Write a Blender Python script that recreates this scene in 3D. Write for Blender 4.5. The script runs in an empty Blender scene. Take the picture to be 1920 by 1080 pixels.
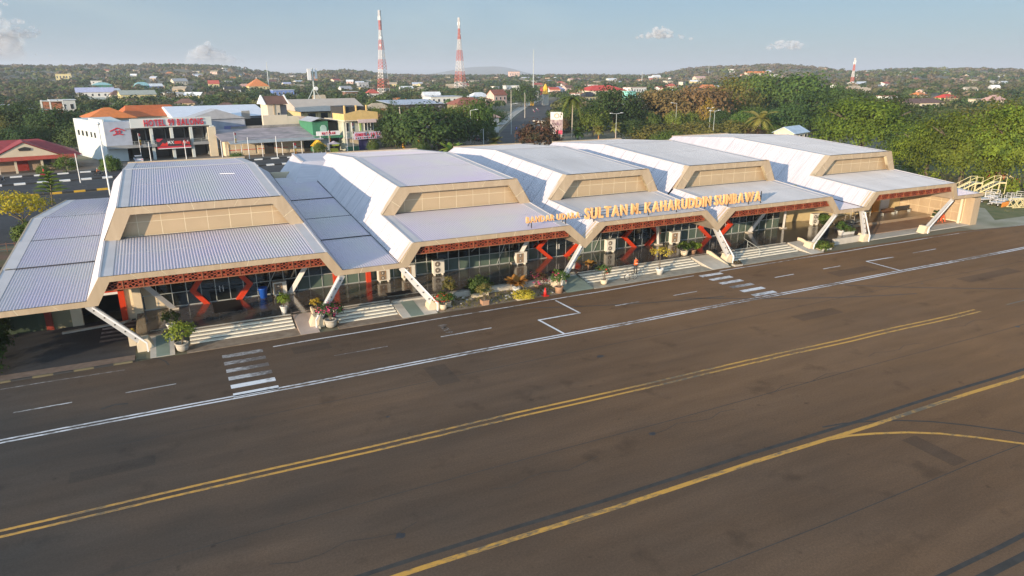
import bpy, bmesh, math, random
import numpy as np
from mathutils import Vector, Matrix
R = math.radians
PI = math.pi
scn = bpy.context.scene
col = scn.collection
random.seed(7)
rng = np.random.default_rng(11)

# ------------------------------------------------------------------ camera, sky, sun, exposure
cam_d = bpy.data.cameras.new('camera'); cam = bpy.data.objects.new('camera', cam_d); col.objects.link(cam)
cam.location = (0, 0, 20); cam.rotation_euler = (R(90 - 17.54), 0, R(-26.3))
cam_d.sensor_width = 36; cam_d.lens = 36 * 1275 / 1920; cam_d.clip_start = .5; cam_d.clip_end = 60000
scn.camera = cam
SUN_EL, SUN_TRAVEL = 9.0, 29.0            # elevation; light travels 29 deg from +X towards +Y
scn.world = bpy.data.worlds.new('World'); scn.world.use_nodes = True
wt = scn.world.node_tree; bg = wt.nodes['Background']
sky = wt.nodes.new('ShaderNodeTexSky'); sky.sky_type = 'NISHITA'; sky.sun_disc = False
sky.sun_elevation = R(SUN_EL); sky.sun_rotation = R(270 - SUN_TRAVEL); sky.altitude = 0
sky.air_density = 1.0; sky.dust_density = .4; sky.ozone_density = 3.0
# broad pale veil of high haze over the whole dome, thinner towards the zenith
wn = wt.nodes; tc = wn.new('ShaderNodeTexCoord'); sx = wn.new('ShaderNodeSeparateXYZ'); wt.links.new(tc.outputs['Generated'], sx.inputs[0])
cr = wn.new('ShaderNodeValToRGB'); wt.links.new(sx.outputs['Z'], cr.inputs[0])
cr.color_ramp.elements[0].position = 0; cr.color_ramp.elements[0].color = (.325, .475, .665, 1)
cr.color_ramp.elements[1].position = .6; cr.color_ramp.elements[1].color = (.305, .45, .63, 1)
# the veil brightens gently towards the low sun, as hazy air does
dt = wn.new('ShaderNodeVectorMath'); dt.operation = 'DOT_PRODUCT'; wt.links.new(tc.outputs['Generated'], dt.inputs[0]); dt.inputs[1].default_value = (-math.cos(R(SUN_TRAVEL)), -math.sin(R(SUN_TRAVEL)), .16)
gl = wn.new('ShaderNodeMapRange'); gl.interpolation_type = 'SMOOTHSTEP'; gl.inputs[1].default_value = -.35; gl.inputs[2].default_value = 1.0; gl.inputs[3].default_value = 1.30; gl.inputs[4].default_value = 5.4; wt.links.new(dt.outputs['Value'], gl.inputs[0])
vn = wn.new('ShaderNodeVectorMath'); vn.operation = 'SCALE'; wt.links.new(gl.outputs[0], vn.inputs[3]); 
# thin streaks of high cloud
mp_ = wn.new('ShaderNodeMapping'); mp_.inputs['Scale'].default_value = (1.0, 1.0, 5.0); wt.links.new(tc.outputs['Generated'], mp_.inputs[0])
cn = wn.new('ShaderNodeTexNoise'); cn.inputs['Scale'].default_value = 1.9; cn.inputs['Detail'].default_value = 7; cn.inputs['Roughness'].default_value = .55; cn.inputs['Distortion'].default_value = .6; wt.links.new(mp_.outputs[0], cn.inputs['Vector'])
cm = wn.new('ShaderNodeMapRange'); cm.inputs[1].default_value = .46; cm.inputs[2].default_value = .78; cm.inputs[3].default_value = 0; cm.inputs[4].default_value = .75; wt.links.new(cn.outputs[0], cm.inputs[0])
cx = wn.new('ShaderNodeMix'); cx.data_type = 'RGBA'; cx.inputs[7].default_value = (.56, .67, .76, 1); wt.links.new(cm.outputs[0], cx.inputs[0]); wt.links.new(cr.outputs[0], cx.inputs[6])
wt.links.new(cx.outputs[2], vn.inputs[0])
sm = wn.new('ShaderNodeMix'); sm.data_type = 'RGBA'; sm.inputs[0].default_value = .90
wt.links.new(sky.outputs[0], sm.inputs[6]); wt.links.new(vn.outputs[0], sm.inputs[7])
wt.links.new(sm.outputs[2], bg.inputs[0]); bg.inputs[1].default_value = .15
sun_d = bpy.data.lights.new('sun', 'SUN'); sun = bpy.data.objects.new('sun', sun_d); col.objects.link(sun)
sun_d.energy = 2.35; sun_d.angle = R(.5); sun_d.color = (1, .80, .58)
sd = Vector((math.cos(R(SUN_TRAVEL)) * math.cos(R(SUN_EL)), math.sin(R(SUN_TRAVEL)) * math.cos(R(SUN_EL)), -math.sin(R(SUN_EL))))
sun.rotation_euler = sd.to_track_quat('-Z', 'Y').to_euler()
scn.view_settings.view_transform = 'Standard'; scn.view_settings.look = 'None'
scn.view_settings.exposure = 1.78; scn.view_settings.gamma = 1; scn.view_settings.use_curve_mapping = False

# ------------------------------------------------------------------ materials
MATS = {}
def mat(name, c, rough=.7, metal=0, var=.12, scale=.6, spec=.5, bump=0, bscale=8, c2=None, detail=4, objvar=0, stretch=None, trans=0, emit=None):
    if name in MATS: return MATS[name]
    m = bpy.data.materials.new(name); m.use_nodes = True; MATS[name] = m
    nt = m.node_tree; N = nt.nodes; L = nt.links; p = N['Principled BSDF']
    p.inputs['Roughness'].default_value = rough; p.inputs['Metallic'].default_value = metal
    p.inputs['Specular IOR Level'].default_value = spec
    if c2 is None:
        c2 = tuple(min(1, x * (1 + var)) for x in c); c1 = tuple(x * (1 - var) for x in c)
    else: c1 = c
    geo = N.new('ShaderNodeNewGeometry'); pos = geo.outputs['Position']
    if stretch:
        mp = N.new('ShaderNodeMapping'); mp.inputs['Scale'].default_value = stretch
        L.new(pos, mp.inputs[0]); pos = mp.outputs[0]
    nz = N.new('ShaderNodeTexNoise'); nz.inputs['Scale'].default_value = scale; nz.inputs['Detail'].default_value = detail
    L.new(pos, nz.inputs['Vector'])
    rp = N.new('ShaderNodeMapRange'); rp.inputs[1].default_value = .3; rp.inputs[2].default_value = .7
    L.new(nz.outputs[0], rp.inputs[0])
    mx = N.new('ShaderNodeMix'); mx.data_type = 'RGBA'
    mx.inputs[6].default_value = (*c1, 1); mx.inputs[7].default_value = (*c2, 1)
    L.new(rp.outputs[0], mx.inputs[0]); outc = mx.outputs[2]
    if objvar:
        oi = N.new('ShaderNodeObjectInfo'); hs = N.new('ShaderNodeHueSaturation')
        r2 = N.new('ShaderNodeMapRange'); r2.inputs[3].default_value = 1 - objvar; r2.inputs[4].default_value = 1 + objvar
        L.new(oi.outputs['Random'], r2.inputs[0]); L.new(r2.outputs[0], hs.inputs['Value'])
        r3 = N.new('ShaderNodeMapRange'); r3.inputs[3].default_value = .5 - objvar * .12; r3.inputs[4].default_value = .5 + objvar * .05
        mu = N.new('ShaderNodeMath'); mu.operation = 'FRACT'; mm = N.new('ShaderNodeMath'); mm.operation = 'MULTIPLY'; mm.inputs[1].default_value = 7.31
        L.new(oi.outputs['Random'], mm.inputs[0]); L.new(mm.outputs[0], mu.inputs[0]); L.new(mu.outputs[0], r3.inputs[0]); L.new(r3.outputs[0], hs.inputs['Hue'])
        L.new(outc, hs.inputs['Color']); outc = hs.outputs[0]
    L.new(outc, p.inputs['Base Color'])
    if bump:
        nb = N.new('ShaderNodeTexNoise'); nb.inputs['Scale'].default_value = bscale; nb.inputs['Detail'].default_value = 3
        L.new(pos, nb.inputs['Vector'])
        b = N.new('ShaderNodeBump'); b.inputs['Strength'].default_value = bump; b.inputs['Distance'].default_value = .05
        L.new(nb.outputs[0], b.inputs['Height']); L.new(b.outputs[0], p.inputs['Normal'])
    if trans:
        tr = N.new('ShaderNodeBsdfTranslucent'); L.new(outc, tr.inputs[0]); ms = N.new('ShaderNodeMixShader'); ms.inputs[0].default_value = trans
        L.new(p.outputs[0], ms.inputs[1]); L.new(tr.outputs[0], ms.inputs[2]); L.new(ms.outputs[0], N['Material Output'].inputs[0])
    return m

def asphalt(name, c, c2, rough=.75):
    m = bpy.data.materials.new(name); m.use_nodes = True
    nt = m.node_tree; N = nt.nodes; L = nt.links; p = N['Principled BSDF']
    geo = N.new('ShaderNodeNewGeometry')
    def noise(sc, det, st=(1, 1, 1), r=.6):
        mp = N.new('ShaderNodeMapping'); mp.inputs['Scale'].default_value = st; L.new(geo.outputs['Position'], mp.inputs[0])
        n = N.new('ShaderNodeTexNoise'); n.inputs['Scale'].default_value = sc; n.inputs['Detail'].default_value = det; n.inputs['Roughness'].default_value = r
        L.new(mp.outputs[0], n.inputs['Vector']); return n.outputs[0]
    def rng_(s, a, b, lo, hi):
        r = N.new('ShaderNodeMapRange'); r.inputs[1].default_value = a; r.inputs[2].default_value = b; r.inputs[3].default_value = lo; r.inputs[4].default_value = hi
        L.new(s, r.inputs[0]); return r.outputs[0]
    def mul(a, b):
        q = N.new('ShaderNodeMath'); q.operation = 'MULTIPLY'; L.new(a, q.inputs[0]); L.new(b, q.inputs[1]); return q.outputs[0]
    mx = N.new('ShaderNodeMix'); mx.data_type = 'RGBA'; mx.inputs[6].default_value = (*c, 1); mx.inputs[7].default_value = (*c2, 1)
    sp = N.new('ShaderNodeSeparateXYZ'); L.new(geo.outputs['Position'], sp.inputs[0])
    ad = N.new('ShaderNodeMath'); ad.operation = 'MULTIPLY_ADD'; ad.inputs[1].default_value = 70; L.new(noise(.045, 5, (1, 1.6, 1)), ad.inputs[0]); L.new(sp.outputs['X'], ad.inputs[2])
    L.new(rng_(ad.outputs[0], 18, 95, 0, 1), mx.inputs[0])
    v = mul(rng_(noise(.9, 5, (.12, 1, 1)), .3, .7, .86, 1.12), rng_(noise(9, 4), .25, .75, .8, 1.2))
    v = mul(v, rng_(noise(.35, 3), .60, .72, 1, .72)); v = mul(v, rng_(noise(1.1, 2), .70, .78, 1, .62)); v = mul(v, rng_(noise(.06, 6, (.5, 1.2, 1)), .4, .62, .84, 1.1))
    v = mul(v, rng_(noise(38, 2), .25, .75, .72, 1.28))
    hs = N.new('ShaderNodeHueSaturation'); L.new(v, hs.inputs['Value']); L.new(mx.outputs[2], hs.inputs['Color'])
    L.new(hs.outputs[0], p.inputs['Base Color']); p.inputs['Specular IOR Level'].default_value = .18
    L.new(rng_(noise(.2, 4, (.4, 1, 1)), .3, .7, rough - .08, rough + .12), p.inputs['Roughness'])
    b = N.new('ShaderNodeBump'); b.inputs['Strength'].default_value = .35; b.inputs['Distance'].default_value = .02
    L.new(noise(30, 3), b.inputs['Height']); L.new(b.outputs[0], p.inputs['Normal'])
    return m

def worn(name, c, under, wear=.5, scale=5):
    """paint with chips through which the asphalt shows"""
    m = bpy.data.materials.new(name); m.use_nodes = True; nt = m.node_tree; N = nt.nodes; L = nt.links; p = N['Principled BSDF']
    geo = N.new('ShaderNodeNewGeometry'); mp = N.new('ShaderNodeMapping'); mp.inputs['Scale'].default_value = (.35, 1, 1); L.new(geo.outputs['Position'], mp.inputs[0])
    n = N.new('ShaderNodeTexNoise'); n.inputs['Scale'].default_value = scale; n.inputs['Detail'].default_value = 6; n.inputs['Roughness'].default_value = .7
    L.new(mp.outputs[0], n.inputs['Vector'])
    n2 = N.new('ShaderNodeTexNoise'); n2.inputs['Scale'].default_value = .12; n2.inputs['Detail'].default_value = 3; L.new(geo.outputs['Position'], n2.inputs['Vector'])
    ad = N.new('ShaderNodeMath'); ad.operation = 'ADD'; L.new(n.outputs[0], ad.inputs[0]); L.new(n2.outputs[0], ad.inputs[1])
    r = N.new('ShaderNodeMapRange'); r.inputs[1].default_value = .95 + (.5 - wear) * .5; r.inputs[2].default_value = 1.15 + (.5 - wear) * .5
    L.new(ad.outputs[0], r.inputs[0])
    mx = N.new('ShaderNodeMix'); mx.data_type = 'RGBA'; mx.inputs[6].default_value = (*c, 1); mx.inputs[7].default_value = (*under, 1)
    L.new(r.outputs[0], mx.inputs[0]); L.new(mx.outputs[2], p.inputs['Base Color']); p.inputs['Roughness'].default_value = .6
    return m

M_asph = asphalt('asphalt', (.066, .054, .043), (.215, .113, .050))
M_road = asphalt('road_asphalt', (.060, .058, .057), (.085, .078, .072))
M_white_line = worn('white_line_paint', (.72, .70, .68), (.14, .12, .10), .45)
M_white_worn = worn('worn_white_paint', (.50, .48, .46), (.12, .10, .085), .68, 7)
M_thin_worn = worn('faint_white_paint', (.40, .38, .36), (.11, .09, .075), .72, 6)
M_yellow_line = worn('yellow_line_paint', (.58, .29, .045), (.13, .10, .06), .5)
M_sealed = mat('blacked_out_line', (.044, .038, .031), .9, var=.25, scale=2)
M_roof = mat('galvanised_sheet', (.45, .44, .44), .45, metal=.2, var=.10, scale=.35, detail=6, stretch=(1, .25, 1))
M_roof2 = mat('weathered_galvanised_sheet', (.53, .45, .53), .5, metal=.12, c2=(.55, .51, .47), scale=.22, detail=7, stretch=(1, .6, 1))
M_flash = mat('pale_flashing', (.50, .465, .45), .6, metal=0, var=.07, scale=.5)
M_side = mat('white_coated_sheet', (.56, .52, .53), .55, metal=0, c2=(.45, .42, .44), scale=1.1, detail=7, stretch=(.35, 2.0, .35))
M_fascia = mat('champagne_panel', (.54, .415, .27), .42, metal=.2, c2=(.46, .345, .22), scale=1.3, detail=6, stretch=(1.6, 1, .3))
M_wallpan = mat('champagne_wall_panel', (.50, .375, .23), .5, metal=.15, var=.06, scale=.4)
M_joint = mat('pale_sealant', (.72, .63, .42), .6)
M_gutter = mat('dark_sealant', (.03, .03, .035), .6)
M_soffit = mat('soffit_board', (.30, .24, .18), .8)
M_fret = mat('rust_red_fretwork', (.27, .055, .022), .55, var=.15, scale=2)
M_fretbar = mat('tan_screen_frame', (.26, .11, .05), .5)
M_glass = mat('dark_glass', (.012, .016, .016), .08, var=.2, scale=1, spec=.8)
M_frost = mat('green_film_glass', (.085, .12, .09), .16, var=.25, scale=.5, spec=.7, detail=5)
M_alu = mat('pale_aluminium', (.52, .54, .50), .4, metal=.4)
M_red = mat('orange_red_lacquer', (.56, .05, .014), .3, var=.06)
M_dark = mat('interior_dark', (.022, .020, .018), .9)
M_cream = mat('cream_wall', (.62, .52, .36), .8, var=.07)
M_creamy = mat('cream_yellow_wall', (.60, .47, .24), .7, var=.06)
M_strut = mat('white_strut_paint', (.62, .60, .56), .4, metal=.2, var=.08)
M_conc = mat('concrete', (.34, .31, .26), .85, var=.14, scale=1.3, bump=.3)
M_concl = mat('pale_concrete', (.48, .43, .35), .85, var=.12, scale=1.1, bump=.2)
M_floor = mat('polished_granite_floor', (.115, .095, .075), .12, var=.16, scale=.8, spec=.7, detail=6)
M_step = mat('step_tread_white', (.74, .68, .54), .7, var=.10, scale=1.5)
M_step_shadow = mat('step_shadow_grey', (.24, .21, .17), .8, var=.1)
M_rampg = mat('green_grey_tile', (.20, .24, .19), .5, var=.15)
M_soil = mat('dry_soil', (.20, .14, .09), .95, c2=(.30, .23, .16), scale=1.5, bump=.5)
M_black = mat('black_rubber', (.015, .015, .016), .7)
M_blackp = mat('black_paint', (.03, .03, .03), .6)
M_yel = mat('kerb_yellow', (.62, .36, .03), .6)
M_whitep = mat('white_paint', (.74, .73, .70), .6, var=.06)
M_grass = mat('rough_grass', (.075, .095, .022), .95, c2=(.16, .14, .055), scale=.5, detail=8, bump=.6, bscale=3)
M_dirt = mat('bare_ground', (.19, .145, .095), .95, c2=(.27, .21, .14), scale=.3, detail=7, bump=.4)
M_bark = mat('bark', (.13, .10, .07), .95, var=.25, scale=3)
M_barkl = mat('pale_palm_trunk', (.34, .29, .22), .9, var=.2, scale=2)

# ------------------------------------------------------------------ mesh building
class MB:
    def __init__(s): s.v = []; s.f = []; s.m = []; s.cur = 0
    def add(s, vs, fs):
        o = len(s.v); s.v += [tuple(v) for v in vs]
        for f in fs: s.f.append(tuple(i + o for i in f)); s.m.append(s.cur)
        return s
    def box(s, cx, cy, cz, sx, sy, sz, rz=0, M=None):
        vs = []
        for dz in (-.5, .5):
            for dx, dy in ((-.5, -.5), (.5, -.5), (.5, .5), (-.5, .5)):
                x, y = dx * sx, dy * sy
                vs.append((cx + x * math.cos(rz) - y * math.sin(rz), cy + x * math.sin(rz) + y * math.cos(rz), cz + dz * sz))
        if M: vs = [M @ Vector(v) for v in vs]
        return s.add(vs, [(0, 3, 2, 1), (4, 5, 6, 7), (0, 1, 5, 4), (1, 2, 6, 5), (2, 3, 7, 6), (3, 0, 4, 7)])
    def b2(s, x0, x1, y0, y1, z0, z1): return s.box((x0 + x1) / 2, (y0 + y1) / 2, (z0 + z1) / 2, x1 - x0, y1 - y0, z1 - z0)
    def poly(s, pts): return s.add(pts, [tuple(range(len(pts)))])
    def prism(s, pts, d):
        """closed solid from a polygon swept along vector d"""
        n = len(pts); d = Vector(d); vs = [Vector(p) for p in pts] + [Vector(p) + d for p in pts]
        fs = [tuple(range(n - 1, -1, -1)), tuple(range(n, 2 * n))] + [(i, (i + 1) % n, n + (i + 1) % n, n + i) for i in range(n)]
        return s.add(vs, fs)
    def tube(s, p, q, r, r2=None, n=6, caps=True):
        p = Vector(p); q = Vector(q); r2 = r if r2 is None else r2; d = (q - p)
        if d.length < 1e-6: return s
        d.normalize(); a = d.orthogonal().normalized(); b = d.cross(a)
        vs = [p + (a * math.cos(t) + b * math.sin(t)) * r for t in [2 * PI * i / n for i in range(n)]] + \
             [q + (a * math.cos(t) + b * math.sin(t)) * r2 for t in [2 * PI * i / n for i in range(n)]]
        fs = [(i, (i + 1) % n, n + (i + 1) % n, n + i) for i in range(n)]
        if caps: fs += [tuple(range(n - 1, -1, -1)), tuple(range(n, 2 * n))]
        return s.add(vs, fs)
    def bar(s, p, q, w, h=None):
        """square bar from p to q"""
        h = w if h is None else h; p = Vector(p); q = Vector(q); d = (q - p).normalized()
        a = d.cross(Vector((0, 0, 1)))
        a = Vector((1, 0, 0)) if a.length < .01 else a.normalized()
        b = a.cross(d)
        vs = [o + a * sx * w / 2 + b * sz * h / 2 for o in (p, q) for sx, sz in ((-1, -1), (1, -1), (1, 1), (-1, 1))]
        return s.add(vs, [(3, 2, 1, 0), (4, 5, 6, 7), (0, 1, 5, 4), (1, 2, 6, 5), (2, 3, 7, 6), (3, 0, 4, 7)])
    def lathe(s, prof, n=12, c=(0, 0, 0)):
        vs = [(c[0] + r * math.cos(2 * PI * i / n), c[1] + r * math.sin(2 * PI * i / n), c[2] + z) for r, z in prof for i in range(n)]
        fs = [(k * n + i, k * n + (i + 1) % n, (k + 1) * n + (i + 1) % n, (k + 1) * n + i) for k in range(len(prof) - 1) for i in range(n)]
        fs += [tuple(range(n - 1, -1, -1)), tuple(range((len(prof) - 1) * n, len(prof) * n))]
        return s.add(vs, fs)
    def ball(s, c, r, sz=1, n=8, k=5, jit=0):
        vs = []
        for j in range(k + 1):
            t = PI * j / k
            for i in range(n):
                q = 1 + random.uniform(-jit, jit)
                vs.append((c[0] + r * q * math.sin(t) * math.cos(2 * PI * i / n), c[1] + r * q * math.sin(t) * math.sin(2 * PI * i / n), c[2] + r * sz * q * math.cos(t)))
        return s.add(vs, [(j * n + i, (j + 1) * n + i, (j + 1) * n + (i + 1) % n, j * n + (i + 1) % n) for j in range(k) for i in range(n)])
    def mesh(s, name, mats, smooth=False):
        me = bpy.data.meshes.new(name); me.from_pydata(s.v, [], s.f); me.update()
        if not isinstance(mats, (list, tuple)): mats = [mats]
        for m in mats: me.materials.append(m)
        if len(mats) > 1: me.polygons.foreach_set('material_index', s.m)
        if smooth: me.polygons.foreach_set('use_smooth', [True] * len(me.polygons))
        return me

def link(name, me, parent=None, loc=(0, 0, 0), rz=0):
    o = bpy.data.objects.new(name, me); col.objects.link(o); o.location = loc; o.rotation_euler = (0, 0, rz)
    if parent is not None: o.parent = parent
    return o
def part(name, mb, m, parent=None, smooth=False, label=None, loc=(0, 0, 0), rz=0):
    o = link(name, mb.mesh(name, m, smooth), parent, loc, rz)
    if label: o['label'] = label
    return o
def struct(name, mb, m, parent=None, smooth=False):
    o = part(name, mb, m, parent, smooth)
    if parent is None: o['kind'] = 'structure'
    return o
def tag(o, label, cat, group=None):
    o['label'] = label; o['category'] = cat
    if group: o['group'] = group
    return o
def thing(name, label, cat, loc=(0, 0, 0), rz=0, group=None):
    return tag(link(name, None, None, loc, rz), label, cat, group)
def dup(root, loc, rz=0, label=None, scale=None):
    r = root.copy(); col.objects.link(r); r.location = loc; r.rotation_euler = (0, 0, rz)
    if label: r['label'] = label
    if scale: r.scale = (scale, scale, scale) if not isinstance(scale, tuple) else scale
    for ch in list(root.children):
        c = ch.copy(); col.objects.link(c); c.parent = r
        for g in list(ch.children):
            d = g.copy(); col.objects.link(d); d.parent = c
    return r
def ribbed(mb, A0, A1, B0, B1, n, h=.03):
    """corrugated sheet between edge A (A0-A1) and edge B (B0-B1); n ribs across, ribs run from A to B"""
    A0, A1, B0, B1 = map(Vector, (A0, A1, B0, B1))
    nr = (A1 - A0).cross(B0 - A0).normalized()
    if nr.z < 0: nr = -nr
    vs = []; ts = []
    for i in range(n):
        for t, o in ((0, 0), (.42, 0), (.56, h), (.86, h)): ts.append(((i + t) / n, o))
    ts.append((1, 0))
    for t, o in ts:
        vs.append(A0.lerp(A1, t) + nr * o); vs.append(B0.lerp(B1, t) + nr * o)
    fs = [(2 * i, 2 * i + 2, 2 * i + 3, 2 * i + 1) for i in range(len(ts) - 1)]
    return mb.add(vs, fs)
def text_mesh(s, size, ext, m, bold=0, align='LEFT', shear=0):
    c = bpy.data.curves.new('txt', 'FONT'); c.body = s; c.size = size; c.extrude = ext; c.offset = bold; c.align_x = align; c.shear = shear; c.resolution_u = 3
    o = bpy.data.objects.new('txt', c); col.objects.link(o)
    dg = bpy.context.evaluated_depsgraph_get()
    me = bpy.data.meshes.new_from_object(o.evaluated_get(dg)); bpy.data.objects.remove(o); bpy.data.curves.remove(c)
    me.materials.clear(); me.materials.append(m); return me
def letters(parent, s, size, ext, m, x0, x1, y, z, bold=0, name='letter', rz=0, org=(0, 0)):
    """each letter an upright mesh of its own; the line is fitted from x0 to x1"""
    cache = {}; items = []; x = 0
    for ch in s:
        if ch == ' ': x += size * .32; continue
        if ch not in cache:
            me = text_mesh(ch, size, ext, m, bold); xs = [v.co.x for v in me.vertices]; lo, hi = min(xs), max(xs)
            for v in me.vertices: v.co = Vector((v.co.x - lo, -v.co.z, v.co.y))
            cache[ch] = (me, hi - lo)
        items.append((ch, x)); x += cache[ch][1] + size * .15
    tot = x - size * .15; k = (x1 - x0) / tot
    for ch, xx in items:
        o = link(name, cache[ch][0], parent); X = x0 + xx * k
        o.location = (org[0] + X * math.cos(rz) - y * math.sin(rz), org[1] + X * math.sin(rz) + y * math.cos(rz), z); o.rotation_euler = (0, 0, rz); o.scale = (k, 1, 1)
# ------------------------------------------------------------------ terrain
F_ = 1275.; YAW = R(26.3)
SKY = [(-900, 124), (0, 121), (120, 122), (250, 122), (350, 121), (410, 124), (480, 132), (540, 138), (575, 135), (600, 131), (650, 130), (690, 134), (730, 139), (1000, 139), (1230, 139), (1280, 131), (1330, 124), (1440, 122), (1500, 124), (1560, 128), (1610, 133), (1660, 130), (1740, 127), (1830, 129), (1920, 131), (2400, 126), (3400, 128)]
SKX = np.array([a for a, b in SKY]); SKA = YAW + np.arctan((SKX - 960) / 1337.); SKE = np.array([math.atan((137 - b) / 1337.) for a, b in SKY])
RR = 2100.
def terrain(x, y):
    x = np.asarray(x, float); y = np.asarray(y, float); r = np.hypot(x, y); a = np.arctan2(x, y)
    e = np.interp(a, SKA, SKE, left=.008, right=.008)
    px = 960 + 1337 * np.tan(np.clip(a - YAW, -1.4, 1.4))
    cosf = np.cos(np.clip(a - YAW, -1.4, 1.4)); top = 20 + np.tan(e) * RR / 1.0 * cosf - 7
    t = np.clip((r - 650) / (RR - 650), 0, 1); t = t * t * (3 - 2 * t)
    up = np.maximum(top, 0) * t
    t2 = np.clip((r - RR) / 900, 0, 1); up = up * (1 - t2) - 6 * t2
    rough = (np.sin(x * .011 + 1.3 * np.sin(y * .006)) * np.sin(y * .013 + np.sin(x * .007))) * 4 * np.clip((r - 700) / 800, 0, 1) * (1 - t2)
    far = np.exp(-((a - (YAW + math.atan((890 - 960) / 1337.))) / .048) ** 2) * 95 * np.exp(-((r - 9000) / 1400) ** 2)
    far2 = np.exp(-((a - (YAW + math.atan((950 - 960) / 1337.))) / .03) ** 2) * 55 * np.exp(-((r - 9200) / 1400) ** 2)
    return up + rough * np.clip(top / 20, 0, 1) + far + far2 - .03
def build_terrain():
    rs = np.concatenate([[0, 60, 120, 200, 300, 420, 540, 650], np.arange(700, 2400, 55), [2500, 2700, 3000, 3500, 5000, 6500, 7200], np.arange(7600, 11200, 300), [12500, 20000, 40000]])
    az = np.concatenate([np.linspace(-PI, R(-40), 14, endpoint=False), np.linspace(R(-40), R(95), 330, endpoint=False), np.linspace(R(95), PI, 10, endpoint=False)])
    A, Q = np.meshgrid(az, rs); X = Q * np.sin(A); Y = Q * np.cos(A); Z = terrain(X, Y)
    n = len(az); v = np.stack([X.ravel(), Y.ravel(), Z.ravel()], 1)
    f = [(j * n + i, (j + 1) * n + i, (j + 1) * n + (i + 1) % n, j * n + (i + 1) % n) for j in range(len(rs) - 1) for i in range(n)]
    me = bpy.data.meshes.new('ground'); me.from_pydata(v.tolist(), [], f); me.update()
    me.polygons.foreach_set('use_smooth', [True] * len(me.polygons))
    m = mat('ground_cover', (.085, .09, .045), .95, c2=(.20, .165, .11), scale=.012, detail=10); me.materials.append(m)
    o = link('ground', me); o['kind'] = 'structure'
build_terrain()
struct('sea', MB().poly([(-9000, 9800, -4), (20000, 5000, -4), (26000, 22000, -4), (-9000, 26000, -4)]), mat('sea_water', (.10, .18, .25), .25))

# ------------------------------------------------------------------ apron and markings
def rect(x0, x1, y0, y1, z): return [(x0, y0, z), (x1, y0, z), (x1, y1, z), (x0, y1, z)]
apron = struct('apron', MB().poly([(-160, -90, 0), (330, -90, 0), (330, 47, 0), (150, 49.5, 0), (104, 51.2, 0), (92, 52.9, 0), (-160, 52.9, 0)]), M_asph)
def line(name, pts, w, m, z=.004, parent=apron):
    """painted strip of width w along pts"""
    mb = MB(); P = [Vector((x, y, z)) for x, y in pts]; L = []
    for i, p in enumerate(P):
        a = P[max(0, i - 1)]; b = P[min(len(P) - 1, i + 1)]; d = (b - a).normalized(); L.append(Vector((-d.y, d.x, 0)) * w / 2)
    for i in range(len(P) - 1): mb.poly([P[i] - L[i], P[i + 1] - L[i + 1], P[i + 1] + L[i + 1], P[i] + L[i]])
    return part(name, mb, m, parent)
def wav(x0, x1, y0, y1, n=14): return [(x0 + (x1 - x0) * i / n, y0 + (y1 - y0) * i / n + .05 * math.sin(i * 1.7)) for i in range(n + 1)]
line('edge_line', wav(5, 46.8, 51.45, 52.2), .15, M_white_line)
line('edge_line', wav(50.3, 91, 52.25, 52.15), .15, M_white_line)
line('edge_line', wav(-40, -5, 51.9, 51.7), .13, M_thin_worn)
line('edge_line', wav(91, 140, 52.15, 49.2), .15, M_thin_worn)
for dy in (-.19, .19):
    line('apron_boundary_line', wav(-60, 98, 43.55 + dy, 43.8 + dy, 24), .17, M_white_line)
for x0, x1, m in ((-10.9, -7.8, M_white_line), (-4.8, -1.8, M_thin_worn), (8.8, 12.9, M_thin_worn), (17.25, 21.7, M_white_line), (34, 36.7, M_white_line), (40.6, 43.5, M_white_line), (53.8, 56.5, M_white_line), (60.9, 63.6, M_white_line), (75.9, 80.2, M_white_line), (-18, -14.5, M_white_line), (-26, -22, M_thin_worn)):
    line('lane_dash', [(x0, 47.55 + .008 * x0), (x1, 47.55 + .008 * x1)], .13, m)
line('stop_mark', [(29.95, 51.5), (30.15, 47.6)], .2, M_white_line); line('stop_mark', [(30.2, 47.62), (26.0, 47.62)], .2, M_white_line, .005); line('stop_mark', [(26.07, 47.7), (26.4, 43.8)], .2, M_white_line, .006)
line('stop_mark', [(72.2, 47.95), (67.75, 48.06)], .2, M_white_line); line('stop_mark', [(67.8, 48.1), (67.75, 43.9)], .2, M_white_line, .005)
for k, (zx, m0) in enumerate(((1.35, 0), (47.2, 1))):
    for i in range(6):
        y = 51.05 - i * 1.42 if k == 0 else 51.65 - i * 1.42
        w = M_white_line if (k and i != 3) or (not k and i >= 4) else M_white_worn
        line('crossing_stripe', [(zx + .03 * i, y), (zx + 2.85 + .03 * i, y)], .62, w)
for dy in (-.26, .26):
    line('stand_line', wav(-40, 36, 34.25 + dy, 33.1 + dy, 16), .2, M_yellow_line)
    line('stand_line', wav(36, 62, 33.1 + dy, 32.55 + dy, 8), .2, M_yellow_line)
line('stand_line', wav(66, 78, 32.4, 32.2, 4), .16, worn('faint_yellow', (.40, .23, .05), (.12, .10, .07), .8, 6))
line('taxi_line', wav(-30, 110, 23.25, 22.6, 30), .30, M_yellow_line, .008)
curve = [(29.5, 23.03), (31.5, 22.9), (33, 22.66), (34.5, 22.18), (36.3, 21.44), (37.9, 20.5), (39.35, 19.31), (41.1, 17.6), (43, 14.5), (44.2, 10.5), (44.8, 4)]
line('taxi_line', curve, .22, M_yellow_line, .010)
line('old_line', wav(-30, 110, 23.95, 23.3, 30), .26, M_sealed, .005)
line('old_line', [(x + .9, y + 1.15) for x, y in curve[1:]], .13, M_sealed, .006)
line('old_line', wav(13, 60, 12.3, 12.3, 8), .35, M_sealed, .005); line('old_line', wav(13, 60, 13.1, 13.1, 8), .22, M_sealed, .005)
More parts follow.
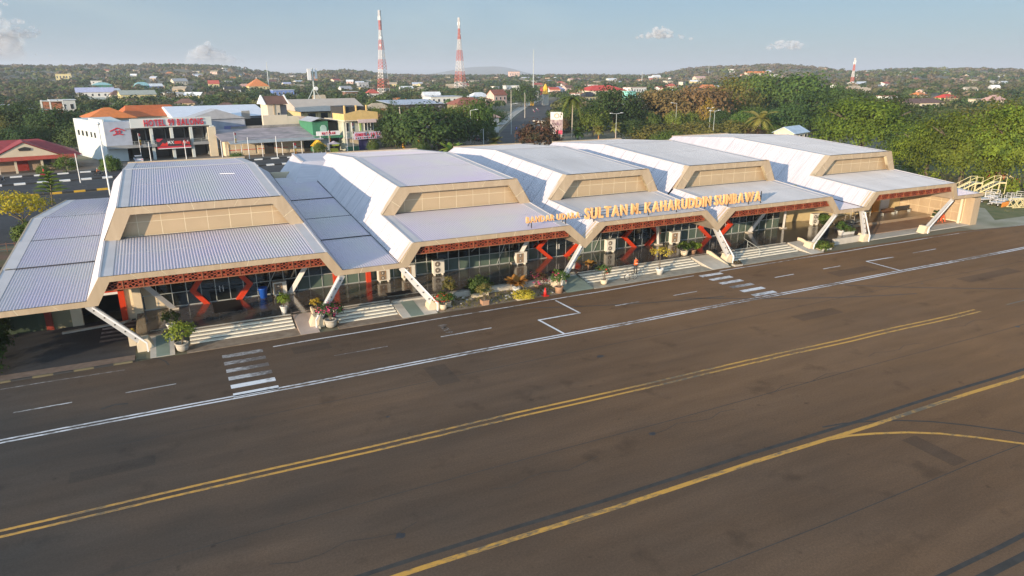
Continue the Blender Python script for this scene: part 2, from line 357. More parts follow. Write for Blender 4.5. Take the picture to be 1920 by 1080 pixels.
# painted speed note on the lane
me = text_mesh('6 KM/J', 1.05, .0006, M_thin_worn, .01)
o = link('lane_lettering', me, apron, (18.5, 48.15, .005), R(90)); o.scale = (.72, .8, 1)
# dark crack seal by the left kerb
line('crack_seal', [(-4.3, 53.2), (-2.9, 52.9), (-2.4, 52.0), (-2.2, 51.2)], .12, M_sealed, .006)
line('crack_seal', [(-6.1, 45.6), (-5.3, 45.9), (-4.6, 45.7)], .22, M_sealed, .006)
for q in range(9):
    x = -20 + q * 10.7; y = 30 + (q * 37 % 12) - 6
    line('crack_seal', [(x + k * 1.1, y + .25 * math.sin(k * 1.9 + q)) for k in range(7)], .035, M_sealed, .006)

M_patch = asphalt('patched_asphalt', (.056, .047, .038), (.155, .085, .042)); M_oil = mat('oil_stain', (.035, .03, .027), .5, var=.3, scale=2)
for x0, x1, y0, y1 in ((-7, -3, 37, 38.2), (46, 51, 37.5, 38.8), (6.2, 9.0, 49.2, 50.6), (60, 66, 45.2, 46.9), (14, 15.6, 39.4, 42.6), (35.2, 36.4, 18, 21), (70, 79, 38, 39.5)):
    part('asphalt_patch', MB().poly(rect(x0, x1, y0, y1, .003)), M_patch, apron)
for k in range(7):
    cx, cy, rr_ = random.uniform(-2, 75), random.uniform(24, 50), random.uniform(.12, .34); part('oil_stain', MB().poly([(cx + rr_ * math.cos(a * PI / 6) * random.uniform(.6, 1.3), cy + rr_ * .7 * math.sin(a * PI / 6) * random.uniform(.6, 1.3), .0035) for a in range(12)]), M_oil, apron)
for y, x0, x1 in ((40.2, -60, 140), (28.6, -60, 110), (17.5, -30, 80)): line('paving_joint', wav(x0, x1, y, y + .3, 20), .05, M_sealed, .0025)
for q, ys in enumerate(((52.0, 20), (46.9, 14), (43, 12))): line('tyre_mark', [(24 + q * 17 + k * 2.6, ys[0] - k * (1.2 + q * .3) + .05 * k * k) for k in range(9)], .16, mat('rubber_smear', (.052, .044, .037), .7), .0028)
# ------------------------------------------------------------------ forecourt, platform, stairs
struct('verge', MB().poly(rect(19.2, 32.0, 52.95, 56.2, .03)), M_soil)
struct('concrete_yard', MB().poly([(95, 52.0, -.01), (104, 51.25, -.01), (140, 49.8, -.01), (140, 60, -.01), (112, 70, -.01), (95, 70, -.01)]), mat('dusty_concrete', (.36, .32, .24), .9, c2=(.20, .19, .11), scale=.25, detail=6))
struct('lawn', MB().poly([(104, 55, .0), (330, 48, .0), (330, 140, .0), (112, 100, .0), (112, 61, .0)]), M_grass)
struct('side_road', MB().poly(rect(-60, -4.4, 54.2, 63.8, .0)), M_road)
struct('footpath', MB().b2(-60, -4.4, 52.96, 54.1, 0, .10), mat('brown_brick_path', (.17, .115, .08), .85, var=.2, scale=2))
mb = MB()
for i in range(34):
    mb.cur = i % 2; mb.b2(-46 + i * 1.22, -46 + i * 1.22 + 1.2, 52.82, 52.96, 0, .13)
struct('left_kerb', mb, [M_blackp, mat('faded_kerb', (.13, .11, .06), .8)])
for i in range(5):
    q = MB(); q.poly(rect(-7.0, -4.6, 58.3 + i * 1.0, 58.75 + i * 1.0, .005)); part('crossing_stripe', q, M_white_worn, apron)
plat = MB(); plat.b2(-4.4, 71.0, 56.6, 97, -.2, .6)
platform = struct('platform', plat, M_floor)
def pp(name, mb, m): return part(name, mb, m, platform)
pp('platform_edge', MB().b2(16, 35, 56.2, 56.6, -.1, .58), M_concl)
for (x0, x1, y0) in ((-.65, 7.2, 54.75), (10.7, 15.75, 54.3), (35.5, 49.9, 54.8), (54.6, 64.6, 54.7)):
    for k in range(4):
        ya = y0 + k * .5
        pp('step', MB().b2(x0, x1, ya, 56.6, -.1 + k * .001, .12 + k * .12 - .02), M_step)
        pp('step_tread', MB().b2(x0, x1, ya + .27, ya + .5, .101 + k * .12, .118 + k * .12), M_step_shadow)  # dark strip paints the shadow line at the back of each tread
    pp('step_tread', MB().b2(x0, x1, 56.58, 56.8, .601, .612), M_step)
    pp('footway', MB().b2(x0 - .3, x1 + .6, 52.95, y0 - .02, -.05, .02), M_soil if x0 < 20 else mat('dusty_footway', (.33, .29, .22), .9, var=.2, scale=1.5, detail=7))
def ramp(x0, x1, mid=None, y0=53.0, y1=57.2, z1=.615, m=M_concl):
    pp('ramp', MB().prism([(x0, y0, 0), (x0, y1, 0), (x0, y1, z1), (x0, y0, .03)], (x1 - x0, 0, 0)), m)
    if mid:
        pp('ramp_inlay', MB().prism([(mid[0], y0 + .02, .034), (mid[0], y1 - .1, z1 - .01), (mid[0], y1 - .1, z1 + .004), (mid[0], y0 + .02, .038)], (mid[1] - mid[0], 0, 0)), M_rampg)
ramp(-3.4, -1.75, (-3.0, -2.1), 53.1, 57.6); ramp(7.35, 8.85, None, 53.0, 57.1, m=mat('pinkish_tile', (.42, .33, .27), .7, scale=1))
ramp(15.85, 19.0, (16.6, 17.8), 53.1, 57.7); ramp(32.1, 35.1, None, 53.1, 56.8, m=M_rampg); ramp(50.1, 52.6, None, 52.98, 56.9); ramp(64.9, 66.9, None, 52.98, 56.6)
for q in (8.88, 52.66, 66.93):
    pp('ramp_cheek', MB().prism([(q, 53.6, .0), (q, 57.0, .0), (q, 57.0, .95), (q, 56.4, .95), (q, 53.6, .12)], (.16, 0, 0)), M_cream)
pp('retaining_wall', MB().b2(70.9, 76.4, 54.9, 55.2, -.1, .72), M_concl); pp('side_landing', MB().b2(71.0, 76.3, 55.2, 66, -.1, .58), M_floor)
pp('carpet_ramp', MB().b2(76.3, 97.4, 56.5, 65, -.1, .12), mat('brown_floor', (.26, .15, .09), .6, c2=(.36, .22, .13), scale=.4))
pp('concrete_strip', MB().b2(76.3, 97.4, 54.6, 56.5, -.1, .06), M_concl)
pp('counter_floor', MB().b2(76.3, 97.4, 60.2, 65, .13, .5), mat('tan_floor', (.30, .22, .14), .3))
for x in (54.9, 58.4):
    hr = MB(); hr.tube((x, 54.7, .05), (x, 54.7, 1.0), .03); hr.tube((x, 56.6, .6), (x, 56.6, 1.5), .03); hr.tube((x, 54.5, .95), (x, 57.2, 1.65), .03); hr.tube((x, 54.7, .55), (x, 56.6, 1.1), .02)
    pp('handrail', hr, M_alu)
hr = MB(); hr.tube((7.3, 54.7, .0), (7.3, 57.2, .95), .03); hr.tube((7.3, 54.8, 0), (7.3, 54.8, .12), .03); hr.tube((7.3, 57, .6), (7.3, 57, .95), .03); pp('handrail', hr, M_blackp)
def mat_thing(x0, x1, y0, y1, z, lab):
    mb = MB(); mb.b2(x0, x1, y0, y1, z, z + .02)
    o = part('door_mat', mb, M_black); tag(o, lab, 'door mat')
mat_thing(1.45, 3.75, 59.7, 63.0, .601, 'large black rubber mat in front of the dark red hexagonal door of the first bay')
mat_thing(16.0, 18.3, 57.8, 58.7, .617, 'narrow black mat at the top of the two-tone ramp between the first two bays')
mat_thing(33.0, 36.0, 57.2, 58.6, .601, 'black mat half hidden behind the leaning strut by the planted strip')
# crossing-like low wall planter under the left strut
# ------------------------------------------------------------------ terminal building
T = thing('terminal_building', 'long airport terminal with five stepped trapezoid metal roofs and champagne fascias beside the apron', 'airport terminal', (0, 54, 0))
TI = Matrix.Translation((0, -54, 0))
def tp(name, mb, m, parent=None, smooth=False):
    """part of the terminal, given in world coordinates"""
    mb.v = [(v[0], v[1] - 54, v[2]) for v in mb.v]
    return part(name, mb, m, T if parent is None else parent, smooth)
YF, YB, YU, YR, YE = 54.5, 64.0, 64.15, 82., 96.
ZE, ZB, ZU, ZR, ZK = 6.1, 6.82, 9.35, 10.35, 9.45
zlow = lambda y: 4.45 + .07 * (y - 54.5)
BAYS = [((-5.8, 10.2), (-5.9, 10.05), (-4.65, 8.4)), ((17.5, 33.05), (17.5, 33.6), (19.4, 32.0)), ((36.4, 49.8), (36.1, 50.5), (38.1, 49.0)), ((53.1, 68.7), (53.2, 69.2), (55.0, 67.8)), ((76.4, 92.1), (76.5, 92.6), (79.0, 91.3))]
# lower edge of each bay's left and right side plane: (x, z at front, slope)
LOWL = [(-6.8, 4.45), (16.2, 4.45), (34.75, 4.62), (51.45, 4.62), (74.8, 4.35)]
LOWR = [(11.35, 4.45), (34.75, 4.62), (51.45, 4.62), (70.3, 4.35), (92.95, 4.3)]
FL = .85
def roof_sheet(name, a0, a1, b0, b1, m, par=None, pitch=.215, flash=FL):
    """corrugated field between flashed edges; a=front edge, b=rear edge, left/right points"""
    a0, a1, b0, b1 = map(Vector, (a0, a1, b0, b1))
    u = Vector((1, 0, 0)) * flash; mb = MB(); n = max(3, int((a1.x - a0.x - 2 * flash) / pitch))
    ribbed(mb, a0 + u, a1 - u, b0 + u, b1 - u, n, .03); s = tp(name, mb, m, par)
    ma, mb_ = a0.lerp(b0, .52), a1.lerp(b1, .52); tp('lap_line', MB().bar(ma + u + Vector((0, 0, .028)), mb_ - u + Vector((0, 0, .028)), .03, .02), mat('seam_grey', (.40, .40, .42), .6))
    if flash:
        up = Vector((0, 0, .05))
        for p, q, r_, t in ((a0, a0 + u, b0 + u, b0), (a1 - u, a1, b1, b1 - u)):
            tp('flashing', MB().prism([p + up, q + up, r_ + up, t + up], (0, 0, -.09)), M_flash)
    return s
for i, (f, b, u) in enumerate(BAYS):
    rm = M_roof2 if i < 2 else M_roof
    roof_sheet('lower_roof', (f[0], YF, ZE), (f[1], YF, ZE), (b[0], YB + .4, ZB), (b[1], YB + .4, ZB), rm)
    roof_sheet('upper_roof', (u[0], YU - .1, ZU), (u[1], YU - .1, ZU), (u[0] - .1, YR, ZR), (u[1] - .2, YR, ZR), rm)
    roof_sheet('rear_roof', (u[0] - .1, YR + .02, ZR), (u[1] - .2, YR + .02, ZR), (u[0] - .2, YE, ZK), (u[1] - .3, YE, ZK), rm)
    tp('ridge_cap', MB().prism([(u[0] - .1, YR - .22, ZR + .02), (u[0] - .1, YR, ZR + .10), (u[0] - .1, YR + .22, ZR + .02)], (u[1] - u[0] - .1, 0, 0)), M_flash)
    # side slopes
    for side in (0, 1):
        lx, lz = (LOWL if side == 0 else LOWR)[i]; ex = u[side]
        low = lambda y: Vector((lx + (-.02 if side == 0 else .02) * (y - 54.5) * 0, y, lz + .07 * (y - 54.5)))
        P = [(Vector((f[side], YF, ZE)), YF), (Vector((b[side], YB, ZB)), YB)]
        mb = MB(); ribbed(mb, P[0][0], P[1][0], low(YF), low(YB), 24, .075); tp('side_slope', mb, M_side)
        eR = Vector((ex - .1 - .1 * side, YR, ZR)); eE = Vector((ex - .2 - .1 * side, YE, ZK))
        mb = MB(); ribbed(mb, Vector((ex, YU - .1, ZU)), eR, low(YB - .0) if False else low(YU - .1), low(YR), 44, .075); tp('side_slope', mb, M_side)
        mb = MB(); ribbed(mb, eR, eE, low(YR), low(YE), 46, .05); tp('side_slope', mb, M_side)
        if side == 0:
            for q in range(13):
                y = 56.5 + q * 2.45 + (.3 if q % 3 else 0)
                if y < YB - .5: a_ = P[0][0].lerp(P[1][0], (y - YF) / (YB - YF))
                elif y > YU + .3 and y < YR: a_ = Vector((ex, YU, ZU)).lerp(eR, (y - YU) / (YR - YU))
                else: continue
                tp('sheet_seam', MB().bar(a_ + Vector((-.05, 0, .03)), low(y) + Vector((-.03, 0, .07)), .03, .02), mat('seam_grey', (.40, .40, .42), .6))
        tp('edge_trim', MB().bar(P[0][0] + Vector((0, 0, .03)), P[1][0] + Vector((0, 0, .03)), .14, .12), M_flash)
        tp('edge_trim', MB().bar((ex, YU - .1, ZU + .03), eR + Vector((0, 0, .03)), .14, .12), M_flash)
        o_ = Vector((-.05 if side == 0 else .05, 0, .03))
        c0, c1, c2, c3 = P[0][0] + o_, P[0][0].lerp(P[1][0], .085) + o_, low(YF + .8) + o_, low(YF) + o_
        tp('edge_cheek', MB().prism([c0, c1, c2, c3], (-.06 if side else .06, 0, 0)), M_fascia)
        g0 = Vector((b[side], YB - .4, ZB + .1)); tp('edge_cheek', MB().prism([Vector((ex, YU - .5, ZU + .1)) + o_, Vector((ex, YU + .35, ZU + .1)) + o_, Vector((b[side], YU + .35, ZB + .05)) + o_, Vector((b[side], YU - .5, ZB + .05)) + o_], (-.06 if side else .06, 0, 0)), M_fascia)
        tp('gutter_seal', MB().bar(low(YF) + Vector((0, 0, .06)), low(YE) + Vector((0, 0, .06)), .10, .06), M_gutter)
    tp('seam_seal', MB().bar((b[0], YB - .06, ZB + .06), (b[1], YB - .06, ZB + .06), .06, .05), M_gutter)
    # closing gable under the rear eave and rear fascia
    tp('rear_fascia', MB().b2(u[0] - .3, u[1] + .1, YE, YE + .25, ZK - .55, ZK + .16), M_fascia)
# low roofs between and beside the bays, lapped sheets
def low_roof(x0, x1, z0, ys, flashL=0, flashR=0):
    for k in range(len(ys) - 1):
        ya, yb = ys[k], ys[k + 1]; lift = .03 * (k % 2)
        za = z0 + .07 * (ya - 54.5) + lift; zb = z0 + .07 * (yb - 54.5) + lift
        mb = MB(); ribbed(mb, (x0 + flashL, ya, za), (x1 - flashR, ya, za), (x0 + flashL, yb, zb), (x1 - flashR, yb, zb), max(3, int((x1 - x0) / .22)), .032)
        tp('low_roof', mb, M_roof2)
        if flashL: tp('flashing', MB().prism([(x0, ya, za + .05), (x0 + flashL, ya, za + .05), (x0 + flashL, yb, zb + .05), (x0, yb, zb + .05)], (0, 0, -.09)), M_flash)
        if flashR: tp('flashing', MB().prism([(x1 - flashR, ya, za + .05), (x1, ya, za + .05), (x1, yb, zb + .05), (x1 - flashR, yb, zb + .05)], (0, 0, -.09)), M_flash)
        if k: tp('lap_seal', MB().bar((x0 + .2, ya, za + .05), (x1 - .2, ya, za + .05), .09, .05), M_gutter)
low_roof(11.2, 16.5, 4.43, [54.5, 63.4, 71.2, 79.5, 92])
low_roof(70.1, 75.0, 4.33, [54.5, 64, 72, 82, 92])
low_roof(34.3, 35.2, 4.60, [54.5, 70, 96]); low_roof(51.0, 51.9, 4.60, [54.5, 70, 96])
low_roof(-13.2, -6.3, 4.43, [54.5, 64, 72, 80.3], flashL=.9)
low_roof(92.6, 98.7, 4.28, [54.5, 60, 68], flashR=.7)
# the far slope of the left wing falls to the car park
mb = MB(); ribbed(mb, (-12.6, 80.3, 6.25), (-6.3, 80.3, 6.25), (-11.6, 97, 5.3), (-6.3, 97, 5.3), 22, .045); tp('low_roof', mb, M_roof2)
tp('flashing', MB().prism([(-13.2, 80.3, 6.3), (-12.2, 80.3, 6.3), (-11.2, 97, 5.35), (-12.1, 97, 5.35)], (0, 0, -.09)), M_flash)
tp('side_fascia', MB().prism([(-13.3, 54.5, 3.85), (-13.3, 80.3, 5.75), (-13.3, 80.3, 6.32), (-13.3, 54.5, 4.52)], (.12, 0, 0)), M_fascia)
tp('side_fascia', MB().prism([(-13.28, 80.3, 5.75), (-12.2, 97, 4.8), (-12.2, 97, 5.4), (-13.28, 80.3, 6.32)], (.12, 0, 0)), M_fascia)
# small raised hood behind the first valley
h0, h1 = 88, 100
tp('roof_hood', MB().prism([(13.3, h0, 6.6), (13.3, h1, 6.9), (15.2, h1, 9.2), (15.2, h0 + 5, 8.9)], (6, 0, 0)), M_side)
tp('hood_trim', MB().bar((15.2, h0 + 5, 8.95), (15.2, h1, 9.25), .3, .12), M_flash)
# ---- fascia band: mitred strip cut in panels
def fascia(pts, drop, y, pw=1.9, th=.16):
    P = [Vector((x, 0, z)) for x, z in pts]; D_ = []; N_ = []; Q = []
    for i in range(len(P) - 1):
        d = (P[i + 1] - P[i]).normalized(); D_.append(d); N_.append(Vector((d.z, 0, -d.x)) * (drop if abs(d.z) < .3 else drop * 1.75))
    for i in range(len(P)):
        if i == 0: q = P[0] + N_[0]
        elif i == len(P) - 1: q = P[-1] + N_[-1]
        else:
            a0 = P[i] + N_[i - 1]; b0 = P[i] + N_[i]; d, e = D_[i - 1], D_[i]; den = d.x * e.z - d.z * e.x
            q = a0 + d * (((b0.x - a0.x) * e.z - (b0.z - a0.z) * e.x) / den)
            if (q - P[i]).length > drop * 2.1: q = P[i] + (q - P[i]).normalized() * drop * 2.1
        Q.append(q)
    for i in range(len(P) - 1):
        L_ = (P[i + 1] - P[i]).length; k = max(1, round(L_ / pw)); g = .022 / L_
        for j in range(k):
            t0 = j / k + (g if j else 0); t1 = (j + 1) / k - (g if j < k - 1 else 0)
            q = [P[i].lerp(P[i + 1], t0), P[i].lerp(P[i + 1], t1), Q[i].lerp(Q[i + 1], t1), Q[i].lerp(Q[i + 1], t0)]
            tp('fascia_panel', MB().prism([(a.x, y, a.z) for a in q], (0, th, 0)), M_fascia)
        tp('fascia_backing', MB().prism([(a.x, y + .012, a.z) for a in (P[i].lerp(P[i + 1], .01), P[i].lerp(P[i + 1], .99), Q[i].lerp(Q[i + 1], .99), Q[i].lerp(Q[i + 1], .01))], (0, th - .05, 0)), M_joint)
    return P, Q
out = [(-13.3, 4.55), (-6.75, 4.55)]
out += [(-5.8, 6.2), (10.2, 6.2), (11.3, 4.55), (16.3, 4.55), (17.5, 6.2), (33.05, 6.2), (34.78, 4.68), (36.4, 6.2), (49.8, 6.2), (51.5, 4.68), (53.1, 6.2), (68.7, 6.2), (70.2, 4.45), (74.9, 4.45), (76.4, 6.2), (92.1, 6.2), (92.95, 4.4), (98.75, 4.4)]
P, Q = fascia(out, .42, YF - .18)
# soffit swept back under the band
mb = MB()
for i in range(len(Q) - 1): mb.poly([(Q[i].x, YF, Q[i].z + .05), (Q[i + 1].x, YF, Q[i + 1].z + .05), (Q[i + 1].x, 65.6, Q[i + 1].z + .1), (Q[i].x, 65.6, Q[i].z + .1)])
tp('soffit', mb, M_soffit)
# boxed return of each slanting fascia under the roof (the beam that carries the strut)
for i, (f, b, u) in enumerate(BAYS):
    fascia([(b[0] - .04, ZB + .1), (u[0] + .0, ZU + .1), (u[1], ZU + .1), (b[1] + .04, ZB + .1)], .62, YU - .5, 1.9, .45)
    # upper wall: joints and recessed panels
    tp('upper_wall', MB().prism([(b[0] + .3, YU + .408, ZB - .1), (b[1] - .3, YU + .408, ZB - .1), (u[1] - .1, YU + .408, ZU), (u[0] + .1, YU + .408, ZU)], (0, .1, 0)), M_joint)
    nx = 8; w = (b[1] - b[0] - 1.4) / nx
    for r_ in range(2):
        z0 = ZB + .02 + r_ * 1.18; z1 = z0 + 1.14
        for c in range(nx):
            x0 = b[0] + .7 + c * w + .02; x1 = x0 + w - .045
            lo = lambda z: b[0] + .35 + (z - ZB) * (u[0] - b[0]) / (ZU - ZB); hi = lambda z: b[1] - .35 - (z - ZB) * (b[1] - u[1]) / (ZU - ZB)
            q = [(max(x0, lo(z0)), z0), (min(x1, hi(z0)), z0), (min(x1, hi(z1)), z1), (max(x0, lo(z1)), z1)]
            if c == 0: q[0] = (lo(z0), z0); q[3] = (lo(z1), z1)
            if c == nx - 1: q[1] = (hi(z0), z0); q[2] = (hi(z1), z1)
            tp('wall_panel', MB().prism([(a, YU + .40, z) for a, z in q], (0, .05, 0)), M_wallpan)
# ---- fretwork screens
def fret_mesh():
    """one pierced square panel: keep the cells of a mirrored scroll pattern"""
    n = 26; m_ = 16; mb = MB(); W = 1.33; Hh = .70
    def solid(a, b):
        a = abs(a - .5) * 2; b = abs(b - .5) * 2
        if a > .93 or b > .91: return True
        r_ = math.hypot(a, b * .8); t = math.atan2(b, a)
        s1 = abs(r_ - .42 - .16 * math.cos(4 * t)) < .085; s2 = abs(r_ - .86 - .12 * math.sin(6 * t)) < .075
        s3 = abs(a - b) < .07 and r_ > .3; s4 = r_ < .13; s5 = abs(math.hypot(a - .72, b - .45) - .17) < .06
        return s1 or s2 or s3 or s4 or s5
    for i in range(n):
        j = 0
        while j < m_:
            if solid((i + .5) / n, (j + .5) / m_):
                k = j
                while k < m_ and solid((i + .5) / n, (k + .5) / m_): k += 1
                mb.add([(i / n * W, 0, j / m_ * Hh), ((i + 1) / n * W, 0, j / m_ * Hh), ((i + 1) / n * W, 0, k / m_ * Hh), (i / n * W, 0, k / m_ * Hh), (i / n * W, .035, j / m_ * Hh), ((i + 1) / n * W, .035, j / m_ * Hh), ((i + 1) / n * W, .035, k / m_ * Hh), (i / n * W, .035, k / m_ * Hh)],
                       [(0, 1, 2, 3), (7, 6, 5, 4), (0, 4, 5, 1), (2, 6, 7, 3)]); j = k
            else: j += 1
    return mb.mesh('fret_panel', M_fret)
FM = fret_mesh()
for i, (f, b, u) in enumerate(BAYS):
    x0, x1 = f[0] + .05, f[1] - .05; n = round((x1 - x0) / 1.37); w = (x1 - x0) / n
    for k in range(n):
        o = link('fret_panel', FM, T, (x0 + k * w + .02, YF + .12 - 54, 5.10)); o.scale = (w / 1.37, 1, 1)
    fr = MB()
    for k in range(n + 1): fr.b2(x0 + k * w - .022, x0 + k * w + .022, YF + .08, YF + .20, 5.04, 5.82)
    fr.b2(x0, x1, YF + .085, YF + .195, 5.04, 5.10)
    tp('screen_frame', fr, M_fretbar)
    tp('screen_backing', MB().b2(x0, x1, YF + .22, YF + .24, 5.1, 5.80), mat('dark_red_backing', (.018, .008, .006), .9))
# ---- glazed front of the halls
YG = 63.2
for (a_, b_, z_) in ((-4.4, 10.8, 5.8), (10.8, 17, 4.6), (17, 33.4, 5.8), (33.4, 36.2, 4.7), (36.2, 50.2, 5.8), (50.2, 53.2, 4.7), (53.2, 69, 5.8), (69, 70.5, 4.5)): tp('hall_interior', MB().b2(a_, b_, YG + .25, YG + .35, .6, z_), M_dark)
PANE_D = MB().b2(0, 1.10, 0, .03, 0, 1.17).mesh('lower_pane', M_glass); PANE_L = MB().b2(0, 1.10, 0, .03, 0, 1.17).mesh('lower_pane', M_frost); PANE_U = MB().b2(0, 1.10, 0, .03, 0, 2.9).mesh('upper_pane', M_glass); PANE_V = MB().b2(0, 1.10, 0, .03, 0, 2.0).mesh('upper_pane', M_glass)
DOORS = [(-.19, 5.02, .95, 3.8), (34.0, 39.75, 35.7, 37.95), (45.3, 50.7, 46.95, 49.0), (56.6, 61.95, 58.3, 60.2)]
x = -3.9; mull = MB(); rail = MB(); k = 0
while x < 70:
    lowz = (11.3 < x + .6 < 16.5) or (33.6 < x + .6 < 35.6) or (50.6 < x + .6 < 52.2)
    o = link('lower_pane', PANE_L if x > 8.5 else PANE_D, T, (x + .03, YG - 54, .68)); link('upper_pane', PANE_V if lowz else PANE_U, T, (x + .03, YG - 54, 1.90))
    mull.b2(x - .03, x + .03, YG - .06, YG + .05, .6, 3.9 if lowz else 5.4); x += 1.16; k += 1
tp('mullions', mull, M_alu)['kind'] = 'stuff'
tp('glazing_rail', MB().b2(-4.4, 70.5, YG - .05, YG + .05, 1.84, 1.90), M_alu); tp('glazing_rail', MB().b2(-4.4, 70.5, YG - .06, YG + .06, .6, .68), M_alu)
for (a, b_) in ((5.9, 7.4), (18, 19.4), (26.5, 28), (29.4, 30.6), (41.5, 42.8), (43.2, 44.4), (52.8, 54), (62.6, 63.8), (65.9, 67.3)):
    tp('cross_brace', MB().bar((a, YG - .12, .7 if a % 2 > 1 else 2.4), (b_, YG - .12, 3.4), .05), M_alu)
for (a0, a1, b0, b1) in DOORS:
    tp('door_leaf', MB().b2(b0 - .8, b1 + .8, YG - .05, YG - .02, .62, 3.6), M_glass)
    cx = (b0 + b1) / 2
    for s in (-.14, .14): tp('door_handle', MB().box(cx + s, YG - .12, 1.75, .05, .06, .55), M_whitep)
    for sgn, at, ab in ((1, a0, b0), (-1, a1, b1)):
        w = .52 * sgn
        tp('door_frame', MB().prism([(ab - w * .3, YG - .45, .6), (ab + w * .7, YG - .45, .6), (at + w, YG - .45, 1.93), (at, YG - .45, 1.93)], (0, .42, 0)), M_red)
        tp('door_frame', MB().prism([(at, YG - .45, 1.93), (at + w, YG - .45, 1.93), (ab + w * .7, YG - .45, 3.3), (ab - w * .3, YG - .45, 3.3)], (0, .42, 0)), M_red)
for x_ in (12.2, 15.35): tp('red_post', MB().b2(x_, x_ + .42, YG - .4, YG, .6, 3.9), M_red)
tp('round_badge', MB().tube((1.9, YG - .1, 3.5), (1.9, YG - .14, 3.5), .35, n=14), M_whitep)
# wall and portal left of the first hall, under the left wing
tp('left_wall', MB().b2(-4.55, -3.9, 62.6, 63.2, .0, 5.4), M_cream)
wl = MB(); wl.b2(-5.2, -4.5, 63.3, 63.6, 0, 4.6); wl.b2(-9.2, -8.4, 63.3, 63.6, 0, 4.4); wl.b2(-9.2, -4.5, 63.3, 63.6, 3.0, 4.6); tp('left_wall', wl, M_cream)
tp('left_wall', MB().prism([(-4.7, 63.25, .3), (-1.9, 63.1, .62), (-4.3, 63.1, 3.5), (-4.7, 63.25, 3.5)], (0, .06, 0)), M_cream)
fr = MB(); fr.b2(-5.6, -5.15, 63.1, 63.35, 0, 3.0); fr.b2(-8.6, -5.15, 63.1, 63.35, 2.6, 3.05); tp('portal_frame', fr, M_red)
tp('portal_lintel', MB().b2(-8.5, -5.6, 63.12, 63.3, 2.38, 2.58), M_whitep)
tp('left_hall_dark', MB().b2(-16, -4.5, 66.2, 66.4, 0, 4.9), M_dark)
wl = MB(); wl.b2(-16, -11.0, 63.4, 63.6, 0, 4.4); tp('left_glass', wl, mat('shaded_green_glass', (.05, .07, .045), .3)); tp('red_post', MB().b2(-11.0, -10.5, 63.2, 63.6, 0, 4.4), mat('shaded_red', (.22, .03, .015), .5)); tp('left_wall', MB().b2(-10.5, -9.2, 63.35, 63.6, 0, 4.4), mat('shaded_tan', (.22, .20, .12), .8))  # deep shade under the wing is put into these darker colours
# plinth mark on the drive: low curved kerb
tp('drive_kerb', MB().prism([(-9.8, 61.6, 0), (-5.4, 62.3, 0), (-4.9, 62.9, 0), (-5.3, 62.6, 0), (-9.8, 61.9, 0)], (0, 0, .14)), M_concl)
# back faces of the halls so the roofs rest on walls from every side
tp('hall_wall', MB().b2(-5, 70, 95.2, 95.6, 0, 7.4), M_cream); tp('hall_wall', MB().b2(-13, -12.7, 64, 95, 0, 5.2), M_cream)
for i, (f, b, u) in enumerate(BAYS):
    if i == 4: continue
tp('hall_wall', MB().b2(76.2, 92.8, 95.2, 95.6, 0, 9.0), M_cream); tp('hall_wall', MB().b2(92.6, 92.9, 68, 95.2, 0, 5.4), M_creamy)
# ---- open last bay: counter wall, tall end wall with panels
tp('hall_wall', MB().b2(70.6, 97.4, 65.2, 65.5, 0, 5.6), M_creamy)
tp('dark_window', MB().b2(83.9, 86.1, 65.05, 65.2, 1.5, 3.3), mat('brown_window', (.05, .025, .02), .3)); tp('side_door', MB().b2(91.2, 92.6, 65.05, 65.2, .5, 3.1), mat('orange_door', (.50, .20, .02), .4)); tp('white_panel', MB().b2(93.0, 94.8, 65.08, 65.2, .5, 3.4), M_whitep)
tp('end_wall', MB().b2(97.75, 98.05, 55.6, 68, 0, 4.4), M_joint)
for r_ in range(3):
    for c in range(6):
        y0 = 56.0 + c * 1.62; tp('wall_panel', MB().b2(97.69, 97.76, y0 + .02, y0 + 1.58, .2 + r_ * 1.22, .2 + r_ * 1.22 + 1.18), M_fascia)
tp('end_pillar', MB().b2(97.3, 98.7, 54.5, 55.7, 0, 3.75), M_fascia)
tp('end_column', MB().tube((97.0, 56.0, 0), (97.0, 56.0, 3.9), .2, n=10), M_cream)
# ---- struts
def strut(bx, by, tx, tz, k):
    b_ = Vector((bx, by, .75)); t_ = Vector((tx, 54.75, tz))
    ped = MB(); s = 1 if tx > bx else -1
    ped.prism([(bx - .9 * s, by + .05, 0), (bx + .35 * s, by + .05, 0), (bx + .35 * s, by + .05, .5), (bx + .1 * s, by + .05, .95), (bx - .45 * s, by + .05, .95)], (0, 1.0, 0))
    p_ = tp('strut_pedestal', ped, M_cream)
    mb = MB(); mb.bar(b_ + Vector((0, .3, 0)), t_, .30, .46); tp('strut', mb, M_strut)
    mb = MB(); n = Vector((0, -.26, -.05)); e = Vector((.34 * -s, 0, 0)) * 0
    mb.bar(b_ + n + Vector((.5 * -s * .0 + .35 * -s, .05, .05)), t_ + n + Vector((.30 * -s, 0, -.1)), .10, .12); tp('strut_flange', mb, M_whitep)
    mb = MB(); mb.bar(b_ + n + Vector((.35 * -s, .05, .05)), (bx + .35 * -s, by - .15, .02), .10, .12); tp('strut_foot', mb, M_whitep)
    for q in range(5):
        c = (b_ + Vector((0, .3, 0))).lerp(t_, .12 + q * .19); tp('strut_bolt', MB().box(c.x, c.y - .24, c.z, .10, .04, .10), M_blackp)
for k, (bx, by, tx, tz) in enumerate(((-3.9, 54.7, -6.85, 4.15), (9.1, 54.0, 11.35, 4.05), (18.8, 53.7, 16.4, 4.05), (32.6, 54.6, 34.75, 4.15), (53.5, 54.2, 51.45, 4.15), (66.7, 54.2, 70.3, 3.95), (75.8, 54.3, 74.8, 3.95), (87.4, 53.9, 92.7, 3.9))): strut(bx, by, tx, tz, k)
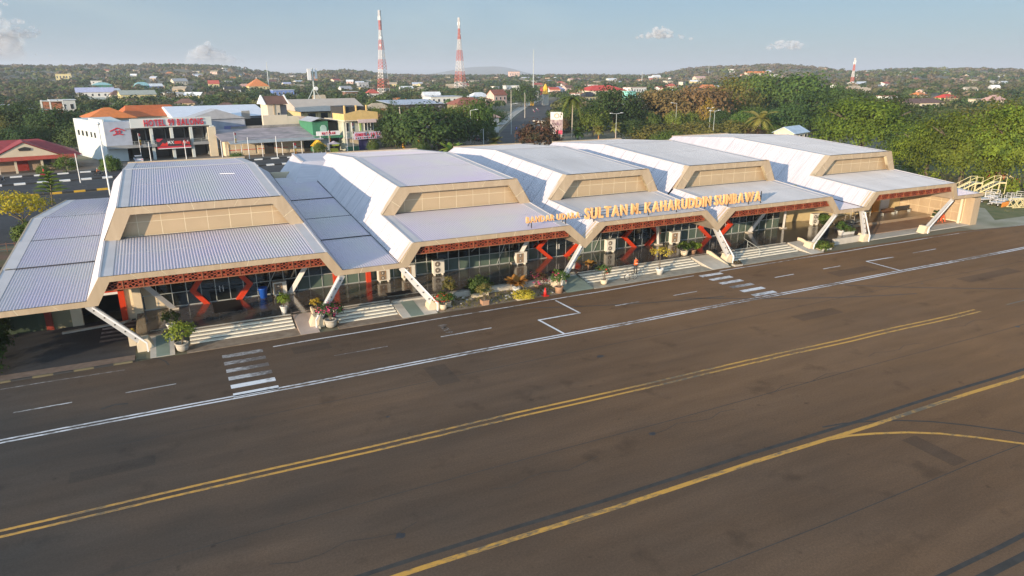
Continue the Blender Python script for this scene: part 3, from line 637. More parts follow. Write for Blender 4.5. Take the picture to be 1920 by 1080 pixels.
for (bx, tx, tz) in ((-1.6, -4.8, 4.9), (8.1, 10.4, 4.5), (31.3, 33.3, 4.9), (50.3, 49.0, 4.9), (64.6, 67.8, 5.2), (70.6, 69.6, 4.6)):
    mb = MB(); mb.bar((bx, 62.6, .62), (tx, 61.6, tz), .26, .40); tp('rear_strut', mb, M_strut); tp('strut_pedestal', MB().box(bx, 62.6, .66, .8, .6, .14), M_concl)
# ---- roof sign
S = thing('roof_sign', 'orange raised letters BANDAR UDARA SULTAN M. KAHARUDDIN SUMBAWA standing along the middle roof eaves', 'sign', (28, 55, 6.3))
M_let = mat('orange_letter_enamel', (.85, .47, .19), .4, var=.05); 
def sg(mb): mb.v = [(v[0] - 28, v[1] - 55, v[2] - 6.3) for v in mb.v]; return mb
letters(S, 'BANDAR UDARA', .80, .09, M_let, .65, 6.45, 0, .42, .018)
letters(S, 'SULTAN M. KAHARUDDIN SUMBAWA', 1.48, .12, M_let, 7.05, 29.9, 0, .22, .036)
for z in (6.75, 7.02, 7.3): part('sign_rail', sg(MB().b2(35.2 if z > 6.8 else 28.7, 58.2 if z > 6.8 else 58.2, 55.14, 55.18, z - .025, z + .025)), M_blackp, S)
for x in (29.3, 33.0, 36.2, 39.4, 42.8, 46.4, 50.2, 53.4, 56.4, 58.2):
    lo = 5.0 if (33.6 < x < 35.9 or 50.3 < x < 52.7) else 6.12
    part('sign_post', sg(MB().bar((x, 55.18, lo), (x, 55.18, 7.5 if x > 35 else 7.0), .07).bar((x, 55.18, 7.0), (x, 55.9, lo + .1), .05)), M_blackp, S)
# ------------------------------------------------------------------ foliage tools
def leaf_mat(name, c, c2, tr=.25, scale=1.2, ov=.22): return mat(name, c, .75, c2=c2, scale=scale, detail=3, objvar=ov, trans=tr, spec=.25)
L_dark = leaf_mat('dark_leaf', (.022, .045, .012), (.062, .105, .022), .16)
L_green = leaf_mat('green_leaf', (.028, .058, .010), (.11, .17, .028), .16)
L_lime = leaf_mat('lime_leaf', (.11, .17, .02), (.24, .30, .04))
L_yel = leaf_mat('yellow_leaf', (.30, .24, .02), (.55, .42, .05))
L_olive = leaf_mat('olive_leaf', (.11, .11, .025), (.22, .19, .05))
L_brown = leaf_mat('dry_brown_leaf', (.12, .075, .03), (.21, .14, .05))
L_red = leaf_mat('dark_red_leaf', (.030, .042, .014), (.12, .055, .028), .15, .5)
L_orange = leaf_mat('orange_frond', (.30, .15, .03), (.42, .26, .05))
P_pink = mat('pink_petal', (.60, .05, .16), .6, var=.2, scale=4, trans=.2); P_redf = mat('red_petal', (.60, .05, .02), .6, var=.2, scale=4, trans=.2)
def leaf_quads(cen, nrm, size, asp=.6):
    """numpy: a bent leaf (quad) at each centre"""
    n = len(cen); nrm = nrm / (np.linalg.norm(nrm, axis=1, keepdims=True) + 1e-9)
    t = rng.normal(size=(n, 3)); t -= (t * nrm).sum(1, keepdims=True) * nrm; t /= np.linalg.norm(t, axis=1, keepdims=True) + 1e-9
    b = np.cross(nrm, t); s = (size * (.7 + .6 * rng.random(n)))[:, None]
    v = np.stack([cen - t * s, cen - b * s * asp, cen + t * s, cen + b * s * asp], 1)
    return v.reshape(-1, 3)
def quads_mesh(name, v, m):
    n = len(v) // 4; me = bpy.data.meshes.new(name); me.vertices.add(4 * n); me.vertices.foreach_set('co', v.astype(np.float32).ravel())
    me.loops.add(4 * n); me.loops.foreach_set('vertex_index', np.arange(4 * n)); me.polygons.add(n)
    me.polygons.foreach_set('loop_start', np.arange(0, 4 * n, 4)); me.materials.append(m); me.update(calc_edges=True); return me
def crown_pts(nc, per, rx, rz, cr, flat=.0, lobes=0):
    """clump centres on a lumpy shell; leaves scattered in each clump"""
    d = rng.normal(size=(nc, 3)); d[:, 2] = np.abs(d[:, 2]) * 1.0 - .25; d /= np.linalg.norm(d, axis=1, keepdims=True)
    rad = .62 + .38 * rng.random(nc) ** .5
    rad *= 1 + .16 * np.sin(d[:, 0] * 5 + d[:, 1] * 4 + lobes) + .10 * np.sin(d[:, 1] * 9 + lobes * 2)
    c = d * rad[:, None] * [rx, rx, rz]
    if flat: c[:, 2] = np.where(c[:, 2] > rz * flat, rz * flat + (c[:, 2] - rz * flat) * .35, c[:, 2])
    off = rng.normal(size=(nc, per, 3)) * cr * .45 * [1, 1, .6]
    p = (c[:, None, :] + off).reshape(-1, 3)
    nr = np.repeat(d, per, 0) * .7 + off.reshape(-1, 3) / cr * .9 + rng.normal(size=(nc * per, 3)) * .45 + [0, 0, .35]
    return p, nr, c
def crown_mesh(name, m, nc, per, rx, rz, cr, leaf, flat=0, z0=0, lobes=0, asp=.6):
    p, nr, c = crown_pts(nc, per, rx, rz, cr, flat, lobes); p = p + [0, 0, z0]
    return quads_mesh(name, leaf_quads(p, nr, np.full(len(p), leaf), asp), m), c + [0, 0, z0]
def frond(mb, base, az, length, rise, droop, w, nl=12, leaf=.5, fold=.35):
    """arching palm frond with separate leaflets"""
    d = Vector((math.cos(az), math.sin(az), 0)); side = Vector((-d.y, d.x, 0)); p = Vector(base); prev = p
    for k in range(1, nl + 1):
        t = k / nl; q = Vector(base) + d * length * t * (1 - .12 * t) + Vector((0, 0, rise * t - droop * t * t))
        mb.tube(prev, q, .03 * w * (1.2 - t), None, 3, False)
        ll = leaf * math.sin(PI * min(.97, t * .85 + .14)); dr = (q - prev).normalized()
        for s in (-1, 1):
            e = q + side * s * ll + dr * ll * .45 - Vector((0, 0, ll * fold)); ww = dr * .11 * w * 2
            mb.poly([q - ww, q + ww, e + ww * .4, e - ww * .2])
        prev = q
# ------------------------------------------------------------------ plants in pots
def lp(pr): return [(r, z) for r, z in pr]
POTS = {'bowl': [(.16, 0), (.30, .10), (.36, .34), (.33, .42), (.40, .46), (.40, .52), (.30, .52), (.28, .40)],
        'tall': [(.20, 0), (.24, .30), (.30, .62), (.33, .64), (.33, .70), (.26, .70), (.24, .6)],
        'cone': [(.20, 0), (.30, .40), (.33, .42), (.33, .48), (.26, .48), (.24, .38)],
        'ribbed': [(.28, 0), (.31, .12), (.29, .14), (.34, .28), (.32, .30), (.38, .46), (.30, .46), (.28, .36)],
        'drum': [(.30, 0), (.34, .45), (.36, .50), (.30, .50), (.28, .4)]}
def plant(name, label, cat, loc, pot, potm, size=1, foliage=None, leafm=None, flower=None, stem=0, group='potted plants along the terminal front', square=None, fr=None, name_f='foliage', nstem=3):
    t = thing(name, label, cat, loc, random.uniform(0, 3), group); top = .5
    if square:
        a, b, h = square; mb = MB(); mb.box(0, 0, h / 2, a, b, h); mb.box(0, 0, h - .03, a + .06, b + .06, .06); part('pot', mb, potm, t); t.rotation_euler = (0, 0, 0)
        part('soil', MB().box(0, 0, h + .004, a * .9, b * .9, .01), M_soil, t); top = h
    else:
        part('pot', MB().lathe([(r * size, z * size) for r, z in POTS[pot]], 14), potm, t, True); top = POTS[pot][5 if pot != 'drum' else 3][1] * size
    if foliage:
        rx, rz, zc, n, leaf = foliage
        me, c = crown_mesh('foliage', leafm, n, 9, rx, rz, rx * .34, leaf, lobes=random.random() * 6); 
        for v in me.vertices: v.co.z = max(v.co.z, -zc + top * .0 + .05)
        link(name_f, me, t, (0, 0, top + zc))
        mb = MB()
        for k in range(nstem):
            a = random.random() * 6.3; mb.tube((.04 * math.cos(a), .04 * math.sin(a), top - .1), (rx * .45 * math.cos(a), rx * .45 * math.sin(a), top + zc + rz * .25), .022 + .012 * stem, .01, 5)
        mb.tube((0, 0, top - .1), (0, 0, top + zc), .03 + .012 * stem, .018, 5)
        part('stem', mb, M_bark, t)
        if flower:
            p, nr, c = crown_pts(flower[1], 5, rx * 1.03, rz * 1.03, rx * .22, lobes=3); link('flowers', quads_mesh('flowers', leaf_quads(p, nr, np.full(len(p), .065), .9), flower[0]), t, (0, 0, top + zc))['kind'] = 'stuff'
    if fr:
        n, ln, rise, droop, leaf = fr; mb = MB()
        for k in range(n): frond(mb, (random.uniform(-.06, .06), random.uniform(-.06, .06), top - .02), k * 2.4 + random.random() * .5, ln * random.uniform(.7, 1.1), rise * random.uniform(.8, 1.25), droop * random.uniform(.7, 1.2), .5, 9, leaf)
        part(name_f, mb, leafm, t)
    return t
TC = mat('terracotta', (.38, .22, .13), .8, var=.12, scale=3); CP = mat('cream_pot', (.62, .52, .36), .7, var=.08); WP = mat('white_pot', (.66, .64, .58), .6); GP = mat('grey_cement_pot', (.40, .36, .29), .85, var=.15, scale=4)
plant('potted_shrub', 'dark green ball-shaped shrub in a white pot at the head of the first ramp', 'potted shrub', (-1.85, 57.1, .6), 'cone', WP, 1.1, (.62, .60, .62, 60, .085), L_dark)
plant('potted_shrub', 'big bushy yellow-green shrub in a wide grey cement pot left of the first white steps', 'potted shrub', (-1.2, 53.6, 0), 'bowl', GP, 1.3, (.95, .80, .85, 110, .09), L_lime)
plant('potted_shrub', 'yellow-green round shrub in a tall white pot at the right end of the first steps', 'potted shrub', (6.75, 57.1, .6), 'tall', WP, 1, (.50, .56, .55, 60, .075), L_lime)
plant('potted_croton', 'small yellow-leaved croton behind the white strut beside the first steps', 'potted plant', (9.3, 56.3, .58), 'cone', TC, .8, (.45, .40, .55, 26, .11), L_yel)
plant('potted_bougainvillea', 'wide magenta bougainvillea in a round grey pot at the foot of the second strut', 'potted plant', (9.9, 53.7, 0), 'bowl', GP, 1.35, (1.05, .55, .85, 90, .09), L_dark, (P_pink, 36), stem=1)
plant('potted_bougainvillea', 'bougainvillea with orange-red flowers in a round cream pot right of the two-tone ramp', 'potted plant', (19.75, 53.75, 0), 'bowl', CP, 1.05, (.75, .45, .55, 60, .08), L_green, (P_redf, 34))
plant('potted_bougainvillea', 'green trailing shrub in a second cream pot tucked behind the orange-red flowers', 'potted plant', (20.35, 54.25, .02), 'bowl', CP, 1.0, (.62, .35, .35, 40, .08), L_green)
plant('potted_tree', 'slim upright light green bush in a terracotta pot on the planted strip', 'potted plant', (21.0, 55.5, .05), 'cone', TC, 1.15, (.60, 1.0, .95, 80, .08), L_olive, stem=1)
t = plant('planter_palm', 'large bushy dark green palm clump in a long cream trough on the planted strip', 'planter', (24.1, 55.7, .04), None, CP, 1, (1.05, .75, .75, 110, .10), L_dark, square=(1.7, .55, .42), fr=(22, 1.5, 1.7, 1.3, .35))
plant('potted_tree', 'open little shrub in a square terracotta box near the road line below the palm clump', 'potted plant', (23.6, 53.35, .03), None, TC, 1, (.75, .55, .95, 48, .075), L_olive, square=(.62, .62, .45), stem=1)
plant('potted_palm', 'orange-tinged areca palm in a ribbed white pot in the middle of the planted strip', 'potted palm', (28.0, 55.7, .04), 'ribbed', WP, 1.25, None, L_orange, fr=(26, 1.25, 1.5, 1.05, .34))
plant('low_planter', 'low dense yellow bush filling a flat oval planter at the road edge', 'planter', (27.5, 53.2, .03), None, GP, 1, (1.0, .42, .12, 120, .075), L_yel, square=(1.5, .7, .18))
plant('potted_bougainvillea', 'shrub with a few magenta flowers in a terracotta pot at the fourth strut foot', 'potted plant', (31.4, 53.4, .03), 'drum', TC, 1.2, (.80, .70, .85, 80, .085), L_green, (P_pink, 9), stem=1)
plant('flowering_shrub', 'sprawling shrub with dull pink flowers growing behind the planted strip left of the fourth strut', 'shrub', (30.2, 55.6, .0), 'cone', TC, .8, (1.2, .55, .55, 60, .08), L_red, (P_pink, 20))
plant('potted_palm', 'small palm in a white pot on the polished floor just right of the fourth strut', 'potted palm', (35.9, 58.3, .6), 'tall', WP, 1.0, None, L_olive, fr=(16, .9, .95, .7, .26))
plant('potted_palm', 'small yellowing palm in a low pot second from the fourth strut', 'potted palm', (37.5, 57.6, .6), 'cone', TC, .9, None, L_orange, fr=(16, .8, .9, .7, .24))
plant('potted_tree', 'little tree with scattered red flowers in a round cream pot before the long steps', 'potted plant', (36.7, 53.7, .02), 'bowl', CP, 1.0, (.72, .55, .95, 34, .08), L_green, (P_redf, 7), stem=1)
plant('potted_tree', 'thin bare-stemmed tree with sparse yellow leaves in a pale hexagonal pot right of the cyclist', 'potted plant', (43.85, 54.1, .02), 'cone', WP, 1.35, (1.1, .55, 1.85, 34, .085), L_yel, stem=1)
plant('potted_shrub', 'lush green broad-leaved plant in a cream pot at the right end of the long steps', 'potted shrub', (49.7, 57.3, .6), 'bowl', CP, 1.15, (.72, .50, .45, 44, .13), L_green)
plant('potted_shrub', 'lime-yellow broad-leaved plant next to the lush green one at the long steps', 'potted shrub', (51.3, 57.6, .6), 'cone', TC, 1.0, (.66, .48, .45, 40, .13), L_lime)
plant('low_planter', 'shallow stone bowl with a few reddish shoots at the foot of the fifth strut', 'planter', (53.6, 53.1, .0), None, GP, 1, (.42, .25, .12, 16, .08), L_red, square=(1.1, .55, .22))
plant('potted_palm', 'spiky green and yellow fern clump in a white pot under the sixth strut', 'potted palm', (67.2, 53.5, .0), 'cone', WP, 1.1, (.7, .4, .4, 40, .1), L_green, fr=(24, 1.1, .9, .9, .26))
plant('low_planter', 'second low fern clump in a flat pale dish right of the sixth strut', 'planter', (68.5, 53.8, 0), None, WP, 1, (.8, .4, .25, 40, .1), L_olive, square=(.8, .5, .2))
plant('potted_palm', 'dark broad-leaved palm in a tall black drum on the side landing', 'potted palm', (72.0, 57.2, .58), 'tall', M_black, 1.4, (.55, .35, .6, 22, .16), L_dark)
plant('potted_palm', 'taller leafy palm in the second black drum on the side landing', 'potted palm', (73.3, 58.4, .58), 'tall', M_black, 1.3, (.8, .5, .95, 34, .18), L_green)
plant('potted_palm', 'leafy plant in a white pot standing on the side landing', 'potted palm', (74.0, 56.6, .58), 'cone', WP, 1.2, (.7, .6, .7, 34, .14), L_dark)
plant('low_planter', 'long white planter box of green shrubs on the side landing', 'planter', (75.3, 56.7, .58), None, WP, 1, (.9, .45, .25, 50, .1), L_dark, square=(2.2, .5, .35))
plant('low_planter', 'small square cream column planter with a withered yellow plant behind the first strut base', 'planter', (-4.6, 56.6, .0), None, CP, 1, (.22, .2, .15, 10, .1), L_yel, square=(.5, .5, .95))
plant('potted_shrub', 'dark cactus-like shrub by the paneled end wall of the last bay', 'potted shrub', (94.9, 58.0, .12), 'cone', TC, 1, (.45, .7, .5, 30, .1), L_dark)
g = MB()
for k in range(26): g.ball((random.uniform(20.6, 31), random.uniform(53.6, 55.9), .05), random.uniform(.08, .22), .6, 6, 4, .25)
o = part('rubble', g, M_concl); o['kind'] = 'stuff'
p = np.stack([rng.uniform(19.6, 31.6, 700), rng.uniform(53.1, 56.0, 700), rng.uniform(.05, .22, 700)], 1)
o = link('weeds', quads_mesh('weeds', leaf_quads(p, rng.normal(size=(700, 3)) + [0, 0, .5], np.full(700, .09)), L_olive)); o['kind'] = 'stuff'

for k, (x, y, h) in enumerate(((-13.6, 54.9, 2.2), (-14.6, 56.5, 2.8), (-13.9, 58.2, 2.5), (-15.2, 60.2, 3.0), (-14.6, 62.0, 2.6))):  # row added to shade the drive; the real cause of that shade is unseen
    t = thing('shrub', 'added shade-casting shrub in the row at the very left edge under the wing roof', 'shrub', (x, y, 0), k, 'added shade-casting shrubs at the left edge'); me, c = crown_mesh('foliage', L_dark, 70, 34, 1.15, h * .55, .5, .12); link('foliage', me, t, (0, 0, h * .48)); part('stem', MB().tube((0, 0, 0), (0, 0, h * .6), .06), M_bark, t)
# ------------------------------------------------------------------ air conditioner units
M_ac = mat('ac_white', (.70, .66, .56), .5, var=.05); M_grill = mat('ac_grille', (.12, .09, .07), .5)
def ac_unit(x, y, z, w, h, label, twin=True, bronze=False):
    w *= .86; h *= .86
    t = thing('air_conditioner_unit', label, 'air conditioner', (x, y, z), 0, 'outdoor air conditioner units in front of the glazing')
    part('casing', MB().b2(-w / 2, w / 2, -.25, .25, .18, .18 + h), M_ac, t)
    part('lid', MB().b2(-w / 2 - .02, w / 2 + .02, -.27, .27, .18 + h, .22 + h), M_ac, t)
    for s in (-1, 1): part('foot', MB().b2(s * w * .36 - .05, s * w * .36 + .05, -.24, .24, 0, .18), M_ac, t)
    cx = -w * .12
    if bronze: part('grille_plate', MB().b2(-w * .42, w * .18, -.27, -.25, .26, .1 + h), mat('bronze_plate', (.36, .24, .14), .5), t)
    for k in range(2 if twin else 1):
        zc = .18 + h * (.27 + .46 * k) if twin else .18 + h / 2; r = h * .20 if twin else h * .34
        f = part('fan_grille', MB().tube((cx, -.255, zc), (cx, -.29, zc), r, r * .95, 16), M_grill, t)
        rg = MB()
        for a in range(8): rg.bar((cx, -.292, zc), (cx + r * math.cos(a * PI / 4), -.292, zc + r * math.sin(a * PI / 4)), .012)
        part('fan_guard', rg, M_ac, f); part('fan_hub', MB().tube((cx, -.29, zc), (cx, -.31, zc), r * .28, r * .2, 10), M_ac, f)
    return t
ac_unit(7.2, 62.3, .6, 1.35, 1.35, 'bronze-fronted twin fan unit beside the blue bin in the first bay', bronze=True)
ac_unit(16.9, 62.4, .6, 1.35, 1.25, 'twin fan unit half hidden by the low fascia between the first two bays', bronze=True)
ac_unit(19.35, 62.2, .6, 1.5, 1.40, 'left one of the two twin fan units standing together behind the third strut', bronze=True)
ac_unit(22.5, 62.3, .6, 1.35, 1.60, 'tall twin fan unit with dark grilles, right of the two behind the third strut')
ac_unit(31.7, 62.1, .6, 1.5, 1.35, 'cream boxy unit between the planted strip palm and the second hexagonal doorway', bronze=True)
ac_unit(43.1, 62.2, .6, 1.35, 1.50, 'twin fan unit just left of the middle orange-red doorway, behind the cyclist')
ac_unit(52.3, 62.2, .6, 1.5, 1.45, 'cream twin fan unit right of the middle orange-red doorway', bronze=True)
ac_unit(75.9, 62.3, .6, 1.4, 1.55, 'twin fan unit at the far right end of the glazing, by the sixth strut')
# blue bin
t = thing('rubbish_bin', 'round blue plastic rubbish bin left of the bronze-fronted air conditioner', 'bin', (5.75, 62.4, .6))
BL = mat('blue_plastic', (.015, .09, .42), .4); part('body', MB().lathe([(.30, 0), (.38, .85), (.42, .88), (.42, .95), (.36, .95), (.3, .2)], 16), BL, t, True)
for s in (-1, 1): part('handle', MB().box(s * .43, 0, .75, .06, .2, .05), BL, t)
# traffic cone
t = thing('traffic_cone', 'red and white traffic cone at the road edge near the fourth strut', 'traffic cone', (29.75, 53.15, .02))
CR = mat('cone_red', (.62, .03, .02), .5)
part('base', MB().box(0, 0, .03, .55, .55, .06), CR, t); part('cone', MB().lathe([(.20, .06), (.05, .78), (.04, .78)], 14), CR, t, True)
part('band', MB().lathe([(.145, .30), (.105, .48), (.10, .48)], 14), M_whitep, t); part('band', MB().lathe([(.085, .58), (.06, .70), (.05, .70)], 14), M_whitep, t)

# ------------------------------------------------------------------ people
SK = mat('skin', (.30, .16, .10), .6, var=.05); HAIR = mat('black_hair', (.012, .010, .009), .6)
def skin_body(name, verts, edges, radii, mats, pick, parent, sub=1):
    me = bpy.data.meshes.new(name); me.from_pydata(verts, edges, []); o = bpy.data.objects.new(name, me); col.objects.link(o)
    md = o.modifiers.new('s', 'SKIN'); md.use_smooth_shade = True
    for i, r in enumerate(radii): me.skin_vertices[0].data[i].radius = r if isinstance(r, tuple) else (r, r)
    me.skin_vertices[0].data[0].use_root = True
    if sub: o.modifiers.new('u', 'SUBSURF').levels = sub
    dg = bpy.context.evaluated_depsgraph_get(); dg.update(); m2 = bpy.data.meshes.new_from_object(o.evaluated_get(dg)); bpy.data.objects.remove(o)
    m2.materials.clear()
    for m in mats: m2.materials.append(m)
    for p in m2.polygons: p.material_index = pick(p.center); p.use_smooth = True
    return link(name, m2, parent)
def person(label, loc, rz, shirt, trousers, pose='stand', group=None, helmet=None, vest=None, scale=1):
    t = thing('person', label, 'person', loc, rz, group)
    # facing +Y; joints: pelvis, spine, chest, neck, head, top
    if pose == 'stand':
        V = [(0, 0, .93), (0, 0, 1.12), (0, .01, 1.34), (0, .02, 1.48), (0, .04, 1.58), (0, .04, 1.70),
             (-.10, 0, .88), (-.13, .02, .48), (-.15, -.02, .09), (-.16, .14, .05), (.10, 0, .88), (.12, .02, .48), (.13, -.02, .09), (.15, .14, .05),
             (-.19, 0, 1.38), (-.27, -.03, 1.13), (-.12, .17, 1.08), (-.06, .22, 1.10), (.19, 0, 1.38), (.27, -.03, 1.13), (.12, .17, 1.08), (.06, .22, 1.10)]
        hd = Vector((0, .04, 1.62))
    else:   # seated on a motorbike
        V = [(0, -.15, .78), (0, -.12, .98), (0, -.02, 1.18), (0, .03, 1.30), (0, .06, 1.40), (0, .06, 1.52),
             (-.11, -.12, .76), (-.22, .26, .70), (-.20, .20, .28), (-.20, .34, .25), (.11, -.12, .76), (.22, .26, .70), (.20, .20, .28), (.20, .34, .25),
             (-.19, 0, 1.22), (-.32, .20, 1.05), (-.30, .46, 1.02), (-.29, .52, 1.02), (.19, 0, 1.22), (.32, .20, 1.05), (.30, .46, 1.02), (.29, .52, 1.02)]
        hd = Vector((0, .06, 1.44))
    E = [(0, 1), (1, 2), (2, 3), (3, 4), (4, 5), (0, 6), (6, 7), (7, 8), (8, 9), (0, 10), (10, 11), (11, 12), (12, 13), (2, 14), (14, 15), (15, 16), (16, 17), (2, 18), (18, 19), (19, 20), (20, 21)]
    Rd = [(.15, .11), (.14, .10), (.17, .11), .055, .085, .07, .09, .062, .045, .05, .09, .062, .045, .05, .07, .05, .036, .04, .07, .05, .036, .04]
    sh = V[0][2]
    def pick(c):
        if c.z > V[3][2] - .01 and abs(c.x) < .13: return 0
        if (pose == 'stand' and c.z < .93 and abs(c.x) < .3) or (pose != 'stand' and c.z < .80): return 2 if c.z > (.11 if pose == 'stand' else .30) else 3
        if c.y > (.12 if pose == 'stand' else .42): return 0
        return 1
    skin_body('body', V, E, Rd, [SK, shirt, trousers, M_blackp], pick, t)
    fx = MB()
    if helmet: part('helmet', MB().ball(hd + Vector((0, -.01, .02)), .15, 1.05, 12, 8), helmet, t, True)
    else: part('hair', MB().ball(hd + Vector((0, -.022, .045)), .098, 1.0, 12, 8), HAIR, t, True)
    part('nose', MB().ball(hd + Vector((0, .09, -.02)), .016, 1.2, 5, 4), SK, t)
    for s in (-1, 1):
        part('eye', MB().ball(hd + Vector((s * .032, .084, .012)), .010, .8, 5, 4), M_blackp, t); part('ear', MB().ball(hd + Vector((s * .088, 0, -.01)), .02, 1.4, 5, 4), SK, t)
        h = Vector(V[17 if s < 0 else 21]); 
        for k in range(4): part('finger', MB().tube(h + Vector((s * (-.026 + k * .016), .02, -.02)), h + Vector((s * (-.026 + k * .014), .075 - .006 * abs(k - 1.5), -.045)), .009, .007, 5), SK, t)
        part('thumb', MB().tube(h + Vector((-s * .03, .0, .0)), h + Vector((-s * .045, .045, -.01)), .010, .008, 5), SK, t)
    if vest:
        vb = MB(); vb.lathe([(.19, 0), (.185, .1), (.175, .26), (.20, .42), (.17, .50), (.09, .53)], 14, (0, 0, 0)); vb.v = [(x * 1.12, y * .80, z + .92) for x, y, z in vb.v]
        vo = part('vest', vb, vest, t, True)
        part('vest_emblem', MB().tube((0, -.158, 1.28), (0, -.166, 1.28), .065, None, 12), M_blackp, vo); part('vest_band', MB().b2(-.14, .14, -.166, -.158, 1.06, 1.10), M_whitep, vo)
    t.scale = (scale,) * 3
    return t
person('person in an orange vest and black trousers standing, seen from behind, beside a bicycle', (41.45, 55.0, .12), R(-8), M_blackp, M_blackp, vest=mat('orange_vest', (.80, .13, .02), .6), scale=1.1)
# bicycle lying parked at the foot of the steps
def torus(mb, c, r, w, ax, n=20):
    ax = Vector(ax).normalized(); a = ax.orthogonal().normalized(); b = ax.cross(a); c = Vector(c)
    P = [c + (a * math.cos(2 * PI * i / n) + b * math.sin(2 * PI * i / n)) * r for i in range(n)]
    for i in range(n): mb.tube(P[i], P[(i + 1) % n], w, None, 5, False)
    return mb
t = thing('bicycle', 'dark mountain bicycle on its stand at the foot of the long steps beside the person', 'bicycle', (40.0, 53.75, .02), R(6))
t.rotation_euler = (R(-10), 0, R(6))
ax = (0, 1, 0); hub = {}
for nm, x in (('rear_wheel', .52), ('front_wheel', -.52)):
    w = part(nm, torus(MB(), (x, 0, .34), .32, .03, ax), M_black, t); part('rim', torus(MB(), (x, 0, .34), .28, .012, ax), M_alu, w)
    sp = MB()
    for k in range(12): sp.tube((x, 0, .34), (x + .28 * math.cos(k * PI / 6), 0, .34 + .28 * math.sin(k * PI / 6)), .004, None, 3)
    sp.tube((x, -.05, .34), (x, .05, .34), .03, None, 8); part('spokes', sp, M_alu, w)
fm = MB()
for a, b in (((.52, 0, .34), (.08, 0, .30)), ((.52, 0, .34), (.18, 0, .74)), ((.08, 0, .30), (.18, 0, .80)), ((.08, 0, .30), (-.36, 0, .70)), ((.17, 0, .74), (-.36, 0, .80)), ((-.33, 0, .88), (-.52, 0, .34))): fm.tube(a, b, .02, None, 6)
part('frame', fm, M_blackp, t); part('saddle', MB().box(.20, 0, .85, .26, .14, .06), M_blackp, t)
part('handlebar', MB().tube((-.34, -.30, .93), (-.34, .30, .93), .016).tube((-.33, 0, .88), (-.36, 0, .94), .02), M_blackp, t)
part('crank', torus(MB(), (.08, -.04, .30), .09, .012, ax, 10).tube((.08, -.06, .30), (.2, -.06, .22), .012).tube((.08, .06, .30), (-.04, .06, .38), .012), M_alu, t); part('kickstand', MB().tube((.3, .02, .3), (.36, .22, .02), .012), M_alu, t)
part('front_bag', MB().box(-.42, -.02, .62, .20, .16, .22), mat('white_bag', (.62, .58, .50), .7), t)

# ------------------------------------------------------------------ things under the last bay and the yard beyond it
t = thing('desk', 'pale desk with a dark top against the yellow wall under the last roof', 'desk', (86.8, 63.6, .5)); part('top', MB().b2(-1.7, 1.7, -.4, .4, .72, .78), M_cream, t)
for sx in (-1.6, 1.6):
    for sy in (-.32, .32): part('leg', MB().b2(sx - .04, sx + .04, sy - .04, sy + .04, 0, .72), M_alu, t)
t = thing('office_chair', 'round-backed black office chair behind the pale desk', 'chair', (87.3, 64.3, .5)); part('seat', MB().box(0, 0, .48, .5, .5, .1), M_black, t); part('backrest', MB().ball((0, .24, .95), .32, 1.1, 10, 7), M_black, t, True); part('pedestal', MB().tube((0, 0, .06), (0, 0, .45), .04), M_blackp, t)
bs = MB()
for k in range(5): bs.bar((0, 0, .1), (.3 * math.cos(k * 1.257), .3 * math.sin(k * 1.257), .04), .05)
part('base', bs, M_blackp, t)
def bench(x, y, z, L_, lab, m):
    t = thing('bench', lab, 'bench', (x, y, z)); part('seat', MB().b2(-L_ / 2, L_ / 2, -.22, .22, .40, .46), m, t); part('backrest', MB().b2(-L_ / 2, L_ / 2, .2, .25, .5, .95), m, t)
    for s in (-1, 1): part('leg', MB().b2(s * L_ * .45 - .03, s * L_ * .45 + .03, -.2, .25, 0, .4), M_alu, t)
bench(91.3, 62.6, .5, 2.6, 'brown bench below the orange door of the last bay', mat('brown_seat', (.12, .06, .03), .5)); bench(95.0, 62.9, .5, 3.2, 'long dark bench beside the paneled end wall', M_blackp)
def cart(x, y, z, rz, lab, deck, name='baggage_cart', rails=True, grp=None):
    t = thing(name, lab, 'baggage cart', (x, y, z), rz, grp)
    part('deck', MB().b2(-1.25, 1.25, -.7, .7, .48, .58), deck, t); part('tow_bar', MB().bar((-1.25, 0, .5), (-2.1, 0, .3), .07), deck, t)
    for sx in (-.85, .85):
        for sy in (-.6, .6):
            w = part('wheel', MB().tube((sx, sy - .07, .22), (sx, sy + .07, .22), .22, None, 12), M_black, t); part('hub', MB().tube((sx, sy - .08, .22), (sx, sy + .08, .22), .1, None, 8), M_whitep, w)
    if rails:
        for sx in (-1.2, 1.2):
            r_ = MB(); r_.tube((sx, -.66, .58), (sx, -.66, 1.5), .03).tube((sx, .66, .58), (sx, .66, 1.5), .03).tube((sx, -.66, 1.5), (sx, .66, 1.5), .03)
            for q in (.85, 1.15): r_.tube((sx, -.66, q), (sx, .66, q), .02)
            part('end_rail', r_, deck, t)
    return t
WM = mat('white_enamel', (.62, .58, .54), .5, var=.15, scale=3); OM = mat('orange_enamel', (.60, .22, .03), .5)
cart(79.6, 60.6, .12, .1, 'grey baggage cart parked under the last roof, nearest the seventh strut', M_conc); cart(82.9, 61.6, .12, .25, 'dark-wheeled flat cart behind the grey one under the last roof', M_alu, rails=False)
cart(116.4, 61.4, 0, -.35, 'white cart with an orange grille front, closest to the terminal corner', WM); cart(119.5, 62.6, 0, -.25, 'white baggage cart in the middle of the parked group by the lawn', WM); cart(122.8, 62.2, 0, .2, 'white baggage cart at the right end of the parked group by the lawn', WM); cart(121.0, 65.2, 0, .2, 'white baggage cart at the back of the parked group by the lawn', WM); cart(117.4, 64.6, 0, -.2, 'white baggage cart at the back left of the parked group', WM)
o = thing('grille_panel', 'orange slatted panel propped low against the first white cart', 'panel', (115.9, 60.3, 0), .1)
for k in range(7): part('slat', MB().b2(-1.1 + k * .34, -.92 + k * .34, -.03, .03, .1, .75), OM, o)
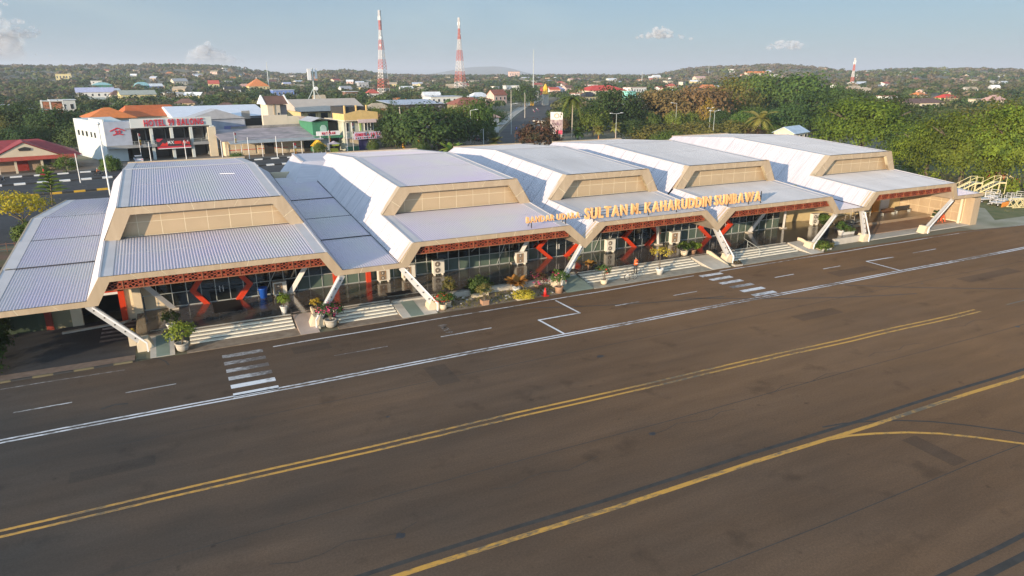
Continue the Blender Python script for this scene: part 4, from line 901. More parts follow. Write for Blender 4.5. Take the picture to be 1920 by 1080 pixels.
part('frame', MB().b2(-1.2, 1.25, -.025, .025, .04, .12).b2(-1.2, 1.25, -.025, .025, .74, .82), OM, o)
def board_stairs(x, y, rz, lab, m, sc=1):
    t = thing('boarding_stairs', lab, 'boarding stairs', (x, y, 0), rz, 'boarding stairs parked by the lawn'); t.scale = (sc,) * 3
    for s in (-.7, .7):
        f = MB(); f.bar((-2.4, s, .35), (1.2, s, 2.2), .10, .2).bar((1.2, s, 2.2), (2.4, s, 2.2), .1, .2).bar((1.2, s, 2.2), (1.2, s, .35), .08).bar((2.4, s, 2.2), (2.4, s, .35), .08).bar((-2.4, s, .35), (2.4, s, .35), .1).bar((-.6, s, 1.25), (1.2, s, .4), .06)
        part('side_frame', f, m, t)
        r_ = MB(); r_.tube((-2.4, s, 1.3), (1.2, s, 3.2), .04).tube((1.2, s, 3.2), (2.4, s, 3.2), .04).tube((-2.4, s, .4), (-2.4, s, 1.3), .035).tube((-.6, s, 1.2), (-.6, s, 2.25), .03).tube((1.2, s, 2.2), (1.2, s, 3.2), .035).tube((2.4, s, 2.2), (2.4, s, 3.2), .035)
        part('handrail', r_, m, t)
    for k in range(9): part('tread', MB().b2(-2.3 + k * .4, -2.0 + k * .4, -.66, .66, .42 + k * .205, .46 + k * .205), M_alu, t)
    part('platform', MB().b2(1.2, 2.4, -.66, .66, 2.22, 2.28), M_alu, t)
    for sx in (-1.9, 1.9):
        for s in (-.75, .75): part('wheel', MB().tube((sx, s - .06, .25), (sx, s + .06, .25), .25, None, 12), M_black, t)
YM = mat('cream_yellow_enamel', (.68, .58, .30), .5)
board_stairs(120.6, 69.6, R(-24), 'left of two cream-yellow stair frames right behind the terminal corner', YM); board_stairs(124.6, 68.0, R(-24), 'right of the two cream-yellow stair frames beside the white carts', YM)
t = thing('lattice_truss', 'cream lattice truss section lying on its side at the right edge of the yard', 'truss', (117.8, 58.6, 0), R(-12))
for a, b in (((-2.2, 0, .1), (2.4, 0, .1)), ((-2.0, 0, 1.3), (2.4, 0, 1.3)), ((-2.2, 1.0, .1), (2.4, 1.0, .1)), ((-2.0, 1.0, 1.3), (2.4, 1.0, 1.3))): part('chord', MB().bar(a, b, .12), YM, t)
for k in range(4):
    for y in (0, 1.0): part('brace', MB().bar((-2.1 + k * 1.15, y, .1 if k % 2 else 1.3), (-.95 + k * 1.15, y, 1.3 if k % 2 else .1), .08).bar((-2.1 + k * 1.15, y, 1.3 if k % 2 else .1), (-.95 + k * 1.15, y, .1 if k % 2 else 1.3), .06), YM, t)
t = thing('tow_dolly', 'red and white striped dolly at the very right edge beside the lattice truss', 'dolly', (116.8, 55.9, 0), .1); part('frame', MB().b2(-.9, .9, -.4, .4, .3, .5), CR, t); part('band', MB().b2(-.3, .2, -.41, .41, .31, .52), M_whitep, t)
for s in (-.6, .6): part('wheel', MB().tube((s, -.45, .2), (s, .45, .2), .2, None, 10), M_black, t)
t = thing('excavator_arm', 'rust-red machine with a folded cream boom resting on the grass behind the stair frames', 'machine', (139.5, 75.5, 0), R(-20)); RM = mat('rust_red', (.38, .10, .04), .7, var=.2, scale=2)
part('body', MB().prism([(-2.0, -.8, .7), (1.4, -.8, .7), (1.6, -.8, 1.6), (.2, -.8, 2.6), (-1.8, -.8, 1.9)], (0, 1.6, 0)), RM, t); part('boom', MB().bar((1.4, 0, 2.3), (4.6, 0, .4), .3), YM, t); part('boom', MB().bar((.2, 0, 1.7), (1.6, 0, 2.6), .3), RM, t); part('bucket', MB().prism([(4.2, -.5, .1), (5.2, -.5, .0), (5.0, -.5, .7), (4.4, -.5, .9)], (0, 1.0, 0)), RM, t)
for s in (-.9, .9): part('track', MB().prism([(-2.2, s - .2, .1), (1.6, s - .2, .1), (1.9, s - .2, .45), (1.5, s - .2, .75), (-2.1, s - .2, .75), (-2.4, s - .2, .4)], (0, .4, 0)), M_black, t)
def barrier(x, y, rz, lab):
    t = thing('barrier', lab, 'barrier', (x, y, .1), rz, 'orange barriers'); m = mat('orange_barrier', (.75, .11, .02), .5)
    for k in range(2): part('board', MB().b2(-.7, .7, -.03, .03, .45 + k * .35, .65 + k * .35), m, t)
    for s in (-.55, .55): part('leg', MB().bar((s, -.3, 0), (s, 0, 1.0), .05).bar((s, .3, 0), (s, 0, 1.0), .05), m, t)
barrier(95.4, 57.3, .3, 'left orange-red folding barrier before the paneled end wall'); barrier(96.5, 57.8, .6, 'right orange-red folding barrier before the paneled end wall')
# loudspeaker roof bits and flag mast in front of the left hall ridge
t = thing('mast_pole', 'tall white lamp mast behind the first roof, in front of the hotel', 'lamp post', (-8.0, 104, 0)); part('pole', MB().tube((0, 0, 0), (0, 0, 13.6), .13, .08, 8), M_whitep, t); part('lamp_head', MB().ball((0, 0, 13.8), .28, .8, 8, 6), M_whitep, t)
tp('loose_sheet', MB().box(4.9, 76.2, 10.13, 1.5, .16, .05, -.35), M_whitep)
# ------------------------------------------------------------------ streets behind the terminal
QO = Vector((-26.4, 139.1, 0)); RU = Vector((.983, .187, 0)); RV = Vector((-.187, .983, 0)); RA = math.atan2(.187, .983)
def q_(u, v, z=0): p = QO + RU * u + RV * v; return (p.x, p.y, z)
def qrect(u0, u1, v0, v1, z): return [q_(u0, v0, z), q_(u1, v0, z), q_(u1, v1, z), q_(u0, v1, z)]
struct('car_park', MB().poly([(-75, 99, .0), (150, 99, .0), (150, 137, .0), q_(120, -1, 0), q_(-60, -1, 0)]), M_road)
struct('main_road', MB().poly(qrect(-80, 132, 0, 15.4, .012)).poly(qrect(-80, 132, 16.3, 27.4, .012)), M_road)
struct('roadside', MB().poly(qrect(-80, 132, 27.6, 52, .0)), mat('dusty_roadside', (.19, .15, .11), .95, c2=(.12, .10, .075), scale=.25, detail=7))
struct('grass_strip', MB().poly([(-60, 64.5, .01), (-13.6, 64.5, .01), (-13.6, 96, .01), (-60, 96, .01)]), mat('red_soil', (.12, .055, .035), .95, c2=(.06, .06, .02), scale=.25))
struct('lawn', MB().poly([(96, 99.5, .012), (150, 99.5, .012), q_(150, -30, .012), q_(128, -1.5, .012), q_(90, -1.5, .012)]), M_grass)
def kerb(u0, u1, v, w, h, c1, c2, st, z0=0):
    n = int((u1 - u0) / st)
    for k in range(n):
        a = u0 + k * st; mb = MB(); c = q_(a + st / 2, v); mb.box(c[0], c[1], h / 2, st - .02, w, h, RA)
        struct('kerb_stone', mb, c1 if k % 2 else c2)
kerb(-30, 98, -.2, .35, .32, M_yel, M_blackp, 1.75); kerb(-32, 96, 15.8, .7, .32, M_whitep, M_blackp, 1.8); kerb(-32, 82, 27.6, .35, .28, M_whitep, M_blackp, 2.0)
for v, m in ((7.6, M_thin_worn), (22, M_thin_worn)):
    for k in range(26):
        mb = MB(); mb.poly(qrect(-60 + k * 7, -57 + k * 7, v, v + .14, .02)); struct('lane_dash', mb, m)
# side road climbing away to the upper right
SR = [(84, 172), (93, 193), (104, 216), (124, 251), (160, 312), (205, 386), (260, 470)]
def strip(pts, w, z):
    mb = MB(); P = [Vector((x, y, z)) for x, y in pts]
    for i in range(len(P) - 1):
        d = (P[i + 1] - P[i]).normalized(); n = Vector((d.y, -d.x, 0)) * w / 2; mb.poly([P[i] - n, P[i] + n, P[i + 1] + n, P[i + 1] - n])
    return mb
struct('side_street', strip([(x + 6, y - 1) for x, y in SR], 15, .016), M_road); struct('pavement', strip([(x - 5.2, y + 2.2) for x, y in SR[1:]], 4.2, .022), M_conc)
mb = MB()
for dx in (-2.9, -7.3):
    P = [Vector((x + dx, y + 1 + (dx < -5) * 2, 0)) for x, y in SR[1:]]
    for i in range(len(P) - 1): mb.bar(P[i] + Vector((0, 0, .15)), P[i + 1] + Vector((0, 0, .15)), .25, .3)
struct('street_kerb', mb, M_concl)

# ------------------------------------------------------------------ buildings
W = {'white': (.62, .61, .56), 'cream': (.60, .52, .38), 'yellow': (.62, .52, .24), 'green': (.04, .22, .12), 'blue': (.12, .20, .45), 'grey': (.36, .36, .36), 'brown': (.20, .11, .07), 'orangebrick': (.40, .15, .07), 'brick': (.32, .13, .07), 'dark': (.05, .045, .04), 'olive': (.22, .18, .10), 'pink': (.62, .42, .34), 'red': (.42, .07, .05), 'turquoise': (.25, .60, .52), 'tan': (.42, .33, .22)}
RC = {'lilac': (.42, .42, .55), 'white': (.66, .66, .65), 'grey': (.32, .32, .32), 'paleblue': (.45, .53, .60), 'yellow': (.62, .52, .24), 'teal': (.25, .45, .44), 'greygreen': (.33, .34, .28), 'brown': (.15, .075, .05), 'red': (.42, .08, .05), 'black': (.03, .03, .033), 'pink': (.50, .30, .24), 'orange': (.62, .20, .05), 'tan': (.38, .30, .20), 'metal': (.45, .47, .52), 'redbrown': (.26, .085, .05), 'darkred': (.25, .05, .04), 'brightred': (.55, .05, .03), 'turquoise': (.25, .60, .52)}
M_win = mat('window_glass', (.03, .035, .04), .15, spec=.7); M_wfr = M_whitep
def house(name, label, cat, x, y, z, w, d, h, rz, style, wall, roof, group=None, nwin=None, ov=.5):
    """box house: front faces -Y locally, origin at the middle of its front base"""
    t = thing(name, label, cat, (x, y, z), rz, group)
    wm = mat('wall_' + wall, W[wall], .85, var=.10, scale=.4, detail=6); rm = mat('roof_' + roof, RC[roof], .7, var=.16, scale=.7, detail=6)
    rh = {'flat': 0, 'gable': .38, 'hip': .42, 'pyramid': .62, 'shed': .25, 'frame': 0}[style] * h; wh = h - rh if style != 'flat' else h - .25
    if style == 'frame':
        for fx in (-.5, -.1, .5):
            for fy in (.05, d): part('column', MB().box(fx * w, fy, h / 2, .45, .45, h), wm, t)
        for fz in (.5, .97): part('beam', MB().b2(-w / 2 - .2, w / 2 + .2, -.2, d + .2, h * fz - .2, h * fz), wm, t)
        part('infill', MB().b2(-w * .45, w * .45, d - .1, d + .1, 0, h * .9), mat('wall_brick', W['brick'], .9), t); return t
    part('wall', MB().b2(-w / 2, w / 2, 0, d, -.3, wh), wm, t)
    x0, x1, y0, y1 = -w / 2 - ov, w / 2 + ov, -ov, d + ov
    if style == 'flat': part('roof', MB().b2(x0, x1, y0, y1, wh, h), rm, t)
    elif style == 'shed': part('roof', MB().prism([(x0, y0, wh), (x0, y1, h), (x0, y1, h + .15), (x0, y0, wh + .15)], (x1 - x0, 0, 0)), rm, t)
    elif style == 'gable':
        if w >= d:
            part('gable', MB().prism([(-w / 2, 0, wh), (-w / 2, d, wh), (-w / 2, d / 2, h - .2)], (w, 0, 0)), wm, t)
            part('roof', MB().prism([(x0, y0, wh - .1), (x0, d / 2, h), (x0, y1, wh - .1), (x0, y1, wh - .25), (x0, d / 2, h - .18), (x0, y0, wh - .25)], (x1 - x0, 0, 0)), rm, t)
        else:
            part('gable', MB().prism([(-w / 2, 0, wh), (w / 2, 0, wh), (0, 0, h - .2)], (0, d, 0)), wm, t)
            part('roof', MB().prism([(x0, y0, wh - .1), (0, y0, h), (x1, y0, wh - .1), (x1, y0, wh - .25), (0, y0, h - .18), (x0, y0, wh - .25)], (0, y1 - y0, 0)), rm, t)
    else:
        k = min(w, d) / 2 * (1 if style == 'hip' else 1); a = max(0, (x1 - x0) / 2 - (y1 - y0) / 2) if style == 'hip' else 0; b = max(0, (y1 - y0) / 2 - (x1 - x0) / 2) if style == 'hip' else 0; cy = d / 2
        R1 = (-a, cy - b, h); R2 = (a, cy + b, h); z0 = wh - .12
        mb = MB(); mb.add([(x0, y0, z0), (x1, y0, z0), (x1, y1, z0), (x0, y1, z0), R1, R2], [(0, 1, 5, 4), (1, 2, 5), (2, 3, 4, 5), (3, 0, 4), (3, 2, 1, 0)]); part('roof', mb, rm, t)
        if style == 'pyramid': part('finial', MB().ball((0, cy, h + .5), .7, 1, 8, 6), mat('roof_white', RC['white']), t, True)
    n = nwin if nwin is not None else max(1, min(6, int(w / 3.2)))
    for i in range(n):
        cx = -w / 2 + (i + .5) * w / n; ww = min(1.5, w / n * .5)
        if wh > 2.2:
            f = part('window', MB().b2(cx - ww / 2, cx + ww / 2, -.05, .02, wh * .42, wh * .78), M_wfr, t); part('pane', MB().b2(cx - ww / 2 + .1, cx + ww / 2 - .1, -.08, -.04, wh * .45, wh * .75), M_win, f)
    return t
HOUSES = [
(-48.1, 655.2, 26.5, 15.9, 9.0, 'gable', 'white', 'lilac', 'long white-walled house with a pale lilac sheet roof on the wooded slope above the hotel'),
(-46.2, 383.8, 8.4, 6, 8.1, 'frame', 'white', 'white', 'unfinished white concrete frame with open bays and red brick infill left of the hotel'),
(-43.6, 400.7, 10.1, 6.1, 7.8, 'flat', 'white', 'white', 'white flat-roofed upper-storey house beside the unfinished concrete frame'),
(-57.1, 372.7, 11.3, 6.8, 4.9, 'flat', 'cream', 'grey', 'low cream house with a grey slab roof near the left edge of the photo'),
(-33.3, 268.0, 4.5, 6, 3.1, 'hip', 'green', 'paleblue', 'small green-walled hut with a pale blue hip roof above the red-roofed house'),
(-226.7, 2190.7, 35.0, 21.0, 19.6, 'flat', 'yellow', 'yellow', 'pale yellow square block high on the wooded ridge at the left'),
(-59.3, 916.1, 19.2, 11.5, 6.0, 'hip', 'green', 'teal', 'green house with a turquoise hip roof behind the lilac-roofed house'),
(-16.0, 591.1, 23.7, 14.2, 7.9, 'gable', 'yellow', 'greygreen', 'grey-green gabled hall with a pale yellow end wall above the orange hotel roof'),
(-29.8, 621.1, 11.5, 6.9, 7.4, 'hip', 'cream', 'brown', 'brown hip-roofed house left of the grey-green hall'),
(-20.8, 1012.4, 19.6, 11.8, 10.1, 'hip', 'green', 'teal', 'dark green house with a pale teal roof at the foot of the left ridge'),
(-5.3, 1004.8, 14.9, 8.9, 8.1, 'gable', 'blue', 'white', 'blue-walled house with a white roof beside the dark green one'),
(9.2, 654.1, 16.1, 9.6, 4.5, 'flat', 'white', 'white', 'long low white canopy roof above the hotel name'),
(22.6, 991.0, 17.6, 10.6, 8.8, 'gable', 'cream', 'grey', 'dull grey-roofed house in the trees at the foot of the ridge'),
(53.0, 860.6, 10.8, 6.5, 10.2, 'gable', 'yellow', 'red', 'small yellow house with a red gable seen over the white metal roof'),
(60.9, 725.9, 14.3, 8.6, 7.7, 'gable', 'white', 'black', 'black-roofed house with white barge boards in the trees'),
(84.7, 845.0, 14.4, 8.6, 7.2, 'hip', 'yellow', 'pink', 'yellow bungalow with a faded pink roof left of the pyramid roof'),
(98.1, 838.3, 22.8, 13.7, 13.2, 'pyramid', 'yellow', 'orange', 'yellow house with a steep orange pyramid roof and a pale finial ball'),
(90.8, 613.8, 17.0, 10.2, 6.7, 'flat', 'blue', 'white', 'blue-walled house with a long white flat roof edge'),
(30.8, 418.4, 9.5, 6, 4.4, 'hip', 'brown', 'brown', 'rust-brown roofed house just behind the white metal roof'),
(63.2, 378.8, 10.9, 6.5, 5.9, 'hip', 'white', 'red', 'red hip-roofed house with a small white gable beside the stair tower'),
(81.0, 413.0, 6.2, 6, 8.0, 'gable', 'cream', 'tan', 'tan gabled house half hidden behind the antenna mast'),
(148.1, 867.8, 10.2, 6.1, 6.4, 'gable', 'yellow', 'tan', 'tiny pale yellow house among the trees left of the antenna mast'),
(171.3, 731.6, 12.1, 7.3, 7.2, 'gable', 'white', 'grey', 'white house with a rounded dark gable in the trees'),
(135.7, 564.4, 10.3, 6.2, 6.0, 'flat', 'brown', 'white', 'brown brick house with a white roof edge below the rounded gable'),
(215.7, 834.4, 12.1, 7.2, 8.9, 'flat', 'grey', 'white', 'pale grey block with a white roof left of the first lattice tower'),
(154.6, 568.3, 9.6, 6, 7.4, 'hip', 'white', 'red', 'white house with a red roof at the foot of the first lattice tower'),
(95.6, 341.7, 11.9, 7.2, 5.8, 'hip', 'orangebrick', 'tan', 'tan-roofed house with an orange brick gable beside the big metal roof'),
(116.7, 341.6, 29.1, 17.5, 6.5, 'shed', 'dark', 'metal', 'wide warehouse with a pale metal roof behind the dark trees'),
(146.9, 469.2, 9.6, 6, 3.7, 'gable', 'white', 'orange', 'bright orange-roofed house peeking over the warehouse'),
(163.3, 425.1, 22.0, 13.2, 5.8, 'flat', 'white', 'metal', 'long two-storey block with white end wall and dark open gallery'),
(144.6, 338.6, 19.6, 11.7, 7.8, 'hip', 'olive', 'redbrown', 'big house with a red-brown hip roof and an olive lower roof'),
(204.0, 461.0, 15.3, 9.2, 6.9, 'hip', 'cream', 'white', 'cream house with a white trussed roof front behind the red-brown hip roof'),
(208.1, 439.0, 12.1, 7.3, 9.2, 'gable', 'pink', 'redbrown', 'pink-walled house with a red-brown gable at the top of the side road'),
(334.1, 673.4, 15.9, 9.5, 7.4, 'flat', 'white', 'white', 'plain white windowless box building above the side road'),
(100.4, 220.2, 8.5, 6, 6.9, 'shed', 'white', 'pink', 'white-walled shop with a thin pinkish canopy roof left of the side road'),
(329.7, 593.1, 8.2, 6, 7.7, 'gable', 'red', 'darkred', 'dark red shed roof above the end of the side road'),
(337.4, 589.2, 11.3, 6.8, 7.2, 'gable', 'white', 'red', 'orange-red roofed house next to the dark red shed'),
(348.6, 515.9, 39.2, 22, 9.8, 'hip', 'cream', 'brightred', 'large hall with a bright red hip roof behind the round green tree'),
(274.4, 426.2, 13.7, 8.2, 7.2, 'hip', 'yellow', 'black', 'yellow house with a black roof in front of the bright red hall'),
(279.5, 385.1, 6.4, 6, 8.5, 'flat', 'turquoise', 'turquoise', 'turquoise block between the round green tree and the brown trees'),
(409.0, 553.9, 19.4, 11.7, 7.2, 'flat', 'white', 'pink', 'long white building with a pink roof edge behind the turquoise block'),
(195.2, 264.6, 6.9, 6, 6.4, 'shed', 'tan', 'grey', 'tan lean-to with a grey roof behind the small white signboard'),
(4208.8, 4170.0, 226.5, 22, 37.8, 'gable', 'cream', 'orange', 'long cream building with an orange-tan roof on the skyline at the right'),
(1973.1, 1862.0, 26.7, 16.0, 17.2, 'flat', 'white', 'white', 'small white cube house right of the skyline building'),
(1466.6, 1674.7, 35.5, 21.3, 12.9, 'gable', 'cream', 'pink', 'pink-roofed bungalow on the slope left of the skyline building'),
(521.9, 580.6, 15.3, 9.2, 7.9, 'gable', 'brick', 'orange', 'orange-roofed brick house showing between brown crowns'),
(172.2, 150.3, 10.4, 6.2, 4.6, 'gable', 'cream', 'paleblue', 'pale blue metal-roofed hut right behind the terminal roof'),
(355.3, 284.3, 16.9, 10.1, 5.3, 'gable', 'cream', 'tan', 'tan-roofed house between the dark trees and the big green crown'),
(384.8, 269.7, 7.5, 6, 5.6, 'hip', 'cream', 'brightred', 'small bright red hip roof at the left end of the brown school roof'),
(400.2, 262.1, 29.4, 17.7, 5.6, 'gable', 'cream', 'brown', 'long dark brown school roof above the trees at the right'),
(504.5, 312.4, 14.5, 8.7, 5.7, 'hip', 'yellow', 'brightred', 'bright red roof with a yellow gable at the right end of the brown school roof'),
(452.2, 250.8, 12.9, 7.7, 7.4, 'hip', 'cream', 'pink', 'cream house with a pinkish hip roof near the right edge of the photo'),
(456.8, 263.8, 10.0, 6, 4.7, 'flat', 'cream', 'tan', 'low tan building left of the pinkish hip roof'),
(240.8, 161.0, 5.8, 6, 3.8, 'gable', 'brown', 'paleblue', 'blue-grey roof showing in the gap between two big green crowns'),
(1038.7, 839.9, 31.0, 18.6, 9.1, 'hip', 'cream', 'brown', 'brown-roofed house at the foot of the far right tower'),
(990.7, 754.8, 33.6, 20.1, 8.4, 'gable', 'white', 'white', 'white arched-roof house right of the far right tower'),
(1658.5, 1013.7, 27.1, 16.3, 9.9, 'gable', 'white', 'pink', 'pale pink-roofed house at the left of the hillside village'),
(1512.3, 892.2, 22.1, 13.2, 8.8, 'gable', 'cream', 'tan', 'tan-roofed house in the middle of the hillside village'),
(1394.0, 793.8, 18.0, 10.8, 8.0, 'flat', 'white', 'white', 'white flat house low in the hillside village'),
(1355.3, 745.2, 22.9, 13.7, 7.6, 'gable', 'white', 'white', 'white-roofed house at the right end of the hillside village'),
(1752.3, 2255.5, 31.5, 18.9, 14.7, 'gable', 'white', 'white', 'tiny white house on the plain left of the right-hand hill'),
(997.2, 1455.5, 26.2, 15.7, 9.2, 'gable', 'white', 'white', 'tiny pale house in the far trees above the bright red hall'),
(913.7, 1496.7, 28.8, 17.3, 9.2, 'gable', 'cream', 'pink', 'pink-roofed house in the far trees right of the distant aerial'),
(1388.4, 2783.0, 46.6, 22, 28.0, 'flat', 'pink', 'pink', 'pink block on the far plain below the blue mountain'),
(1000.9, 1904.9, 42.0, 22, 9.7, 'gable', 'white', 'white', 'white-roofed sheds beyond the plain white box building'),
(526.3, 1222.7, 20.0, 12.0, 8.0, 'gable', 'white', 'tan', 'pale house on the plain right of the second lattice tower'),
(309.4, 788.1, 11.4, 6.9, 7.6, 'gable', 'tan', 'tan', 'tan house just left of the second lattice tower'),
(247.0, 764.8, 14.4, 8.6, 6.0, 'gable', 'white', 'white', 'white-roofed house in the trees between the lattice towers'),
(254.9, 736.0, 11.1, 6.6, 5.8, 'hip', 'cream', 'tan', 'cream hip-roofed house in the trees between the lattice towers'),
(246.2, 1826.7, 28.8, 17.3, 9.2, 'gable', 'cream', 'tan', 'tiny cream house in front of the left hills'),
(114.4, 1426.2, 12.0, 7.2, 7.0, 'flat', 'white', 'white', 'tiny white house on the slope below the left ridge'),
(-81.6, 486.7, 6.1, 6, 3.0, 'gable', 'white', 'lilac', 'small lilac-roofed hut in the dark trees at the left edge'),
(-91.9, 607.2, 5.7, 6, 3.1, 'gable', 'white', 'lilac', 'small lilac roof in the dark trees above the cream house'),
(-49.5, 369.0, 5.7, 6, 1.9, 'flat', 'white', 'white', 'thin white lean-to roof below the unfinished frame'),
(-42.5, 582.8, 9.9, 6, 3.4, 'gable', 'white', 'greygreen', 'pale low roof below the lilac-roofed house'),
]
def place_house(e):
    x, y, w, d, h, st, wl, rf, lab = e
    r = math.hypot(x, y); s = 1
    if r > 1000:   # stand it where the line of sight meets the rising ground
        el = 20 / r; rr = 650
        while rr < r and 20 - el * rr > float(terrain(x / r * rr, y / r * rr)) + 1: rr += 10
        s = rr / r; x *= s; y *= s; w *= s; h *= s; d *= s
    z = max(float(terrain(x, y)), 0 if r < 600 else -9) + .0
    rz = RA + ((hash_(lab) % 7) - 3) * .05 - (.25 if x > 300 else 0)
    house('house' if max(w, d) < 21 else 'long_house', lab, 'house' if w < 21 else 'building', x, y, z, w, min(d, w * 1.1 + 3), h, rz, st, wl, rf)
def hash_(s): return sum(ord(c) * (i + 3) for i, c in enumerate(s))
for e in HOUSES: place_house(e)
HX = [(e[0], e[1], e[2], e[3]) for e in HOUSES]
# the rest of the town: small far houses, only their roofs and a wall showing over the trees
for k in range(150):
    a = R(random.uniform(-8, 61)); r_ = 430 + 1250 * random.random() ** .8; x, y = r_ * math.sin(a), r_ * math.cos(a)
    if any(math.hypot(x - h[0], y - h[1]) < 26 for h in HX) or (x > 150 and y < 230) or abs(math.degrees(a) - 28.5) < 1.5 and r_ < 520: continue
    rf = random.choice(['white', 'white', 'grey', 'red', 'orange', 'tan', 'metal', 'brown', 'redbrown', 'lilac']); wl = random.choice(['white', 'cream', 'white', 'tan', 'yellow', 'pink']); w = random.uniform(8, 15)
    house('far_house', 'tiny far house with %s %s roof in the town %s' % ('an' if rf == 'orange' else 'a', {'metal': 'pale metal', 'redbrown': 'red-brown', 'lilac': 'pale lilac'}.get(rf, rf), 'at the left' if a < R(14) else 'in the middle' if a < R(34) else 'at the right'), 'house', x, y, max(-8, float(terrain(x, y))), w, w * .65, random.uniform(4.6, 6.6), random.uniform(-.6, .6), random.choice(['gable', 'hip', 'gable', 'flat']), wl, rf, 'tiny far houses of the town', 2)
    HX.append((x, y, w, w * .65))

def loc_(u, v): p = q_(u, v); return (p[0], p[1], 0)
# hotel
H = thing('hotel', 'white hotel with the red letters HOTEL 99 BALONG over open dark galleries', 'hotel', (-9.0, 186.4, 0), RA - .02); H.scale = (.92, 1, .77)
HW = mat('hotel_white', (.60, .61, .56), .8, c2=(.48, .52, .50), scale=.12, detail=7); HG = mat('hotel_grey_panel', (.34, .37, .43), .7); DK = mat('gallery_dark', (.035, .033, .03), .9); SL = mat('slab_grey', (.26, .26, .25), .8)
part('side_wing', MB().prism([(-4.6, .9, 0), (0, 1.5, 0), (0, 24, 0), (-9.2, 22.6, 0)], (0, 0, 11.9)), HW, H); part('grey_front', MB().b2(-4.6, 1.3, .4, 1.5, 4.9, 12.0), HG, H); part('corner_wall', MB().prism([(-4.64, .80, 0), (-4.3, .82, 0), (-6.3, 10.4, 0), (-6.7, 10.3, 0)], (0, 0, 12.6)), HW, H)
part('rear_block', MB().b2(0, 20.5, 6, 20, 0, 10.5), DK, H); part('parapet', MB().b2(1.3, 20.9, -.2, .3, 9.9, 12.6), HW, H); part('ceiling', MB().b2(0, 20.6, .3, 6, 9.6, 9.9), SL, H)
part('floor_slab', MB().b2(-4.6, 20.6, -.4, 6, 4.0, 4.9), SL, H); part('roof_slab', MB().b2(0, 20.6, 1.5, 20, 10.6, 10.9), SL, H)
for x in (5.6, 10.4, 15.2): part('column', MB().b2(x, x + .7, .2, .8, 0, 9.6), HW, H)
part('end_wall', MB().b2(20.3, 21.3, -.4, 20, 0, 9.8), HW, H); part('end_wall', MB().b2(19.6, 21.6, -.6, .2, 0, 9.4), M_cream, H)
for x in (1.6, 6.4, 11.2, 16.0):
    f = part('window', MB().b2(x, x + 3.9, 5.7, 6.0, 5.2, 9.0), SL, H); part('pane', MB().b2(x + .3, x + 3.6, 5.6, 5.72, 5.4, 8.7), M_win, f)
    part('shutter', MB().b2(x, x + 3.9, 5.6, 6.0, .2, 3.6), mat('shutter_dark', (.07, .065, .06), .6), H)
rl = MB()
for z in (5.4, 5.9): rl.b2(1.3, 20.3, -.3, -.24, z, z + .06)
part('railing', rl, M_alu, H)
for k in range(9): part('railing_post', MB().b2(1.6 + k * 2.3, 1.68 + k * 2.3, -.3, -.24, 4.9, 5.9), M_alu, H)
for t_ in (.30, .42, .58, .72, .86):
    part('window', MB().box(-4.6 - 4.6 * t_, .9 + 21.7 * t_, 7.6, .9, .4, 1.6, math.atan2(21.7, -4.6)), M_win, H)
HR = mat('hotel_red_letters', (.55, .02, .03), .5)
letters(H, 'HOTEL 99 BALONG', 2.8, .08, HR, 4.4, 18.8, -.34, 10.3, .03)
letters(H, '99', 1.3, .06, HR, -2.35, -1.0, .32, 8.5, .03, name='emblem_digit')
em = MB()
for a, b in (((-3.4, .33, 9.2), (-1.7, .33, 10.1)), ((-1.7, .33, 10.1), (0, .33, 9.2)), ((-2.9, .33, 8.05), (-1.7, .33, 8.4)), ((-1.7, .33, 8.4), (-.5, .33, 8.05))): em.bar(a, b, .1, .28)
part('emblem_roof', em, HR, H)
bn = thing('banner', 'black and red banner with a white MX logo hung on the hotel balcony', 'banner', (H.location.x, H.location.y, 0), H.rotation_euler.z); bn.scale = H.scale
part('sheet', MB().b2(6.7, 14.9, -.60, -.54, 3.2, 6.4), mat('banner_black', (.035, .03, .035), .7), bn); part('red_band', MB().b2(6.7, 14.9, -.63, -.61, 3.2, 3.95), mat('banner_red', (.50, .03, .05), .7), bn); part('white_edge', MB().b2(6.9, 14.9, -.65, -.635, 3.2, 3.42), M_whitep, bn)
part('red_patch', MB().prism([(6.7, -.64, 6.4), (8.3, -.64, 6.4), (7.3, -.64, 5.4), (6.7, -.64, 5.6)], (0, .02, 0)), mat('banner_red'[:10] + 'red', (.50, .03, .05)), bn)
part('red_shape', MB().prism([(7.3, -.64, 4.1), (8.1, -.64, 5.2), (8.6, -.64, 4.8), (9.2, -.64, 5.3), (9.3, -.64, 4.1)], (0, .02, 0)), CR, bn); part('red_block', MB().b2(10.9, 12.6, -.64, -.62, 4.6, 5.5), CR, bn)
letters(bn, 'MX', 1.35, .02, M_whitep, 9.3, 10.8, -.66, 4.7, .03)
for k in range(7): part('rider_shape', MB().prism([(12.7 + k * .27, -.64, 4.2 + (k % 3) * .4), (13.1 + k * .25, -.64, 4.3 + (k % 2) * .8), (13.0 + k * .27, -.64, 5.0 + (k % 3) * .4), (12.8 + k * .24, -.64, 5.4)], (0, .02, 0)), mat('banner_grey', (.45, .42, .42), .7) if k % 2 else CR, bn)
def free_roof(name, label, cat, x, y, z, w, d, h, rz, c, flat_top=0, mtl=None):
    t = thing(name, label, cat, (x, y, 0), rz); part('support_wall', MB().b2(-w / 2 + .5, w / 2 - .5, .5, d - .5, 0, z + .02), M_cream, t)
    mb = MB(); a = w / 2 * flat_top; mb.add([(-w / 2, 0, z), (w / 2, 0, z), (w / 2, d, z), (-w / 2, d, z), (-a, d / 2, z + h), (a, d / 2, z + h)], [(0, 1, 5, 4), (1, 2, 5), (2, 3, 4, 5), (3, 0, 4), (3, 2, 1, 0)]); part('roof', mb, c, t); return t
OR = mat('orange_tile_roof', (.60, .17, .03), .7, var=.12, scale=1)
